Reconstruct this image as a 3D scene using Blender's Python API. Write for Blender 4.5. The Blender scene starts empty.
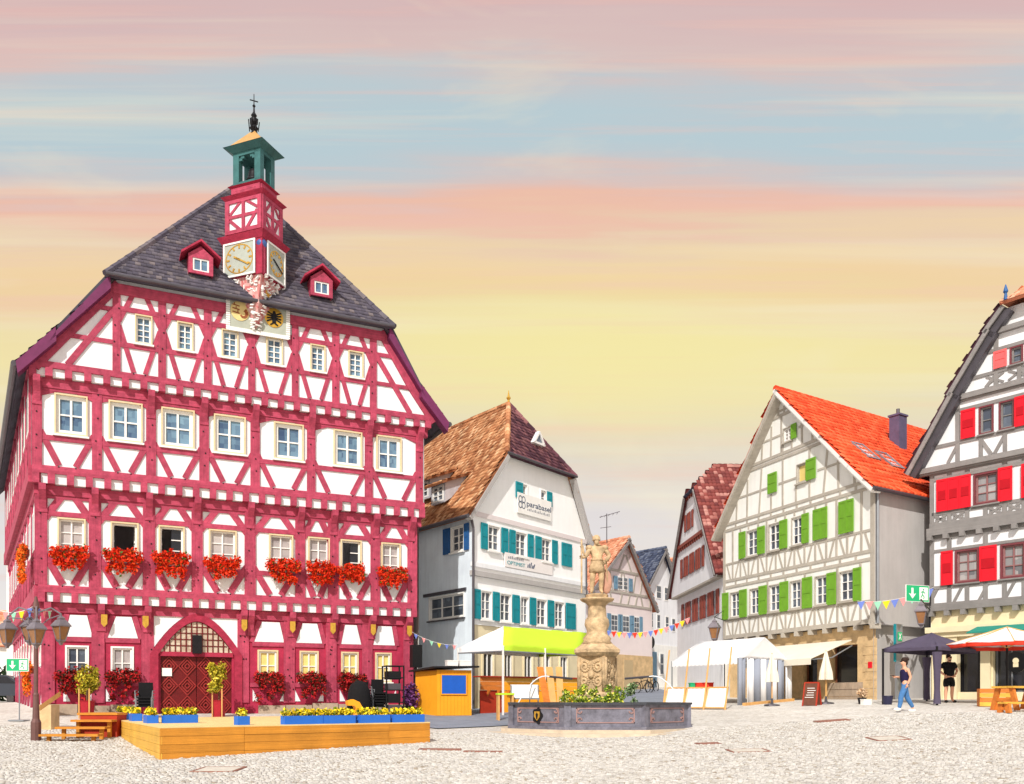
import bpy, bmesh, math, random
import numpy as np
from mathutils import Vector, Matrix
random.seed(7); rng = np.random.default_rng(7)
R = math.radians
scene = bpy.context.scene
col = scene.collection
# ------------------------------------------------------------------ camera
CX, HY, FPX, CAMZ = 512.0, 700.0, 900.0, 1.6      # measured: principal column, eye level row, focal length in pixels, eye height
cam_d = bpy.data.cameras.new('camera'); cam = bpy.data.objects.new('camera', cam_d); col.objects.link(cam)
cam.location = (0, 0, CAMZ); cam.rotation_euler = (R(90), 0, 0)
cam_d.sensor_fit = 'HORIZONTAL'; cam_d.sensor_width = 36; cam_d.lens = 36*FPX/1024
cam_d.shift_y = (HY-392)/1024; cam_d.clip_start = .1; cam_d.clip_end = 3000
scene.camera = cam
# ------------------------------------------------------------------ sun, sky, exposure
SUN = Vector((-.24, -.97, 0)).normalized(); ELEV = R(39)
sd = bpy.data.lights.new('sun', 'SUN'); sd.energy = 3.5; sd.angle = R(.6); sd.color = (1, .965, .90)
so = bpy.data.objects.new('sun', sd); col.objects.link(so); so.location = (-30, -40, 60)
tosun = Vector((SUN.x*math.cos(ELEV), SUN.y*math.cos(ELEV), math.sin(ELEV)))
so.rotation_euler = tosun.to_track_quat('Z', 'Y').to_euler()
scene.view_settings.view_transform = 'Standard'; scene.view_settings.look = 'None'
scene.view_settings.exposure = 0.2; scene.view_settings.gamma = 1
scene.cycles.max_bounces = 5; scene.cycles.diffuse_bounces = 3; scene.cycles.glossy_bounces = 3
scene.cycles.transparent_max_bounces = 6

def lin(c):
    return tuple(((x/255/12.92) if x/255 <= .04045 else ((x/255+.055)/1.055)**2.4) for x in c)

world = bpy.data.worlds.new('World'); scene.world = world; world.use_nodes = True
def build_sky():
    nt = world.node_tree; N = nt.nodes; L = nt.links; N.clear()
    out = N.new('ShaderNodeOutputWorld'); add = N.new('ShaderNodeAddShader')
    bg1 = N.new('ShaderNodeBackground'); bg2 = N.new('ShaderNodeBackground')
    sky = N.new('ShaderNodeTexSky'); sky.sky_type = 'NISHITA'; sky.sun_disc = False
    sky.sun_elevation = ELEV; sky.sun_rotation = math.atan2(SUN.x, SUN.y); sky.air_density = 1; sky.dust_density = 2
    L.new(sky.outputs[0], bg1.inputs[0]); bg1.inputs[1].default_value = .02
    tc = N.new('ShaderNodeTexCoord'); sep = N.new('ShaderNodeSeparateXYZ'); L.new(tc.outputs['Generated'], sep.inputs[0])
    def math_(op, a, b=None, c=None):
        m = N.new('ShaderNodeMath'); m.operation = op
        for i, x in enumerate((a, b, c)):
            if x is None: continue
            if isinstance(x, (int, float)): m.inputs[i].default_value = x
            else: L.new(x, m.inputs[i])
        return m.outputs[0]
    hx = math_('MULTIPLY', sep.outputs[0], sep.outputs[0]); hy = math_('MULTIPLY', sep.outputs[1], sep.outputs[1])
    hor = math_('MAXIMUM', math_('SQRT', math_('ADD', hx, hy)), .05)
    fw = math_('MAXIMUM', math_('ABSOLUTE', sep.outputs[1]), .3)
    t = math_('DIVIDE', math_('ABSOLUTE', sep.outputs[2]), fw)            # long parallel cloud streets running across the square
    az = math_('ARCTAN2', sep.outputs[0], sep.outputs[1])
    cmb = N.new('ShaderNodeCombineXYZ'); L.new(az, cmb.inputs[0]); L.new(t, cmb.inputs[1])
    def noise(sx, sy, detail, rough, off, dist=0):
        mp = N.new('ShaderNodeMapping'); mp.inputs['Scale'].default_value = (sx, sy, 1); mp.inputs['Location'].default_value = off
        L.new(cmb.outputs[0], mp.inputs[0]); n = N.new('ShaderNodeTexNoise'); n.inputs['Scale'].default_value = 1
        n.inputs['Detail'].default_value = detail; n.inputs['Roughness'].default_value = rough; n.inputs['Distortion'].default_value = dist
        L.new(mp.outputs[0], n.inputs['Vector']); return n.outputs[0]
    n1 = noise(1.6, 9, 4, .5, (3.1, 1.7, 0)); n2 = noise(1.3, 38, 6, .62, (0.3, 4.2, 0), .25); n4 = noise(.9, 22, 5, .55, (5.3, 9.2, 0), .2); n3 = noise(2.4, 5.0, 6, .6, (7.9, 2.2, 0), .4)
    w = math_('ADD', math_('MULTIPLY', math_('SUBTRACT', n1, .5), .16), math_('MULTIPLY', math_('SUBTRACT', n2, .5), .085))
    tt = math_('ADD', t, w)
    ramp = N.new('ShaderNodeValToRGB'); cr = ramp.color_ramp
    cr.interpolation = 'B_SPLINE'
    stops = [(.0, (240, 234, 232)), (.12, (234, 225, 221)), (.20, (227, 216, 210)), (.27, (225, 212, 198)), (.325, (235, 219, 178)),
             (.375, (250, 231, 156)), (.42, (243, 223, 162)), (.455, (246, 208, 150)), (.49, (250, 216, 158)), (.525, (236, 208, 176)), (.545, (250, 186, 152)), (.57, (226, 198, 186)),
             (.60, (192, 205, 208)), (.645, (186, 208, 212)), (.69, (196, 204, 206)), (.715, (228, 196, 184)), (.75, (218, 190, 186)), (.80, (226, 180, 172)), (.86, (216, 198, 202)), (1, (226, 230, 240))]
    e = cr.elements
    while len(e) > 1: e.remove(e[0])
    e[0].position = stops[0][0]; e[0].color = lin(stops[0][1])+(1,)
    for p, c in stops[1:]:
        k = e.new(p); k.color = lin(c)+(1,)
    L.new(tt, ramp.inputs[0])
    # cumulus-like warm puffs near the horizon and faint streaks
    puff = N.new('ShaderNodeMapRange'); puff.inputs[1].default_value = .56; puff.inputs[2].default_value = .72; L.new(n3, puff.inputs[0])
    pf = math_('MULTIPLY', puff.outputs[0], .45)
    mx = N.new('ShaderNodeMix'); mx.data_type = 'RGBA'; L.new(pf, mx.inputs[0]); L.new(ramp.outputs[0], mx.inputs[6]); mx.inputs[7].default_value = lin((250, 232, 196))+(1,)
    st = N.new('ShaderNodeMapRange'); st.inputs[1].default_value = .52; st.inputs[2].default_value = .72; L.new(n2, st.inputs[0])
    sf = math_('MULTIPLY', st.outputs[0], .5)
    mx2 = N.new('ShaderNodeMix'); mx2.data_type = 'RGBA'; L.new(sf, mx2.inputs[0]); L.new(mx.outputs[2], mx2.inputs[6]); mx2.inputs[7].default_value = lin((246, 196, 176))+(1,)
    s4 = N.new('ShaderNodeMapRange'); s4.inputs[1].default_value = .5; s4.inputs[2].default_value = .75; L.new(n4, s4.inputs[0])
    mx3 = N.new('ShaderNodeMix'); mx3.data_type = 'RGBA'; L.new(math_('MULTIPLY', s4.outputs[0], .55), mx3.inputs[0]); L.new(mx2.outputs[2], mx3.inputs[6]); mx3.inputs[7].default_value = lin((250, 238, 204))+(1,)
    # low sun glow behind the thin cloud
    ga = math_('MULTIPLY', math_('SUBTRACT', az, .11), 3.2); gb_ = math_('MULTIPLY', math_('SUBTRACT', t, .385), 13.)
    gl2 = math_('EXPONENT', math_('MULTIPLY', math_('ADD', math_('MULTIPLY', ga, ga), math_('MULTIPLY', gb_, gb_)), -1.))
    mx4 = N.new('ShaderNodeMix'); mx4.data_type = 'RGBA'; L.new(math_('MULTIPLY', gl2, .5), mx4.inputs[0]); L.new(mx3.outputs[2], mx4.inputs[6]); mx4.inputs[7].default_value = lin((255, 242, 150))+(1,)
    L.new(mx4.outputs[2], bg2.inputs[0]); bg2.inputs[1].default_value = .79
    L.new(bg1.outputs[0], add.inputs[0]); L.new(bg2.outputs[0], add.inputs[1]); L.new(add.outputs[0], out.inputs[0])
build_sky()

# ------------------------------------------------------------------ materials
MATS = {}
def mat(name, rgb, rough=.8, var=.12, scale=1.5, bump=0., bscale=30., metal=0., spec=.3, stain=None, stretch=(1, 1, 1), linear=False, alpha=None, grain=0., rain=0.):
    m = bpy.data.materials.new(name); MATS[name] = m; m.use_nodes = True
    nt = m.node_tree; N = nt.nodes; L = nt.links; b = N['Principled BSDF']
    c = rgb if linear else lin(rgb)
    b.inputs['Roughness'].default_value = rough; b.inputs['Metallic'].default_value = metal; b.inputs['Specular IOR Level'].default_value = spec
    g = N.new('ShaderNodeNewGeometry'); mp = N.new('ShaderNodeMapping'); mp.inputs['Scale'].default_value = stretch
    L.new(g.outputs['Position'], mp.inputs[0])
    n = N.new('ShaderNodeTexNoise'); n.inputs['Scale'].default_value = scale; n.inputs['Detail'].default_value = 6; n.inputs['Roughness'].default_value = .65
    L.new(mp.outputs[0], n.inputs['Vector'])
    r = N.new('ShaderNodeMapRange'); r.inputs[1].default_value = .3; r.inputs[2].default_value = .7; L.new(n.outputs[0], r.inputs[0])
    x = N.new('ShaderNodeMix'); x.data_type = 'RGBA'; L.new(r.outputs[0], x.inputs[0])
    lo = stain if stain else tuple(v*(1-var) for v in c)
    x.inputs[6].default_value = (lin(stain) if stain else lo)+(1,); x.inputs[7].default_value = tuple(min(1, v*(1+var*.6)) for v in c)+(1,)
    cur = x.outputs[2]
    def shade(sock, lo_, hi_, a0, a1):
        q = N.new('ShaderNodeMapRange'); q.inputs[1].default_value = lo_; q.inputs[2].default_value = hi_; q.inputs[3].default_value = a0; q.inputs[4].default_value = a1; L.new(sock, q.inputs[0])
        z = N.new('ShaderNodeVectorMath'); z.operation = 'SCALE'; L.new(cur, z.inputs[0]); L.new(q.outputs[0], z.inputs['Scale']); return z.outputs[0]
    if grain:                                              # grain and checks along the length of each squared piece, tone differing from piece to piece
        tc = N.new('ShaderNodeTexCoord'); oi = N.new('ShaderNodeObjectInfo'); ad = N.new('ShaderNodeVectorMath'); ad.operation = 'ADD'; rv_ = N.new('ShaderNodeVectorMath'); rv_.operation = 'SCALE'
        cb = N.new('ShaderNodeCombineXYZ'); [L.new(oi.outputs['Random'], cb.inputs[k]) for k in range(3)]; L.new(cb.outputs[0], rv_.inputs[0]); rv_.inputs['Scale'].default_value = 37.
        gm = N.new('ShaderNodeMapping'); gm.inputs['Scale'].default_value = (1.6, 9, 9); L.new(tc.outputs['Object'], gm.inputs[0]); L.new(gm.outputs[0], ad.inputs[0]); L.new(rv_.outputs[0], ad.inputs[1])
        gn = N.new('ShaderNodeTexNoise'); gn.inputs['Scale'].default_value = 1.; gn.inputs['Detail'].default_value = 5; gn.inputs['Roughness'].default_value = .7; L.new(ad.outputs[0], gn.inputs['Vector'])
        cur = shade(gn.outputs[0], .3, .7, 1-grain, 1+grain*.5); cur = shade(oi.outputs['Random'], 0, 1, 1-grain*.35, 1+grain*.35)
    if rain:                                               # faint vertical weathering on walls
        rm = N.new('ShaderNodeMapping'); rm.inputs['Scale'].default_value = (2.6, 2.6, .28); L.new(g.outputs['Position'], rm.inputs[0])
        rn_ = N.new('ShaderNodeTexNoise'); rn_.inputs['Scale'].default_value = 1.6; rn_.inputs['Detail'].default_value = 6; rn_.inputs['Roughness'].default_value = .6; L.new(rm.outputs[0], rn_.inputs['Vector'])
        cur = shade(rn_.outputs[0], .25, .6, 1-rain, 1.)
    L.new(cur, b.inputs['Base Color'])
    if bump:
        n2 = N.new('ShaderNodeTexNoise'); n2.inputs['Scale'].default_value = bscale; n2.inputs['Detail'].default_value = 4; L.new(mp.outputs[0], n2.inputs['Vector'])
        bp = N.new('ShaderNodeBump'); bp.inputs['Strength'].default_value = bump; bp.inputs['Distance'].default_value = .02
        L.new(n2.outputs[0], bp.inputs['Height']); L.new(bp.outputs[0], b.inputs['Normal'])
    if alpha is not None: b.inputs['Alpha'].default_value = alpha
    return m
def amat(name, stops, rough=.8, var=.15, scale=3., spec=.25, trans=0., bump=0.):
    """colour chosen per piece from the 'rnd' attribute"""
    m = bpy.data.materials.new(name); MATS[name] = m; m.use_nodes = True
    nt = m.node_tree; N = nt.nodes; L = nt.links; b = N['Principled BSDF']
    b.inputs['Roughness'].default_value = rough; b.inputs['Specular IOR Level'].default_value = spec
    a = N.new('ShaderNodeAttribute'); a.attribute_name = 'rnd'
    r = N.new('ShaderNodeValToRGB'); e = r.color_ramp.elements
    while len(e) > 1: e.remove(e[0])
    e[0].position = stops[0][0]; e[0].color = lin(stops[0][1])+(1,)
    for p, c in stops[1:]: e.new(p).color = lin(c)+(1,)
    L.new(a.outputs['Fac'], r.inputs[0])
    g = N.new('ShaderNodeNewGeometry'); n = N.new('ShaderNodeTexNoise'); n.inputs['Scale'].default_value = scale; n.inputs['Detail'].default_value = 5
    L.new(g.outputs['Position'], n.inputs['Vector'])
    mr = N.new('ShaderNodeMapRange'); mr.inputs[1].default_value = .3; mr.inputs[2].default_value = .7; mr.inputs[3].default_value = 1-var; mr.inputs[4].default_value = 1+var
    L.new(n.outputs[0], mr.inputs[0])
    x = N.new('ShaderNodeVectorMath'); x.operation = 'SCALE'; L.new(r.outputs[0], x.inputs[0]); L.new(mr.outputs[0], x.inputs['Scale'])
    L.new(x.outputs[0], b.inputs['Base Color'])
    if bump:
        n2 = N.new('ShaderNodeTexNoise'); n2.inputs['Scale'].default_value = 60; L.new(g.outputs['Position'], n2.inputs['Vector'])
        bp = N.new('ShaderNodeBump'); bp.inputs['Strength'].default_value = bump; bp.inputs['Distance'].default_value = .01
        L.new(n2.outputs[0], bp.inputs['Height']); L.new(bp.outputs[0], b.inputs['Normal'])
    return m
def glassmat(name, c1, c2, cell=7., rough=.12, spec=.6):
    m = bpy.data.materials.new(name); MATS[name] = m; m.use_nodes = True
    nt = m.node_tree; N = nt.nodes; L = nt.links; b = N['Principled BSDF']
    b.inputs['Roughness'].default_value = rough; b.inputs['Specular IOR Level'].default_value = spec
    g = N.new('ShaderNodeNewGeometry'); v = N.new('ShaderNodeTexVoronoi'); v.inputs['Scale'].default_value = cell; v.distance = 'CHEBYCHEV'; v.inputs['Randomness'].default_value = .35
    L.new(g.outputs['Position'], v.inputs['Vector'])
    s = N.new('ShaderNodeSeparateColor'); L.new(v.outputs['Color'], s.inputs[0])
    x = N.new('ShaderNodeMix'); x.data_type = 'RGBA'; oi = N.new('ShaderNodeObjectInfo'); av_ = N.new('ShaderNodeMath'); av_.operation = 'MULTIPLY_ADD'; av_.inputs[1].default_value = .5; L.new(s.outputs[0], av_.inputs[0]); hf = N.new('ShaderNodeMath'); hf.operation = 'MULTIPLY'; hf.inputs[1].default_value = .5; L.new(oi.outputs['Random'], hf.inputs[0]); L.new(hf.outputs[0], av_.inputs[2]); L.new(av_.outputs[0], x.inputs[0])
    x.inputs[6].default_value = lin(c1)+(1,); x.inputs[7].default_value = lin(c2)+(1,); L.new(x.outputs[2], b.inputs['Base Color'])
    n = N.new('ShaderNodeTexNoise'); n.inputs['Scale'].default_value = 2.5; L.new(g.outputs['Position'], n.inputs['Vector'])
    bp = N.new('ShaderNodeBump'); bp.inputs['Strength'].default_value = .08; L.new(n.outputs[0], bp.inputs['Height']); L.new(bp.outputs[0], b.inputs['Normal'])
    return m
TIM = mat('town_hall_timber', (182, 72, 97), .65, .32, 4.5, .4, 16, spec=.2, grain=.26)
TIM2 = mat('town_hall_timber_deep', (172, 50, 76), .65, .25, 4.0, .35, 14, spec=.2, grain=.2)
REDW = mat('town_hall_red_render', (178, 46, 78), .75, .3, 2.6, .4, 22, rain=.16)
PLA = mat('plaster_white', (238, 239, 242), .9, .06, .8, .3, 30, rain=.09)
PLAW = mat('plaster_bright_white', (250, 250, 250), .9, .04, .6, .2, 30, rain=.05)
PLAC = mat('plaster_cream', (242, 241, 236), .9, .06, .7, .3, 30, rain=.09)
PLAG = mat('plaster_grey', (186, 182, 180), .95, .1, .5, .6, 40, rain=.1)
PLAB = mat('plaster_shade_blue', (228, 238, 250), .9, .14, .5, .3, 30, rain=.12)  # white plaster with the blue of shade put into its colour
PINK = mat('plaster_pink', (236, 222, 220), .9, .08, .6, .15, 40)
CREAM = mat('cream_stone', (232, 218, 182), .85, .1, 1.2, .2, 20)
STONE = mat('sandstone', (216, 184, 138), .85, .28, 2.4, .6, 12)
STONEB = mat('sandstone_base', (178, 158, 138), .9, .3, 2., .6, 12)
SAND = mat('fountain_sandstone', (200, 172, 134), .9, .5, 4.5, .9, 22)
GTIM = mat('grey_timber', (186, 178, 166), .8, .15, 2.5, .3, 18, grain=.16)
GTIM2 = mat('red_house_grey_timber', (142, 138, 136), .75, .15, 2.5, .3, 18, grain=.2)
WHITE = mat('white_paint', (240, 238, 234), .55, .05, 2, spec=.4)
CASE = mat('ochre_window_casing', (220, 200, 160), .6, .1, 3)
GUT = mat('gutter_metal', (96, 92, 98), .45, .15, 3, metal=.6)
DARK = mat('dark_iron', (34, 32, 36), .5, .2, 6, metal=.4)
BLACK = mat('black_plastic', (16, 16, 18), .55, .2, 6)
BLACKF = mat('black_fabric', (20, 19, 22), .9, .25, 8)
TEAL = mat('teal_shutter_paint', (20, 138, 150), .55, .15, 3)
BLUES = mat('blue_shutter_paint', (40, 92, 150), .55, .15, 3)
GRNS = mat('green_shutter_paint', (112, 164, 44), .55, .12, 3)
REDS = mat('red_shutter_paint', (226, 26, 44), .5, .1, 3)
REDS2 = mat('deep_red_shutter_paint', (184, 12, 30), .5, .1, 3)
BRNS = mat('brown_shutter_paint', (140, 62, 48), .6, .18, 3)
LBLUE = mat('pale_blue_shutter_paint', (112, 148, 172), .6, .15, 3)
GTEAL = mat('tower_green_copper', (64, 112, 112), .5, .3, 3, .2, 10, metal=.2)
GOLD = mat('gilding', (224, 176, 70), .35, .25, 8, metal=.6, spec=.6)
GLD = glassmat('leaded_glass_blue', (40, 66, 106), (124, 158, 180), 5.5)
GLN = glassmat('window_glass_dark', (30, 38, 54), (112, 122, 136), 2.4)
GLC = glassmat('window_glass_curtained', (196, 188, 184), (150, 140, 142), 2.2)
GLY = glassmat('window_glass_warm', (236, 214, 130), (214, 186, 110), 3.)
GLK = glassmat('window_glass_black', (16, 18, 24), (34, 36, 44), 1.2)
WOODO = mat('stage_orange_wood', (212, 142, 50), .6, .2, 1.2, .2, 30, grain=.3)
WOODY = mat('stage_yellow_wood', (230, 178, 72), .6, .18, 1.2, .2, 30, grain=.25)
WOODD = mat('deck_pale_wood', (236, 204, 140), .65, .15, 2)
WOODR = mat('red_brown_wood', (170, 50, 26), .65, .25, 2.)
WOODM = mat('counter_orange_wood', (214, 124, 50), .6, .18, 2., grain=.25)
WOODL = mat('pine_plank', (222, 170, 104), .6, .2, 2.)
KIO = mat('kiosk_orange_paint', (242, 164, 34), .6, .08, 2.)
BLUEP = mat('blue_paint', (30, 92, 190), .5, .1, 4)
BLUEB = mat('planter_blue', (44, 110, 208), .5, .1, 4)
LIME = mat('lime_canvas', (190, 224, 54), .8, .06, 1.)
CANV = mat('white_canvas', (240, 240, 242), .85, .05, 1.)
CANG = mat('grey_canvas', (150, 156, 170), .85, .1, 1.)
CANB = mat('beige_canvas', (232, 222, 204), .85, .06, 1.)
GAZ = mat('gazebo_charcoal_fabric', (84, 76, 96), .85, .15, 1.5)
DOORR = mat('door_red_wood', (108, 20, 24), .5, .3, 4., .2, 20)
BASIN = mat('fountain_basin_iron', (126, 125, 138), .42, .45, 3.5, .3, 12, metal=.25)
BASIND = mat('basin_dark_rim', (74, 76, 82), .5, .3, 3., .2, 12, metal=.25)
BASINR = mat('basin_moulding', (164, 130, 126), .6, .2, 3.)
SKIN = mat('skin', (222, 168, 138), .6, .06, 8)
DENIM = mat('denim', (74, 122, 176), .85, .25, 12)
NAVY = mat('navy_cotton', (34, 26, 66), .85, .15, 10)
HAIR = mat('dark_hair', (52, 32, 24), .7, .3, 20)
GRNSIGN = mat('sign_green', (36, 176, 116), .4, .03, 4)
TERRA = mat('red_pot', (168, 30, 44), .6, .15, 4)
BARK = mat('bark', (110, 84, 60), .9, .3, 8)
REDF = mat('red_canvas', (226, 60, 40), .8, .08, 2)
YELF = mat('yellow_flag', (244, 210, 40), .8, .05, 2); BLUF = mat('blue_flag', (110, 130, 206), .8, .05, 2)
PNKF = mat('pink_flag', (236, 150, 150), .8, .05, 2); GRNF = mat('mint_flag', (150, 214, 180), .8, .05, 2)
RUST = mat('rusty_iron', (150, 104, 88), .8, .3, 5.)
LAMPG = mat('lantern_amber_glass', (150, 104, 66), .25, .25, 5, spec=.5)
LAMPM = mat('lantern_grey_metal', (128, 120, 126), .5, .2, 5, metal=.3)
PURP = mat('verge_board_purple', (112, 44, 86), .6, .2, 3)
CHALK = mat('chalkboard', (104, 66, 50), .8, .25, 8)
GREYM = mat('grey_metal', (150, 154, 160), .4, .1, 4, metal=.5)
WATER = mat('fountain_water', (120, 140, 140), .08, .1, 3, .3, 8, spec=.6)
JET = mat('water_jet', (232, 238, 242), .2, .05, 5)
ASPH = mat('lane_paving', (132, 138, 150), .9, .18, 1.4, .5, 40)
TILEG = amat('slate_grey_tiles', [(0, (74, 70, 82)), (.5, (86, 80, 92)), (.85, (98, 92, 100)), (1, (120, 110, 112))], .8, .25, 2.)
TILEO = amat('orange_brown_tiles', [(0, (140, 88, 58)), (.35, (184, 122, 82)), (.75, (206, 148, 104)), (1, (228, 184, 142))], .85, .2, 1.2)
TILEP = amat('aubergine_tiles', [(0, (72, 44, 56)), (.5, (104, 64, 74)), (1, (140, 94, 96))], .85, .2, 1.2)
TILER = amat('red_pan_tiles', [(0, (214, 70, 36)), (.5, (232, 88, 48)), (1, (246, 112, 70))], .7, .12, 1.2)
TILEB = amat('red_tiles_with_glints', [(0, (104, 52, 52)), (.45, (140, 72, 66)), (.55, (166, 108, 100)), (1, (190, 142, 132))], .8, .15, 1.2)  # paler stops stand in for glints on the interlocking tiles
TILED = amat('dark_slate_tiles', [(0, (50, 58, 80)), (.5, (74, 84, 108)), (1, (104, 112, 130))], .7, .2, 1.2)
TILEN = amat('weathered_pink_tiles', [(0, (182, 112, 84)), (.5, (216, 150, 116)), (1, (236, 182, 152))], .8, .15, 1.2)
COB = amat('cobble_stone', [(0, (150, 136, 118)), (.07, (182, 176, 166)), (.5, (195, 190, 182)), (.93, (205, 201, 194)), (1, (166, 156, 144))], .85, .1, 3., bump=.3)
GER = amat('geranium', [(0, (60, 92, 30)), (.08, (74, 96, 30)), (.1, (206, 34, 12)), (.7, (232, 52, 14)), (1, (240, 84, 30))], .7, .1, 8.)
GERO = amat('orange_geranium', [(0, (70, 100, 30)), (.1, (92, 110, 30)), (.12, (232, 86, 14)), (.7, (244, 110, 20)), (1, (250, 140, 50))], .7, .1, 8.)
GERD = amat('dark_red_begonia', [(0, (40, 44, 20)), (.35, (70, 40, 26)), (.4, (150, 16, 30)), (.7, (176, 24, 28)), (1, (206, 52, 48))], .7, .15, 8.)
YELFL = amat('yellow_chrysanthemum', [(0, (90, 110, 24)), (.25, (112, 130, 26)), (.3, (226, 190, 10)), (.7, (248, 220, 20)), (1, (250, 232, 90))], .7, .08, 8.)
LEAFY = amat('golden_leaves', [(0, (96, 104, 20)), (.4, (160, 150, 30)), (.75, (208, 186, 50)), (1, (230, 214, 90))], .7, .15, 8.)
LEAFG = amat('fountain_plants', [(0, (60, 96, 24)), (.4, (120, 150, 40)), (.7, (186, 196, 60)), (.85, (236, 224, 90)), (1, (240, 236, 210))], .7, .12, 8.)
LEAFD = amat('dark_leaves', [(0, (20, 34, 20)), (.6, (40, 62, 34)), (1, (70, 92, 44))], .7, .15, 8.)

# ------------------------------------------------------------------ building helpers
WM = {}
def tag(o, label=None, cat=None, group=None, kind=None):
    if label: o['label'] = label
    if cat: o['category'] = cat
    if group: o['group'] = group
    if kind: o['kind'] = kind
    return o
def link(o, parent, M):
    col.objects.link(o); o.matrix_basis = M; WM[o.name] = M.copy()
    if parent is not None:
        o.parent = parent; o.matrix_parent_inverse = WM[parent.name].inverted()
    return o
def thing(name, loc, label, cat, group=None):
    o = bpy.data.objects.new(name, None); o.empty_display_size = .2
    link(o, None, Matrix.Translation(Vector(loc))); return tag(o, label, cat, group)
_cube = {}
CV = [(x, y, z) for x in (-.5, .5) for y in (-.5, .5) for z in (-.5, .5)]
CF = [(0, 1, 3, 2), (4, 6, 7, 5), (0, 4, 5, 1), (2, 3, 7, 6), (0, 2, 6, 4), (1, 5, 7, 3)]
def cube_mesh(m):
    if m.name not in _cube:
        me = bpy.data.meshes.new('block'); me.from_pydata(CV, [], CF); me.materials.append(m); _cube[m.name] = me
    return _cube[m.name]
def block(name, c, ax, ay, az, m, parent=None, **k):
    """a squared block: centre and three full edge vectors; shares one mesh per material"""
    ax, ay, az = Vector(ax), Vector(ay), Vector(az)
    M = Matrix(((ax.x, ay.x, az.x, c[0]), (ax.y, ay.y, az.y, c[1]), (ax.z, ay.z, az.z, c[2]), (0, 0, 0, 1)))
    o = bpy.data.objects.new(name, cube_mesh(m)); link(o, parent, M); return tag(o, **k)
Z = Vector((0, 0, 1))
class MB:
    def __init__(s): s.v = []; s.f = []; s.m = []
    def add(s, vs, fs, mi=0):
        b = len(s.v); s.v += [tuple(v) for v in vs]; s.f += [tuple(b+i for i in f) for f in fs]; s.m += [mi]*len(fs); return s
    def obox(s, c, ax, ay, az, mi=0):
        c, ax, ay, az = Vector(c), Vector(ax), Vector(ay), Vector(az)
        return s.add([c+ax*x+ay*y+az*z for x, y, z in CV], CF, mi)
    def box(s, c, size, mi=0, rz=0):
        x = Vector((math.cos(rz), math.sin(rz), 0)); y = Vector((-math.sin(rz), math.cos(rz), 0))
        return s.obox(c, x*size[0], y*size[1], Z*size[2], mi)
    def fbox(s, F, u0, u1, v0, v1, w0, w1, mi=0):
        return s.obox(F.W((u0+u1)/2, (v0+v1)/2, (w0+w1)/2), F.d*(u1-u0), Z*(v1-v0), F.n*(w1-w0), mi)
    def cyl(s, p0, p1, r0, r1=None, n=8, mi=0):
        p0, p1 = Vector(p0), Vector(p1); r1 = r0 if r1 is None else r1
        a = (p1-p0).normalized(); x = a.orthogonal().normalized(); y = a.cross(x)
        vs = []
        for p, r in ((p0, r0), (p1, r1)):
            for i in range(n):
                t = 2*math.pi*i/n; vs.append(p+x*(r*math.cos(t))+y*(r*math.sin(t)))
        fs = [(i, (i+1) % n, n+(i+1) % n, n+i) for i in range(n)] + [tuple(range(n-1, -1, -1)), tuple(range(n, 2*n))]
        return s.add(vs, fs, mi)
    def tube(s, pts, r, n=6, mi=0):
        for a, b in zip(pts[:-1], pts[1:]): s.cyl(a, b, r, r, n, mi)
        return s
    def lathe(s, c, prof, n=16, rot=0, mi=0, sx=1, sy=1):
        c = Vector(c); vs = []
        for r, z in prof:
            for i in range(n):
                t = rot+2*math.pi*i/n; vs.append(c+Vector((r*sx*math.cos(t), r*sy*math.sin(t), z)))
        fs = []
        for k in range(len(prof)-1):
            for i in range(n): fs.append((k*n+i, k*n+(i+1) % n, (k+1)*n+(i+1) % n, (k+1)*n+i))
        fs += [tuple(range(n-1, -1, -1)), tuple((len(prof)-1)*n+i for i in range(n))]
        return s.add(vs, fs, mi)
    def prism(s, pts, ext, mi=0):
        pts = [Vector(p) for p in pts]; ext = Vector(ext); n = len(pts)
        fs = [tuple(range(n)), tuple(range(2*n-1, n-1, -1))] + [(i, (i+1) % n, n+(i+1) % n, n+i) for i in range(n)]
        return s.add(pts+[p+ext for p in pts], fs, mi)
    def fprism(s, F, uvs, w0, w1, mi=0):
        return s.prism([F.W(u, v, w0) for u, v in uvs], F.n*(w1-w0), mi)
    def fbeam(s, F, a, b, wd, w0, w1, mi=0):
        pa, pb = F.W(a[0], a[1], (w0+w1)/2), F.W(b[0], b[1], (w0+w1)/2); x = pb-pa
        y = F.n.cross(x).normalized()
        return s.obox((pa+pb)/2, x, y*wd, F.n*(w1-w0), mi)
    def ball(s, c, r, n=10, m=7, mi=0):
        r = (r, r, r) if isinstance(r, (int, float)) else r; c = Vector(c)
        vs = [c+Vector((0, 0, -r[2]))]
        for k in range(1, m):
            p = -math.pi/2+math.pi*k/m
            for i in range(n):
                t = 2*math.pi*i/n; vs.append(c+Vector((r[0]*math.cos(p)*math.cos(t), r[1]*math.cos(p)*math.sin(t), r[2]*math.sin(p))))
        vs.append(c+Vector((0, 0, r[2]))); e = len(vs)-1; fs = []
        for i in range(n):
            fs.append((0, 1+(i+1) % n, 1+i)); fs.append((e, 1+(m-2)*n+i, 1+(m-2)*n+(i+1) % n))
            for k in range(m-2): fs.append((1+k*n+i, 1+k*n+(i+1) % n, 1+(k+1)*n+(i+1) % n, 1+(k+1)*n+i))
        return s.add(vs, fs, mi)
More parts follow.
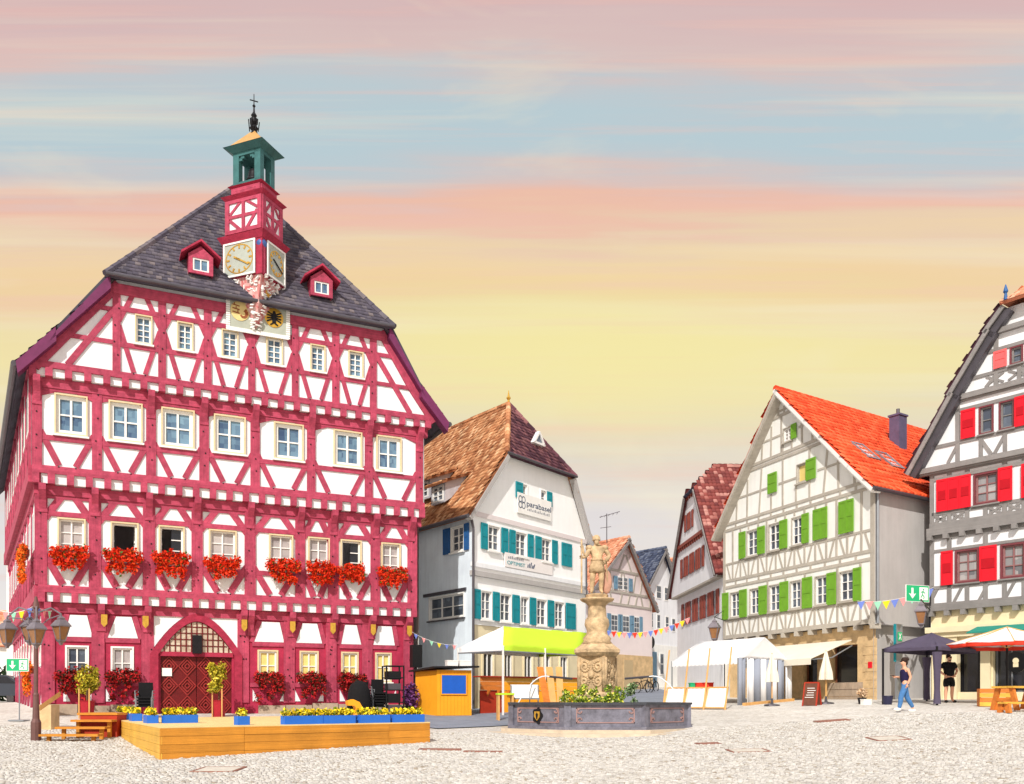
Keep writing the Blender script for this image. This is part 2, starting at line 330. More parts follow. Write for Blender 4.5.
    def build(s, name, mats, parent=None, smooth=False, fix=True, origin=None, **k):
        if not isinstance(mats, (list, tuple)): mats = [mats]
        a = np.array(s.v); lo, hi = a.min(0), a.max(0); o0 = Vector(((lo[0]+hi[0])/2, (lo[1]+hi[1])/2, lo[2])) if origin is None else Vector(origin)
        me = bpy.data.meshes.new(name); me.from_pydata([tuple(x) for x in (a-np.array(o0))], [], s.f)
        for m in mats: me.materials.append(m)
        if len(mats) > 1: me.polygons.foreach_set('material_index', s.m)
        if fix:
            bm = bmesh.new(); bm.from_mesh(me); bmesh.ops.recalc_face_normals(bm, faces=bm.faces); bm.to_mesh(me); bm.free()
        if smooth: me.polygons.foreach_set('use_smooth', [True]*len(me.polygons))
        o = bpy.data.objects.new(name, me); link(o, parent, Matrix.Translation(o0)); return tag(o, **k)

def at(px, py, d): return Vector(((px-CX)/FPX*d, d, CAMZ-(py-HY)/FPX*d))
class Facade:
    """a vertical wall plane: o = left foot, d = direction left to right seen from outside, n = outward normal"""
    def __init__(s, a, b=None, d=None, z0=0):
        s.o = Vector((a[0], a[1], z0)); s.len = None
        if b is not None: v = Vector((b[0]-a[0], b[1]-a[1], 0)); s.len = v.length; s.d = v.normalized()
        else: s.d = Vector((d[0], d[1], 0)).normalized()
        s.n = Vector((s.d.y, -s.d.x, 0))
    def W(s, u, v, w=0): return s.o+s.d*u+Z*v+s.n*w
    def uv(s, px, py, w=0):
        r = Vector(((px-CX)/FPX, 1, -(py-HY)/FPX)); c = Vector((0, 0, CAMZ)); q = s.o+s.n*w
        t = (q-c).dot(s.n)/r.dot(s.n); p = c+r*t
        return (p-s.o).dot(s.d), p.z-s.o.z
    def u(s, px, w=0): return s.uv(px, 600, w)[0]
    def rect(s, x0, x1, y0, y1, w=0):
        xm, ym = (x0+x1)/2, (y0+y1)/2
        return (s.uv(x0, ym, w)[0], s.uv(x1, ym, w)[0], s.uv(xm, y1, w)[1], s.uv(xm, y0, w)[1])
def wall(F, name, poly, holes, w, m, parent, reveal=.2, **k):
    bm = bmesh.new(); bm.faces.new([bm.verts.new((u, v, 0)) for u, v in poly])
    for (u0, u1, v0, v1) in holes:
        for co, no in (((u0, 0, 0), (1, 0, 0)), ((u1, 0, 0), (1, 0, 0)), ((0, v0, 0), (0, 1, 0)), ((0, v1, 0), (0, 1, 0))):
            bmesh.ops.bisect_plane(bm, geom=bm.verts[:]+bm.edges[:]+bm.faces[:], plane_co=co, plane_no=no, dist=1e-5)
    kill = [f for f in bm.faces if any(u0 < f.calc_center_median().x < u1 and v0 < f.calc_center_median().y < v1 for u0, u1, v0, v1 in holes)]
    bmesh.ops.delete(bm, geom=kill, context='FACES')
    for (u0, u1, v0, v1) in holes:
        q = [(u0, v0), (u1, v0), (u1, v1), (u0, v1)]
        for i in range(4):
            a, b = q[i], q[(i+1) % 4]
            bm.faces.new([bm.verts.new(p) for p in ((a[0], a[1], 0), (b[0], b[1], 0), (b[0], b[1], -reveal), (a[0], a[1], -reveal))])
    c = F.W(poly[0][0], poly[0][1], w)
    for v in bm.verts: v.co = F.W(v.co.x, v.co.y, w+v.co.z)-c
    me = bpy.data.meshes.new(name); bm.to_mesh(me); bm.free(); me.materials.append(m)
    o = bpy.data.objects.new(name, me); link(o, parent, Matrix.Translation(c)); return tag(o, **k)
def fblock(F, name, u0, u1, v0, v1, w0, w1, m, parent, **k):
    return block(name, F.W((u0+u1)/2, (v0+v1)/2, (w0+w1)/2), F.d*(u1-u0), Z*(v1-v0), F.n*(w1-w0), m, parent, **k)
def beam(F, a, b, wd, w0, w1, m, parent, name='timber_beam'):
    pa, pb = F.W(a[0], a[1], (w0+w1)/2), F.W(b[0], b[1], (w0+w1)/2); x = pb-pa
    if x.length < .05: return None
    y = F.n.cross(x).normalized()
    return block(name, (pa+pb)/2, x, y*wd, F.n*(w1-w0), m, parent)
def window(F, parent, r, w, cols=2, rows=2, case=.07, cm=None, sm=None, gm=None, sill=None, out=.05, open_=None, bar=.035, frame=.06, name='window', lead=0):
    """casing + sash + glazing bars (one mesh), each pane its own piece; open_ = 'l', 'r' or 'both' leaves the leaf swung inwards"""
    u0, u1, v0, v1 = r; sm = sm or WHITE; cm = cm or sm; gm = gm or GLN; b = MB()
    for q in ((u0-case, u1+case, v0-case, v0), (u0-case, u1+case, v1, v1+case), (u0-case, u0, v0, v1), (u1, u1+case, v0, v1)): b.fbox(F, *q, w-.12, w+out, 0)
    f = frame
    iu0, iu1, iv0, iv1 = u0+f, u1-f, v0+f, v1-f
    for q in ((u0, u1, v0, iv0), (u0, u1, iv1, v1), (u0, iu0, iv0, iv1), (iu1, u1, iv0, iv1)): b.fbox(F, *q, w-.12, w-.02, 1)
    du, dv = (iu1-iu0)/cols, (iv1-iv0)/rows
    skip = lambda i: open_ is not None and (open_ == 'both' or (open_ == 'l') == (i < cols/2))
    for i in range(1, cols):
        if open_ is None: b.fbox(F, iu0+i*du-bar/2*1.4, iu0+i*du+bar/2*1.4, iv0, iv1, w-.115, w-.03, 1)
    for i in range(cols):
        if skip(i): continue
        for j in range(1, rows): b.fbox(F, iu0+i*du, iu0+(i+1)*du, iv0+j*dv-bar/2, iv0+j*dv+bar/2, w-.11, w-.045, 1)
    if open_:
        um = (iu0+iu1)/2; leaf = (iu1-iu0)/2
        for side in ('l', 'r'):
            if open_ not in (side, 'both'): continue
            ue = iu0 if side == 'l' else iu1
            for v_ in (iv0, (iv0+iv1)/2, iv1-.05): b.fbox(F, ue-.02, ue+.02, v_, v_+.05, w-.1-leaf, w-.1, 1)
            b.fbox(F, ue-.02, ue+.02, iv0, iv1, w-.1-leaf, w-.05-leaf, 1)
    o = b.build(name, [cm, sm], parent)
    for i in range(cols):
        if skip(i): continue
        for j in range(rows):
            fblock(F, 'pane', iu0+i*du, iu0+(i+1)*du, iv0+j*dv, iv0+(j+1)*dv, w-.1, w-.085, gm, o)
    if sill: fblock(F, 'sill', u0-case-.05, u1+case+.05, v0-case-.06, v0-case, w-.02, w+.13, sill, o)
    return o
def shutter(F, parent, u0, u1, v0, v1, w, m, leaves=1, panel=None, name='shutter', swing=0):
    du = (u1-u0)/leaves
    for k in range(leaves):
        a, b_ = u0+k*du+.006, u0+(k+1)*du-.006; b = MB()
        b.fbox(F, a, b_, v0, v1, w+.03, w+.06)
        h = v1-v0; st = min(.07, (b_-a)*.18)
        for q in ((a, a+st, v0, v1), (b_-st, b_, v0, v1), (a+st, b_-st, v0, v0+st*1.3), (a+st, b_-st, v1-st*1.3, v1), (a+st, b_-st, v0+h*.48, v0+h*.48+st)): b.fbox(F, *q, w+.06, w+.078)
        if panel is not None: b.fbox(F, a+st, b_-st, v0+h*.36, v0+h*.64, w+.058, w+.082, 1)
        b.build(name, [m, panel] if panel is not None else m, parent)

# ------------------------------------------------------------------ roofs
def inpoly(P, pts):
    x, y = pts[:, 0], pts[:, 1]; ins = np.zeros(len(pts), bool); n = len(P); j = n-1
    for i in range(n):
        xi, yi = P[i]; xj, yj = P[j]
        c = ((yi > y) != (yj > y)) & (x < (xj-xi)*(y-yi)/(yj-yi+1e-12)+xi); ins ^= c; j = i
    return ins
def big_mesh(name, V, Fq, mats, parent, rnd=None, kind='stuff', smooth=False, **k):
    me = bpy.data.meshes.new(name); V = np.asarray(V, np.float32); Fq = np.asarray(Fq, np.int32)
    o0 = Vector(((V[:, 0].min()+V[:, 0].max())/2, (V[:, 1].min()+V[:, 1].max())/2, float(V[:, 2].min()))); V = V-np.array(o0, np.float32)
    n = Fq.shape[1]
    me.vertices.add(len(V)); me.vertices.foreach_set('co', V.ravel()); me.loops.add(Fq.size); me.loops.foreach_set('vertex_index', Fq.ravel())
    me.polygons.add(len(Fq)); me.polygons.foreach_set('loop_start', np.arange(0, Fq.size, n, dtype=np.int32))
    me.update(calc_edges=True)
    if rnd is not None:
        a = me.attributes.new('rnd', 'FLOAT', 'POINT'); a.data.foreach_set('value', np.asarray(rnd, np.float32))
    for m in (mats if isinstance(mats, (list, tuple)) else [mats]): me.materials.append(m)
    if smooth: me.polygons.foreach_set('use_smooth', [True]*len(me.polygons))
    o = bpy.data.objects.new(name, me); link(o, parent, Matrix.Translation(o0)); return tag(o, kind=kind, **k)
def roof_plane(poly, m, parent, tw=.2, th=.3, curve=.0, thick=.14, lift=.045, rnd_fn=None, name='roof_slope', deck=None):
    P = [Vector(p) for p in poly]; n = Vector((0, 0, 0))
    for i in range(1, len(P)-1): n += (P[i]-P[0]).cross(P[i+1]-P[0])
    n.normalize()
    if n.z < 0: n = -n
    e = Z.cross(n).normalized(); s = n.cross(e).normalized()
    if s.z < 0: s = -s
    b = MB(); b.prism(P, -n*thick); ro = b.build(name, deck or m, parent)
    o0 = P[0]; Q = np.array([((p-o0).dot(e), (p-o0).dot(s)) for p in P])
    lo, hi = Q.min(0), Q.max(0); us = []; 
    nr = int((hi[1]-lo[1])/th)+1; C = []
    for r in range(nr):
        v = lo[1]+(r+.5)*th; u = np.arange(lo[0]+(tw/2 if r % 2 and not curve else 0), hi[0], tw)+tw/2
        C.append(np.stack([u, np.full_like(u, v)], 1))
    C = np.concatenate(C); C = C[inpoly(Q, C)]; N_ = len(C)
    if N_ == 0: return ro
    cols_ = [(-.5, 0), (-.2, curve), (.2, curve), (.5, 0)] if curve else [(-.49, 0), (.49, 0)]
    k = len(cols_); jit = rng.normal(0, .006, N_); V = []
    for (row, hh) in ((-.5, -.02), (-.5, lift), (.6, .012)):
        for (cu, ch) in cols_:
            V.append((C[:, 0]+cu*tw, C[:, 1]+row*th, hh+(ch if row > -.6 and hh > -.01 else 0)+jit))
    V = np.array(V)                                       # (3k, 3, N)
    V = V.transpose(2, 0, 1).reshape(-1, 3)
    Wd = np.array(o0)[None]+V[:, :1]*np.array(e)[None]+V[:, 1:2]*np.array(s)[None]+V[:, 2:]*np.array(n)[None]
    fq = []
    for q in range(2):
        for c in range(k-1): fq.append((q*k+c, q*k+c+1, (q+1)*k+c+1, (q+1)*k+c))
    fq = np.array(fq); Fq = (np.arange(N_)[:, None, None]*(3*k)+fq[None]).reshape(-1, 4)
    rr = rng.random(N_) if rnd_fn is None else rnd_fn(C)
    big_mesh('roof_tiles', Wd, Fq, m, ro, np.repeat(rr, 3*k))
    return ro
def ridge(a, b, m, parent, r=.13, step=.42, name='ridge_tiles'):
    a, b = Vector(a), Vector(b); L = (b-a).length; n = max(1, int(L/step)); d = (b-a)/n; mb = MB()
    for i in range(n): mb.cyl(a+d*i, a+d*(i+1.08), r*1.06, r*.9, 7)
    o = mb.build(name, m, parent, kind='stuff'); at_ = o.data.attributes.new('rnd', 'FLOAT', 'POINT')
    at_.data.foreach_set('value', np.repeat(rng.random(n), 14).astype(np.float32)); return o
# ------------------------------------------------------------------ foliage
def leaves(name, spots, size, m, parent, n=300, smooth=False, flat=.0, kind=None, bias=.55, droop=0, **k):
    """leaf / petal sized faces spread through ellipsoids: spots = [(centre, (rx, ry, rz), share)]"""
    V = []; Fq = []; rn = []; tot = sum(s[2] for s in spots); b = 0
    for c, r, sh in spots:
        q = max(4, int(n*sh/tot)); d = rng.normal(size=(q, 3)); d /= np.linalg.norm(d, axis=1)[:, None]
        p = np.array(c)+d*np.array(r)*(rng.random((q, 1))**bias)
        a = rng.normal(size=(q, 3)); a /= np.linalg.norm(a, axis=1)[:, None]
        t = np.cross(a, rng.normal(size=(q, 3))); t /= np.linalg.norm(t, axis=1)[:, None]
        sz = size*(.6+.8*rng.random((q, 1)))
        nn = np.cross(a, t)
        vs = np.stack([p-a*sz, p+t*sz*.6+nn*sz*.25, p+a*sz, p-t*sz*.6+nn*sz*.25], 1).reshape(-1, 3)
        V.append(vs); Fq.append(b+np.arange(q*4).reshape(-1, 4)); b += q*4; rn.append(np.repeat(rng.random(q), 4))
    return big_mesh(name, np.concatenate(V), np.concatenate(Fq), m, parent, np.concatenate(rn), kind=kind, **k)
def curve_pts(p0, p1, sag, n=14):
    p0, p1 = Vector(p0), Vector(p1)
    return [p0.lerp(p1, i/n)-Z*(sag*4*(i/n)*(1-i/n)) for i in range(n+1)]
def text_mesh(name, body, F, u, v, h, w, m, parent, width=None):
    cu = bpy.data.curves.new('lettering', 'FONT'); cu.body = body; cu.size = 1; cu.extrude = .01
    tmp = bpy.data.objects.new('lettering', cu); col.objects.link(tmp); dg = bpy.context.evaluated_depsgraph_get(); dg.update()
    me = bpy.data.meshes.new_from_object(tmp.evaluated_get(dg)); bpy.data.objects.remove(tmp); bpy.data.curves.remove(cu)
    xs = [q.co.x for q in me.vertices]; s = h/.72; sx = s if width is None else width/(max(xs)-min(xs))
    for q in me.vertices: q.co = F.d*(q.co.x*sx)+Z*(q.co.y*s)+F.n*(q.co.z)
    me.materials.clear(); me.materials.append(m); me.name = name
    o = bpy.data.objects.new(name, me); link(o, parent, Matrix.Translation(F.W(u, v, w))); return o
# ------------------------------------------------------------------ ground height
_gp = np.array([(-7.4, 19, .33), (-2.1, 23.3, .51), (2.7, 26.5, .5), (2.7, 33, .85), (12.3, 28.3, 1.22), (17, 34, 1.52), (15.3, 38, 1.62), (11.4, 48, 1.72), (-16.3, 31, 1.1), (-4.1, 36.7, 1.1),
    (-12.3, 24, .45), (8.5, 15, .22), (-8.5, 15, .15), (0, 0, 0), (0, 15, .2), (-2, 40, 1.2), (4, 47, 1.6), (9, 62, 2.3), (-35, 60, 1.6), (18, 38.5, 1.62), (22, 33, 1.5), (-25, 30, .9), (14, 20, .65), (30, 30, 1.5), (10, 90, 3.2), (-12, -12, -.3), (12, -12, -.3)], float)
def _tps():
    x = _gp[:, :2]; n = len(x); d = np.linalg.norm(x[:, None]-x[None], axis=2); K = d**2*np.log(d+1e-9)+np.eye(n)*8.
    Pm = np.c_[np.ones(n), x]; A = np.block([[K, Pm], [Pm.T, np.zeros((3, 3))]]); return np.linalg.solve(A, np.r_[_gp[:, 2], 0, 0, 0])
_tw = _tps()
def gzv(X, Y):
    X = np.asarray(X, float); Y = np.asarray(Y, float); sh = X.shape; p = np.c_[np.clip(X.ravel(), -45, 45), np.clip(Y.ravel(), -15, 95)]
    d = np.linalg.norm(p[:, None]-_gp[None, :, :2], axis=2); z = (d**2*np.log(d+1e-9))@_tw[:-3]+_tw[-3]+p@_tw[-2:]
    return z.reshape(sh)
def gz(x, y): return float(gzv(np.array([x]), np.array([y]))[0])
def ground_hit(px, py):
    """where the sight line through a measured spot meets the ground"""
    best = None
    for d in np.arange(8, 90, .05):
        p = at(px, py, d)
        if p.z <= gz(p.x, p.y): return Vector((p.x, p.y, gz(p.x, p.y)))
    return at(px, py, 40)
def on(px, d):
    x = (px-CX)/FPX*d; return Vector((x, d, gz(x, d)))
# ================================================================== GROUND
STAGE_TOP = 1.03
SFL, SFR, SBL = Vector((-7.43, 19, 0)), Vector((-2.12, 23.3, 0)), Vector((-12.6, 28.2, 0)); SBR = SFR+(SBL-SFL)
FC = Vector((2.78, 29.6, 0)); FR_ = 3.06                                 # fountain centre and radius
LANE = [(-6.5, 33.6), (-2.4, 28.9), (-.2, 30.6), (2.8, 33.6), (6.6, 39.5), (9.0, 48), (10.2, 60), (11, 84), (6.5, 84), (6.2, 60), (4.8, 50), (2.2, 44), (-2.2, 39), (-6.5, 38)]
def make_ground():
    xs = np.concatenate([np.arange(-400, -45, 40), np.arange(-45, 45.1, .75), np.arange(60, 401, 40)]); ys = np.concatenate([np.arange(-200, -15, 40), np.arange(-15, 95.1, .75), np.arange(120, 601, 60)])
    X, Y = np.meshgrid(xs, ys); Zz = gzv(X, Y); V = np.stack([X.ravel(), Y.ravel(), Zz.ravel()], 1); nx = len(xs)
    i, j = np.meshgrid(np.arange(nx-1), np.arange(len(ys)-1)); a = (j*nx+i).ravel(); Fq = np.stack([a, a+1, a+nx+1, a+nx], 1)
    m = bpy.data.materials.new('cobbled_square'); m.use_nodes = True; nt = m.node_tree; N = nt.nodes; L = nt.links; b = N['Principled BSDF']; b.inputs['Roughness'].default_value = .9; b.inputs['Specular IOR Level'].default_value = .2
    g = N.new('ShaderNodeNewGeometry'); v = N.new('ShaderNodeTexVoronoi'); v.inputs['Scale'].default_value = 8.5; v.inputs['Randomness'].default_value = .55; L.new(g.outputs['Position'], v.inputs['Vector'])
    v2 = N.new('ShaderNodeTexVoronoi'); v2.feature = 'DISTANCE_TO_EDGE'; v2.inputs['Scale'].default_value = 8.5; v2.inputs['Randomness'].default_value = .55; L.new(g.outputs['Position'], v2.inputs['Vector'])
    s = N.new('ShaderNodeSeparateColor'); L.new(v.outputs['Color'], s.inputs[0]); rp = N.new('ShaderNodeValToRGB'); e = rp.color_ramp.elements
    e[0].color = lin((192, 184, 172))+(1,); e[1].color = lin((221, 216, 208))+(1,); e.new(.35).color = lin((210, 204, 194))+(1,); L.new(s.outputs[0], rp.inputs[0])
    n = N.new('ShaderNodeTexNoise'); n.inputs['Scale'].default_value = .5; n.inputs['Detail'].default_value = 5; L.new(g.outputs['Position'], n.inputs['Vector'])
    mr = N.new('ShaderNodeMapRange'); mr.inputs[1].default_value = .3; mr.inputs[2].default_value = .7; mr.inputs[3].default_value = .86; mr.inputs[4].default_value = 1.06; L.new(n.outputs[0], mr.inputs[0])
    ed = N.new('ShaderNodeMapRange'); ed.inputs[1].default_value = .02; ed.inputs[2].default_value = .09; ed.inputs[3].default_value = .8; ed.inputs[4].default_value = 1; L.new(v2.outputs['Distance'], ed.inputs[0])
    mu = N.new('ShaderNodeMath'); mu.operation = 'MULTIPLY'; L.new(mr.outputs[0], mu.inputs[0]); L.new(ed.outputs[0], mu.inputs[1])
    x = N.new('ShaderNodeVectorMath'); x.operation = 'SCALE'; L.new(rp.outputs[0], x.inputs[0]); L.new(mu.outputs[0], x.inputs['Scale']); L.new(x.outputs[0], b.inputs['Base Color'])
    bp = N.new('ShaderNodeBump'); bp.inputs['Strength'].default_value = .6; bp.inputs['Distance'].default_value = .02; L.new(ed.outputs[0], bp.inputs['Height']); L.new(bp.outputs[0], b.inputs['Normal'])
    return big_mesh('ground', V, Fq, m, None, kind='structure', smooth=True)
GROUND = make_ground()
def sheet(name, poly, m, dz, step=.6, parent=None, kind='structure'):
    P = np.array(poly, float); lo, hi = P.min(0), P.max(0); bm = bmesh.new(); bm.faces.new([bm.verts.new((x, y, 0)) for x, y in poly])
    for ax in (0, 1):
        for t in np.arange(lo[ax]+step, hi[ax], step):
            bmesh.ops.bisect_plane(bm, geom=bm.verts[:]+bm.edges[:]+bm.faces[:], plane_co=(t, 0, 0) if ax == 0 else (0, t, 0), plane_no=(1, 0, 0) if ax == 0 else (0, 1, 0), dist=1e-5)
    co = np.array([v.co[:] for v in bm.verts]); zz = gzv(co[:, 0], co[:, 1])
    for v, q in zip(bm.verts, zz): v.co.z = q+dz
    me = bpy.data.meshes.new(name); bm.to_mesh(me); bm.free(); me.materials.append(m)
    o = bpy.data.objects.new(name, me); link(o, parent, Matrix.Identity(4)); return tag(o, kind=kind)
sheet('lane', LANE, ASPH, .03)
def make_cobbles():
    S = []; y = 12.6
    while y < 27.5:
        hw = .64*y+3.0; x = -hw
        while x < hw:
            w = random.uniform(.066, .105); S.append((x+w/2, y, w)); x += w+.01
        y += .086
    S = np.array(S); S[:, 1] += .22*np.abs(np.sin(S[:, 0]*.9))+rng.normal(0, .003, len(S)); X, Y = S[:, 0], S[:, 1]; P = np.stack([X, Y], 1)
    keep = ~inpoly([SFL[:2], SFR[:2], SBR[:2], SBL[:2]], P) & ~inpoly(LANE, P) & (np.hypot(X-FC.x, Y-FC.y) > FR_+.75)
    for (px, py, hwid, hd) in MANHOLES:
        c = ground_hit(px, py); keep &= ~((np.abs(X-c.x) < hwid+.08) & (np.abs(Y-c.y) < hd+.06))
    S = S[keep]; X, Y, Wd = S.T; n = len(S); zb = gzv(X, Y); hh = .02+rng.normal(0, .005, n); dpt = .038+rng.normal(0, .002, n); wd = Wd*.49
    tl = rng.normal(0, .004, (2, n)); V = []
    for (sx, sy) in ((-1, -1), (1, -1), (1, 1), (-1, 1)):
        V.append((X+sx*wd, Y+sy*dpt, zb-.004))
    for (sx, sy) in ((-1, -1), (1, -1), (1, 1), (-1, 1)):
        V.append((X+sx*wd*.76, Y+sy*dpt*.74, zb+hh+tl[0]*sx+tl[1]*sy))
    V = np.array(V).transpose(2, 0, 1).reshape(-1, 3)
    fq = np.array([(4, 5, 6, 7), (0, 1, 5, 4), (1, 2, 6, 5), (2, 3, 7, 6), (3, 0, 4, 7)]); Fq = (np.arange(n)[:, None, None]*8+fq[None]).reshape(-1, 4)
    big_mesh('cobblestones', V, Fq, COB, GROUND, np.repeat(rng.random(n), 8), smooth=True)
MANHOLES = [(219, 770, .42, .42), (888, 739, .42, .42), (832, 721, .5, .25), (440, 750, .5, .2), (483, 752, .45, .16), (748, 751, .45, .35), (708, 744, .3, .25)]
make_cobbles()
LBL = ['square rusty drain cover in cobbles in front of the wooden stage', 'square rusty drain cover in cobbles in front of the walking woman', 'flat rusty grating in cobbles left of the walking woman', 'narrow rusty grating by the right end of the stage', 'narrow rusty grating in cobbles left of the fountain steps', 'pale round centred cover in front of the fountain', 'small rusty grating at the right foot of the fountain']
COVP = mat('cover_stone_infill', (206, 198, 184), .9, .2, 9., .6, 30)
for (px, py, a, b), l in zip(MANHOLES, LBL):
    c = ground_hit(px, py); t = thing('drain_cover', c, l, 'drain cover')
    e1 = gz(c.x+a, c.y)-gz(c.x-a, c.y); e2 = gz(c.x, c.y+b)-gz(c.x, c.y-b); ax = Vector((2*a, 0, e1)); ay = Vector((0, 2*b, e2))
    mb = MB()
    for s in (-1, 1): mb.obox(c+ax*.47*s+Z*.006, ax*.06, ay, Z*.03); mb.obox(c+ay*.47*s+Z*.006, ax*.88, ay*.06, Z*.03)
    mb.build('frame', RUST, t)
    mb = MB(); mb.obox(c+Z*.006, ax*.84, ay*.84, Z*.03); mb.build('plate', COVP if b > .3 else RUST, t)

# ================================================================== TOWN HALL
A_ = ((45-CX)/FPX*31, 31); B_ = ((412-CX)/FPX*36.7, 36.7); TZ = 1.05
TH = Facade(A_, B_, z0=TZ)
th = thing('town_hall', TH.W(TH.len/2, 0, -5), 'tall red and white half-timbered town hall with clock tower and steep slate-grey roof', 'town hall')
DEP = 22.0
WG, W1, W2, W3 = 0., .26, .52, .74
def V(px, py, w=0): return TH.uv(px, py, w)[1]
j3b, j3t = V(230, 609, W1), V(230, 594, W1); j2b, j2t = V(230, 500, W2), V(230, 484, W2); j1b, j1t = V(230, 401, W3), V(230, 388, W3); he = V(230, 302, W3)
def wins(rows, w): return [TH.rect(*r, w) for r in rows]
def level(rs):
    v0 = sum(r[2] for r in rs)/len(rs); v1 = sum(r[3] for r in rs)/len(rs); return [(r[0], r[1], v0, v1) for r in rs]
gw = level(wins([(136, 151, 320, 346), (178, 192, 325, 350), (222.5, 237, 331, 357), (267, 281.5, 337, 362), (311, 324, 345, 370), (349, 362, 353, 378)], W3))
w2 = level(wins([(56, 86, 401, 437), (110, 141, 404, 440), (162.5, 193, 409, 444), (215, 244, 415, 450), (275, 302, 423, 458), (334.5, 360.5, 431, 466), (377, 400, 441, 474)], W2))
w1 = level(wins([(59, 84, 521, 557), (112, 137, 524, 560), (160, 183, 526, 562), (210, 235, 530, 565), (270, 291.5, 535, 569), (309, 328, 539, 572), (341.5, 360, 542, 574), (382, 399, 547, 578)], W1))
w0 = level(wins([(67, 87, 646, 678), (112.5, 132, 647, 679), (259, 276.5, 651, 680), (301, 317, 653, 680), (342.5, 357, 654.5, 680), (376.5, 390, 655, 680)], WG))
def edges(px0, px1, w): return TH.u(px0, w), TH.u(px1, w)
u0g, u1g = edges(45, 412, WG); u0a, u1a = edges(38, 416, W1); u0b, u1b = edges(32, 424, W2); u0c, u1c = edges(29, 430, W3)
PEGS = MB()
def peg(u, v, w): PEGS.cyl(TH.W(u, v, w), TH.W(u, v, w+.02), .028, n=6)
def storey(posts, vb, vt, vs, vl, w, wl, runs, hs, pw=.30, bw=.2, vrail=True, lower=True, F=TH, tm=TIM, pegs=True):
    """posts, sill and head rails and the paired braces around every post"""
    for i, p in enumerate(posts):
        beam(F, (p, vb), (p, vt), pw*random.uniform(.92, 1.06), w-.03, w+.07, tm, wl)
        if pegs:
            for v in (vs-.05, vl+.08, vs-.5, (vs+vl)/2): peg(p+random.uniform(-.08, .08), v, w+.07)
    for a, b in zip(posts[:-1], posts[1:]):
        l, r = a+pw/2, b-pw/2
        beam(F, (l, vs-.1), (r, vs-.1), .17, w-.03, w+.055, tm, wl); beam(F, (l, vl+.1), (r, vl+.1), .17, w-.03, w+.055, tm, wl)
        g = r-l; q = min(runs, g*.36)
        if lower:
            beam(F, (a+pw*.3, vs+hs), (l+q, vb+.05), bw, w-.03, w+.045, tm, wl); beam(F, (b-pw*.3, vs+hs), (r-q, vb+.05), bw, w-.03, w+.045, tm, wl)
        beam(F, (a+pw*.3, vl-hs*.6), (l+q, vt-.02), bw, w-.03, w+.045, tm, wl); beam(F, (b-pw*.3, vl-hs*.6), (r-q, vt-.02), bw, w-.03, w+.045, tm, wl)
        if pegs and lower: peg(l+q, vb-.02, w+.075); peg(r-q, vb-.02, w+.075)
def jetty(F, ul, ur, vtop, vbot, w_hi, w_lo, wl, n, tm=TIM, fill=PLA, brackets=()):
    """sill beam, row of joist ends with plaster between, brackets under the posts"""
    h = vtop-vbot; bb = vbot+h*.56
    fblock(F, 'sill_beam', ul, ur, bb, vtop, w_lo-.1, w_hi+.09, tm, wl)
    fblock(F, 'joist_infill', ul+.02, ur-.02, vbot, bb, w_lo-.1, w_hi-.0, fill, wl)
    st = (ur-ul)/n; z = st*.19
    for i in range(n+1):
        u = min(max(ul+i*st, ul+z), ur-z)
        fblock(F, 'joist_end', u-z, u+z, vbot-.02, bb-.003, w_lo-.1, w_hi+.13+random.uniform(-.02, .02), tm, wl)
    fblock(F, 'top_plate', ul+.05, ur-.05, vbot-.34, vbot-.022, w_lo-.08, w_lo+.09, tm, wl)
    for u in brackets:
        b = MB(); b.fprism(F, [(u-.15, vbot-.95), (u+.15, vbot-.95), (u+.15, vbot-.03), (u-.15, vbot-.03)], w_lo+.02, w_lo+.10)
        b.prism([F.W(u-.11, vbot-.85, w_lo+.1), F.W(u-.11, vbot-.1, w_lo+.1), F.W(u-.11, vbot-.03, w_hi+.17), F.W(u-.11, vbot-.24, w_hi+.15), F.W(u-.11, vbot-.55, w_lo+.19)], F.d*.22)
        b.build('bracket', tm, wl)
# --- ground floor
up = lambda l, w: [TH.u(x, w) for x in l]
dr = (TH.u(157.6), TH.u(234.6)); dv = V(196, 655); da = V(196, 621)
gwall = wall(TH, 'ground_floor_wall', [(u0g, -.6), (u1g, -.6), (u1g, j3b), (u0g, j3b)], [(a, b, c, d) for a, b, c, d in w0]+[(dr[0]+.1, dr[1]-.1, -.3, da-.55)], WG, REDW, th)
gp = up([48, 98, 147.5, 243, 289, 331, 367, 408], WG)
for i, p in enumerate(gp):
    beam(TH, (p, .45), (p, j3b-.3), .42, -.03, .06, TIM, gwall)
    for k in range(7): peg(p+random.uniform(-.15, .15), random.uniform(.6, j3b-.5), .06)
sv, lv = w0[0][2], w0[0][3]
pan = [(70, 87, 65, 92.6), (116, 131.5, 107.5, 138), (262, 279.5, 254, 284), (302.5, 317, 296, 322), (345, 356.5, 341, 361), (378, 391.5, 373, 394.6)]
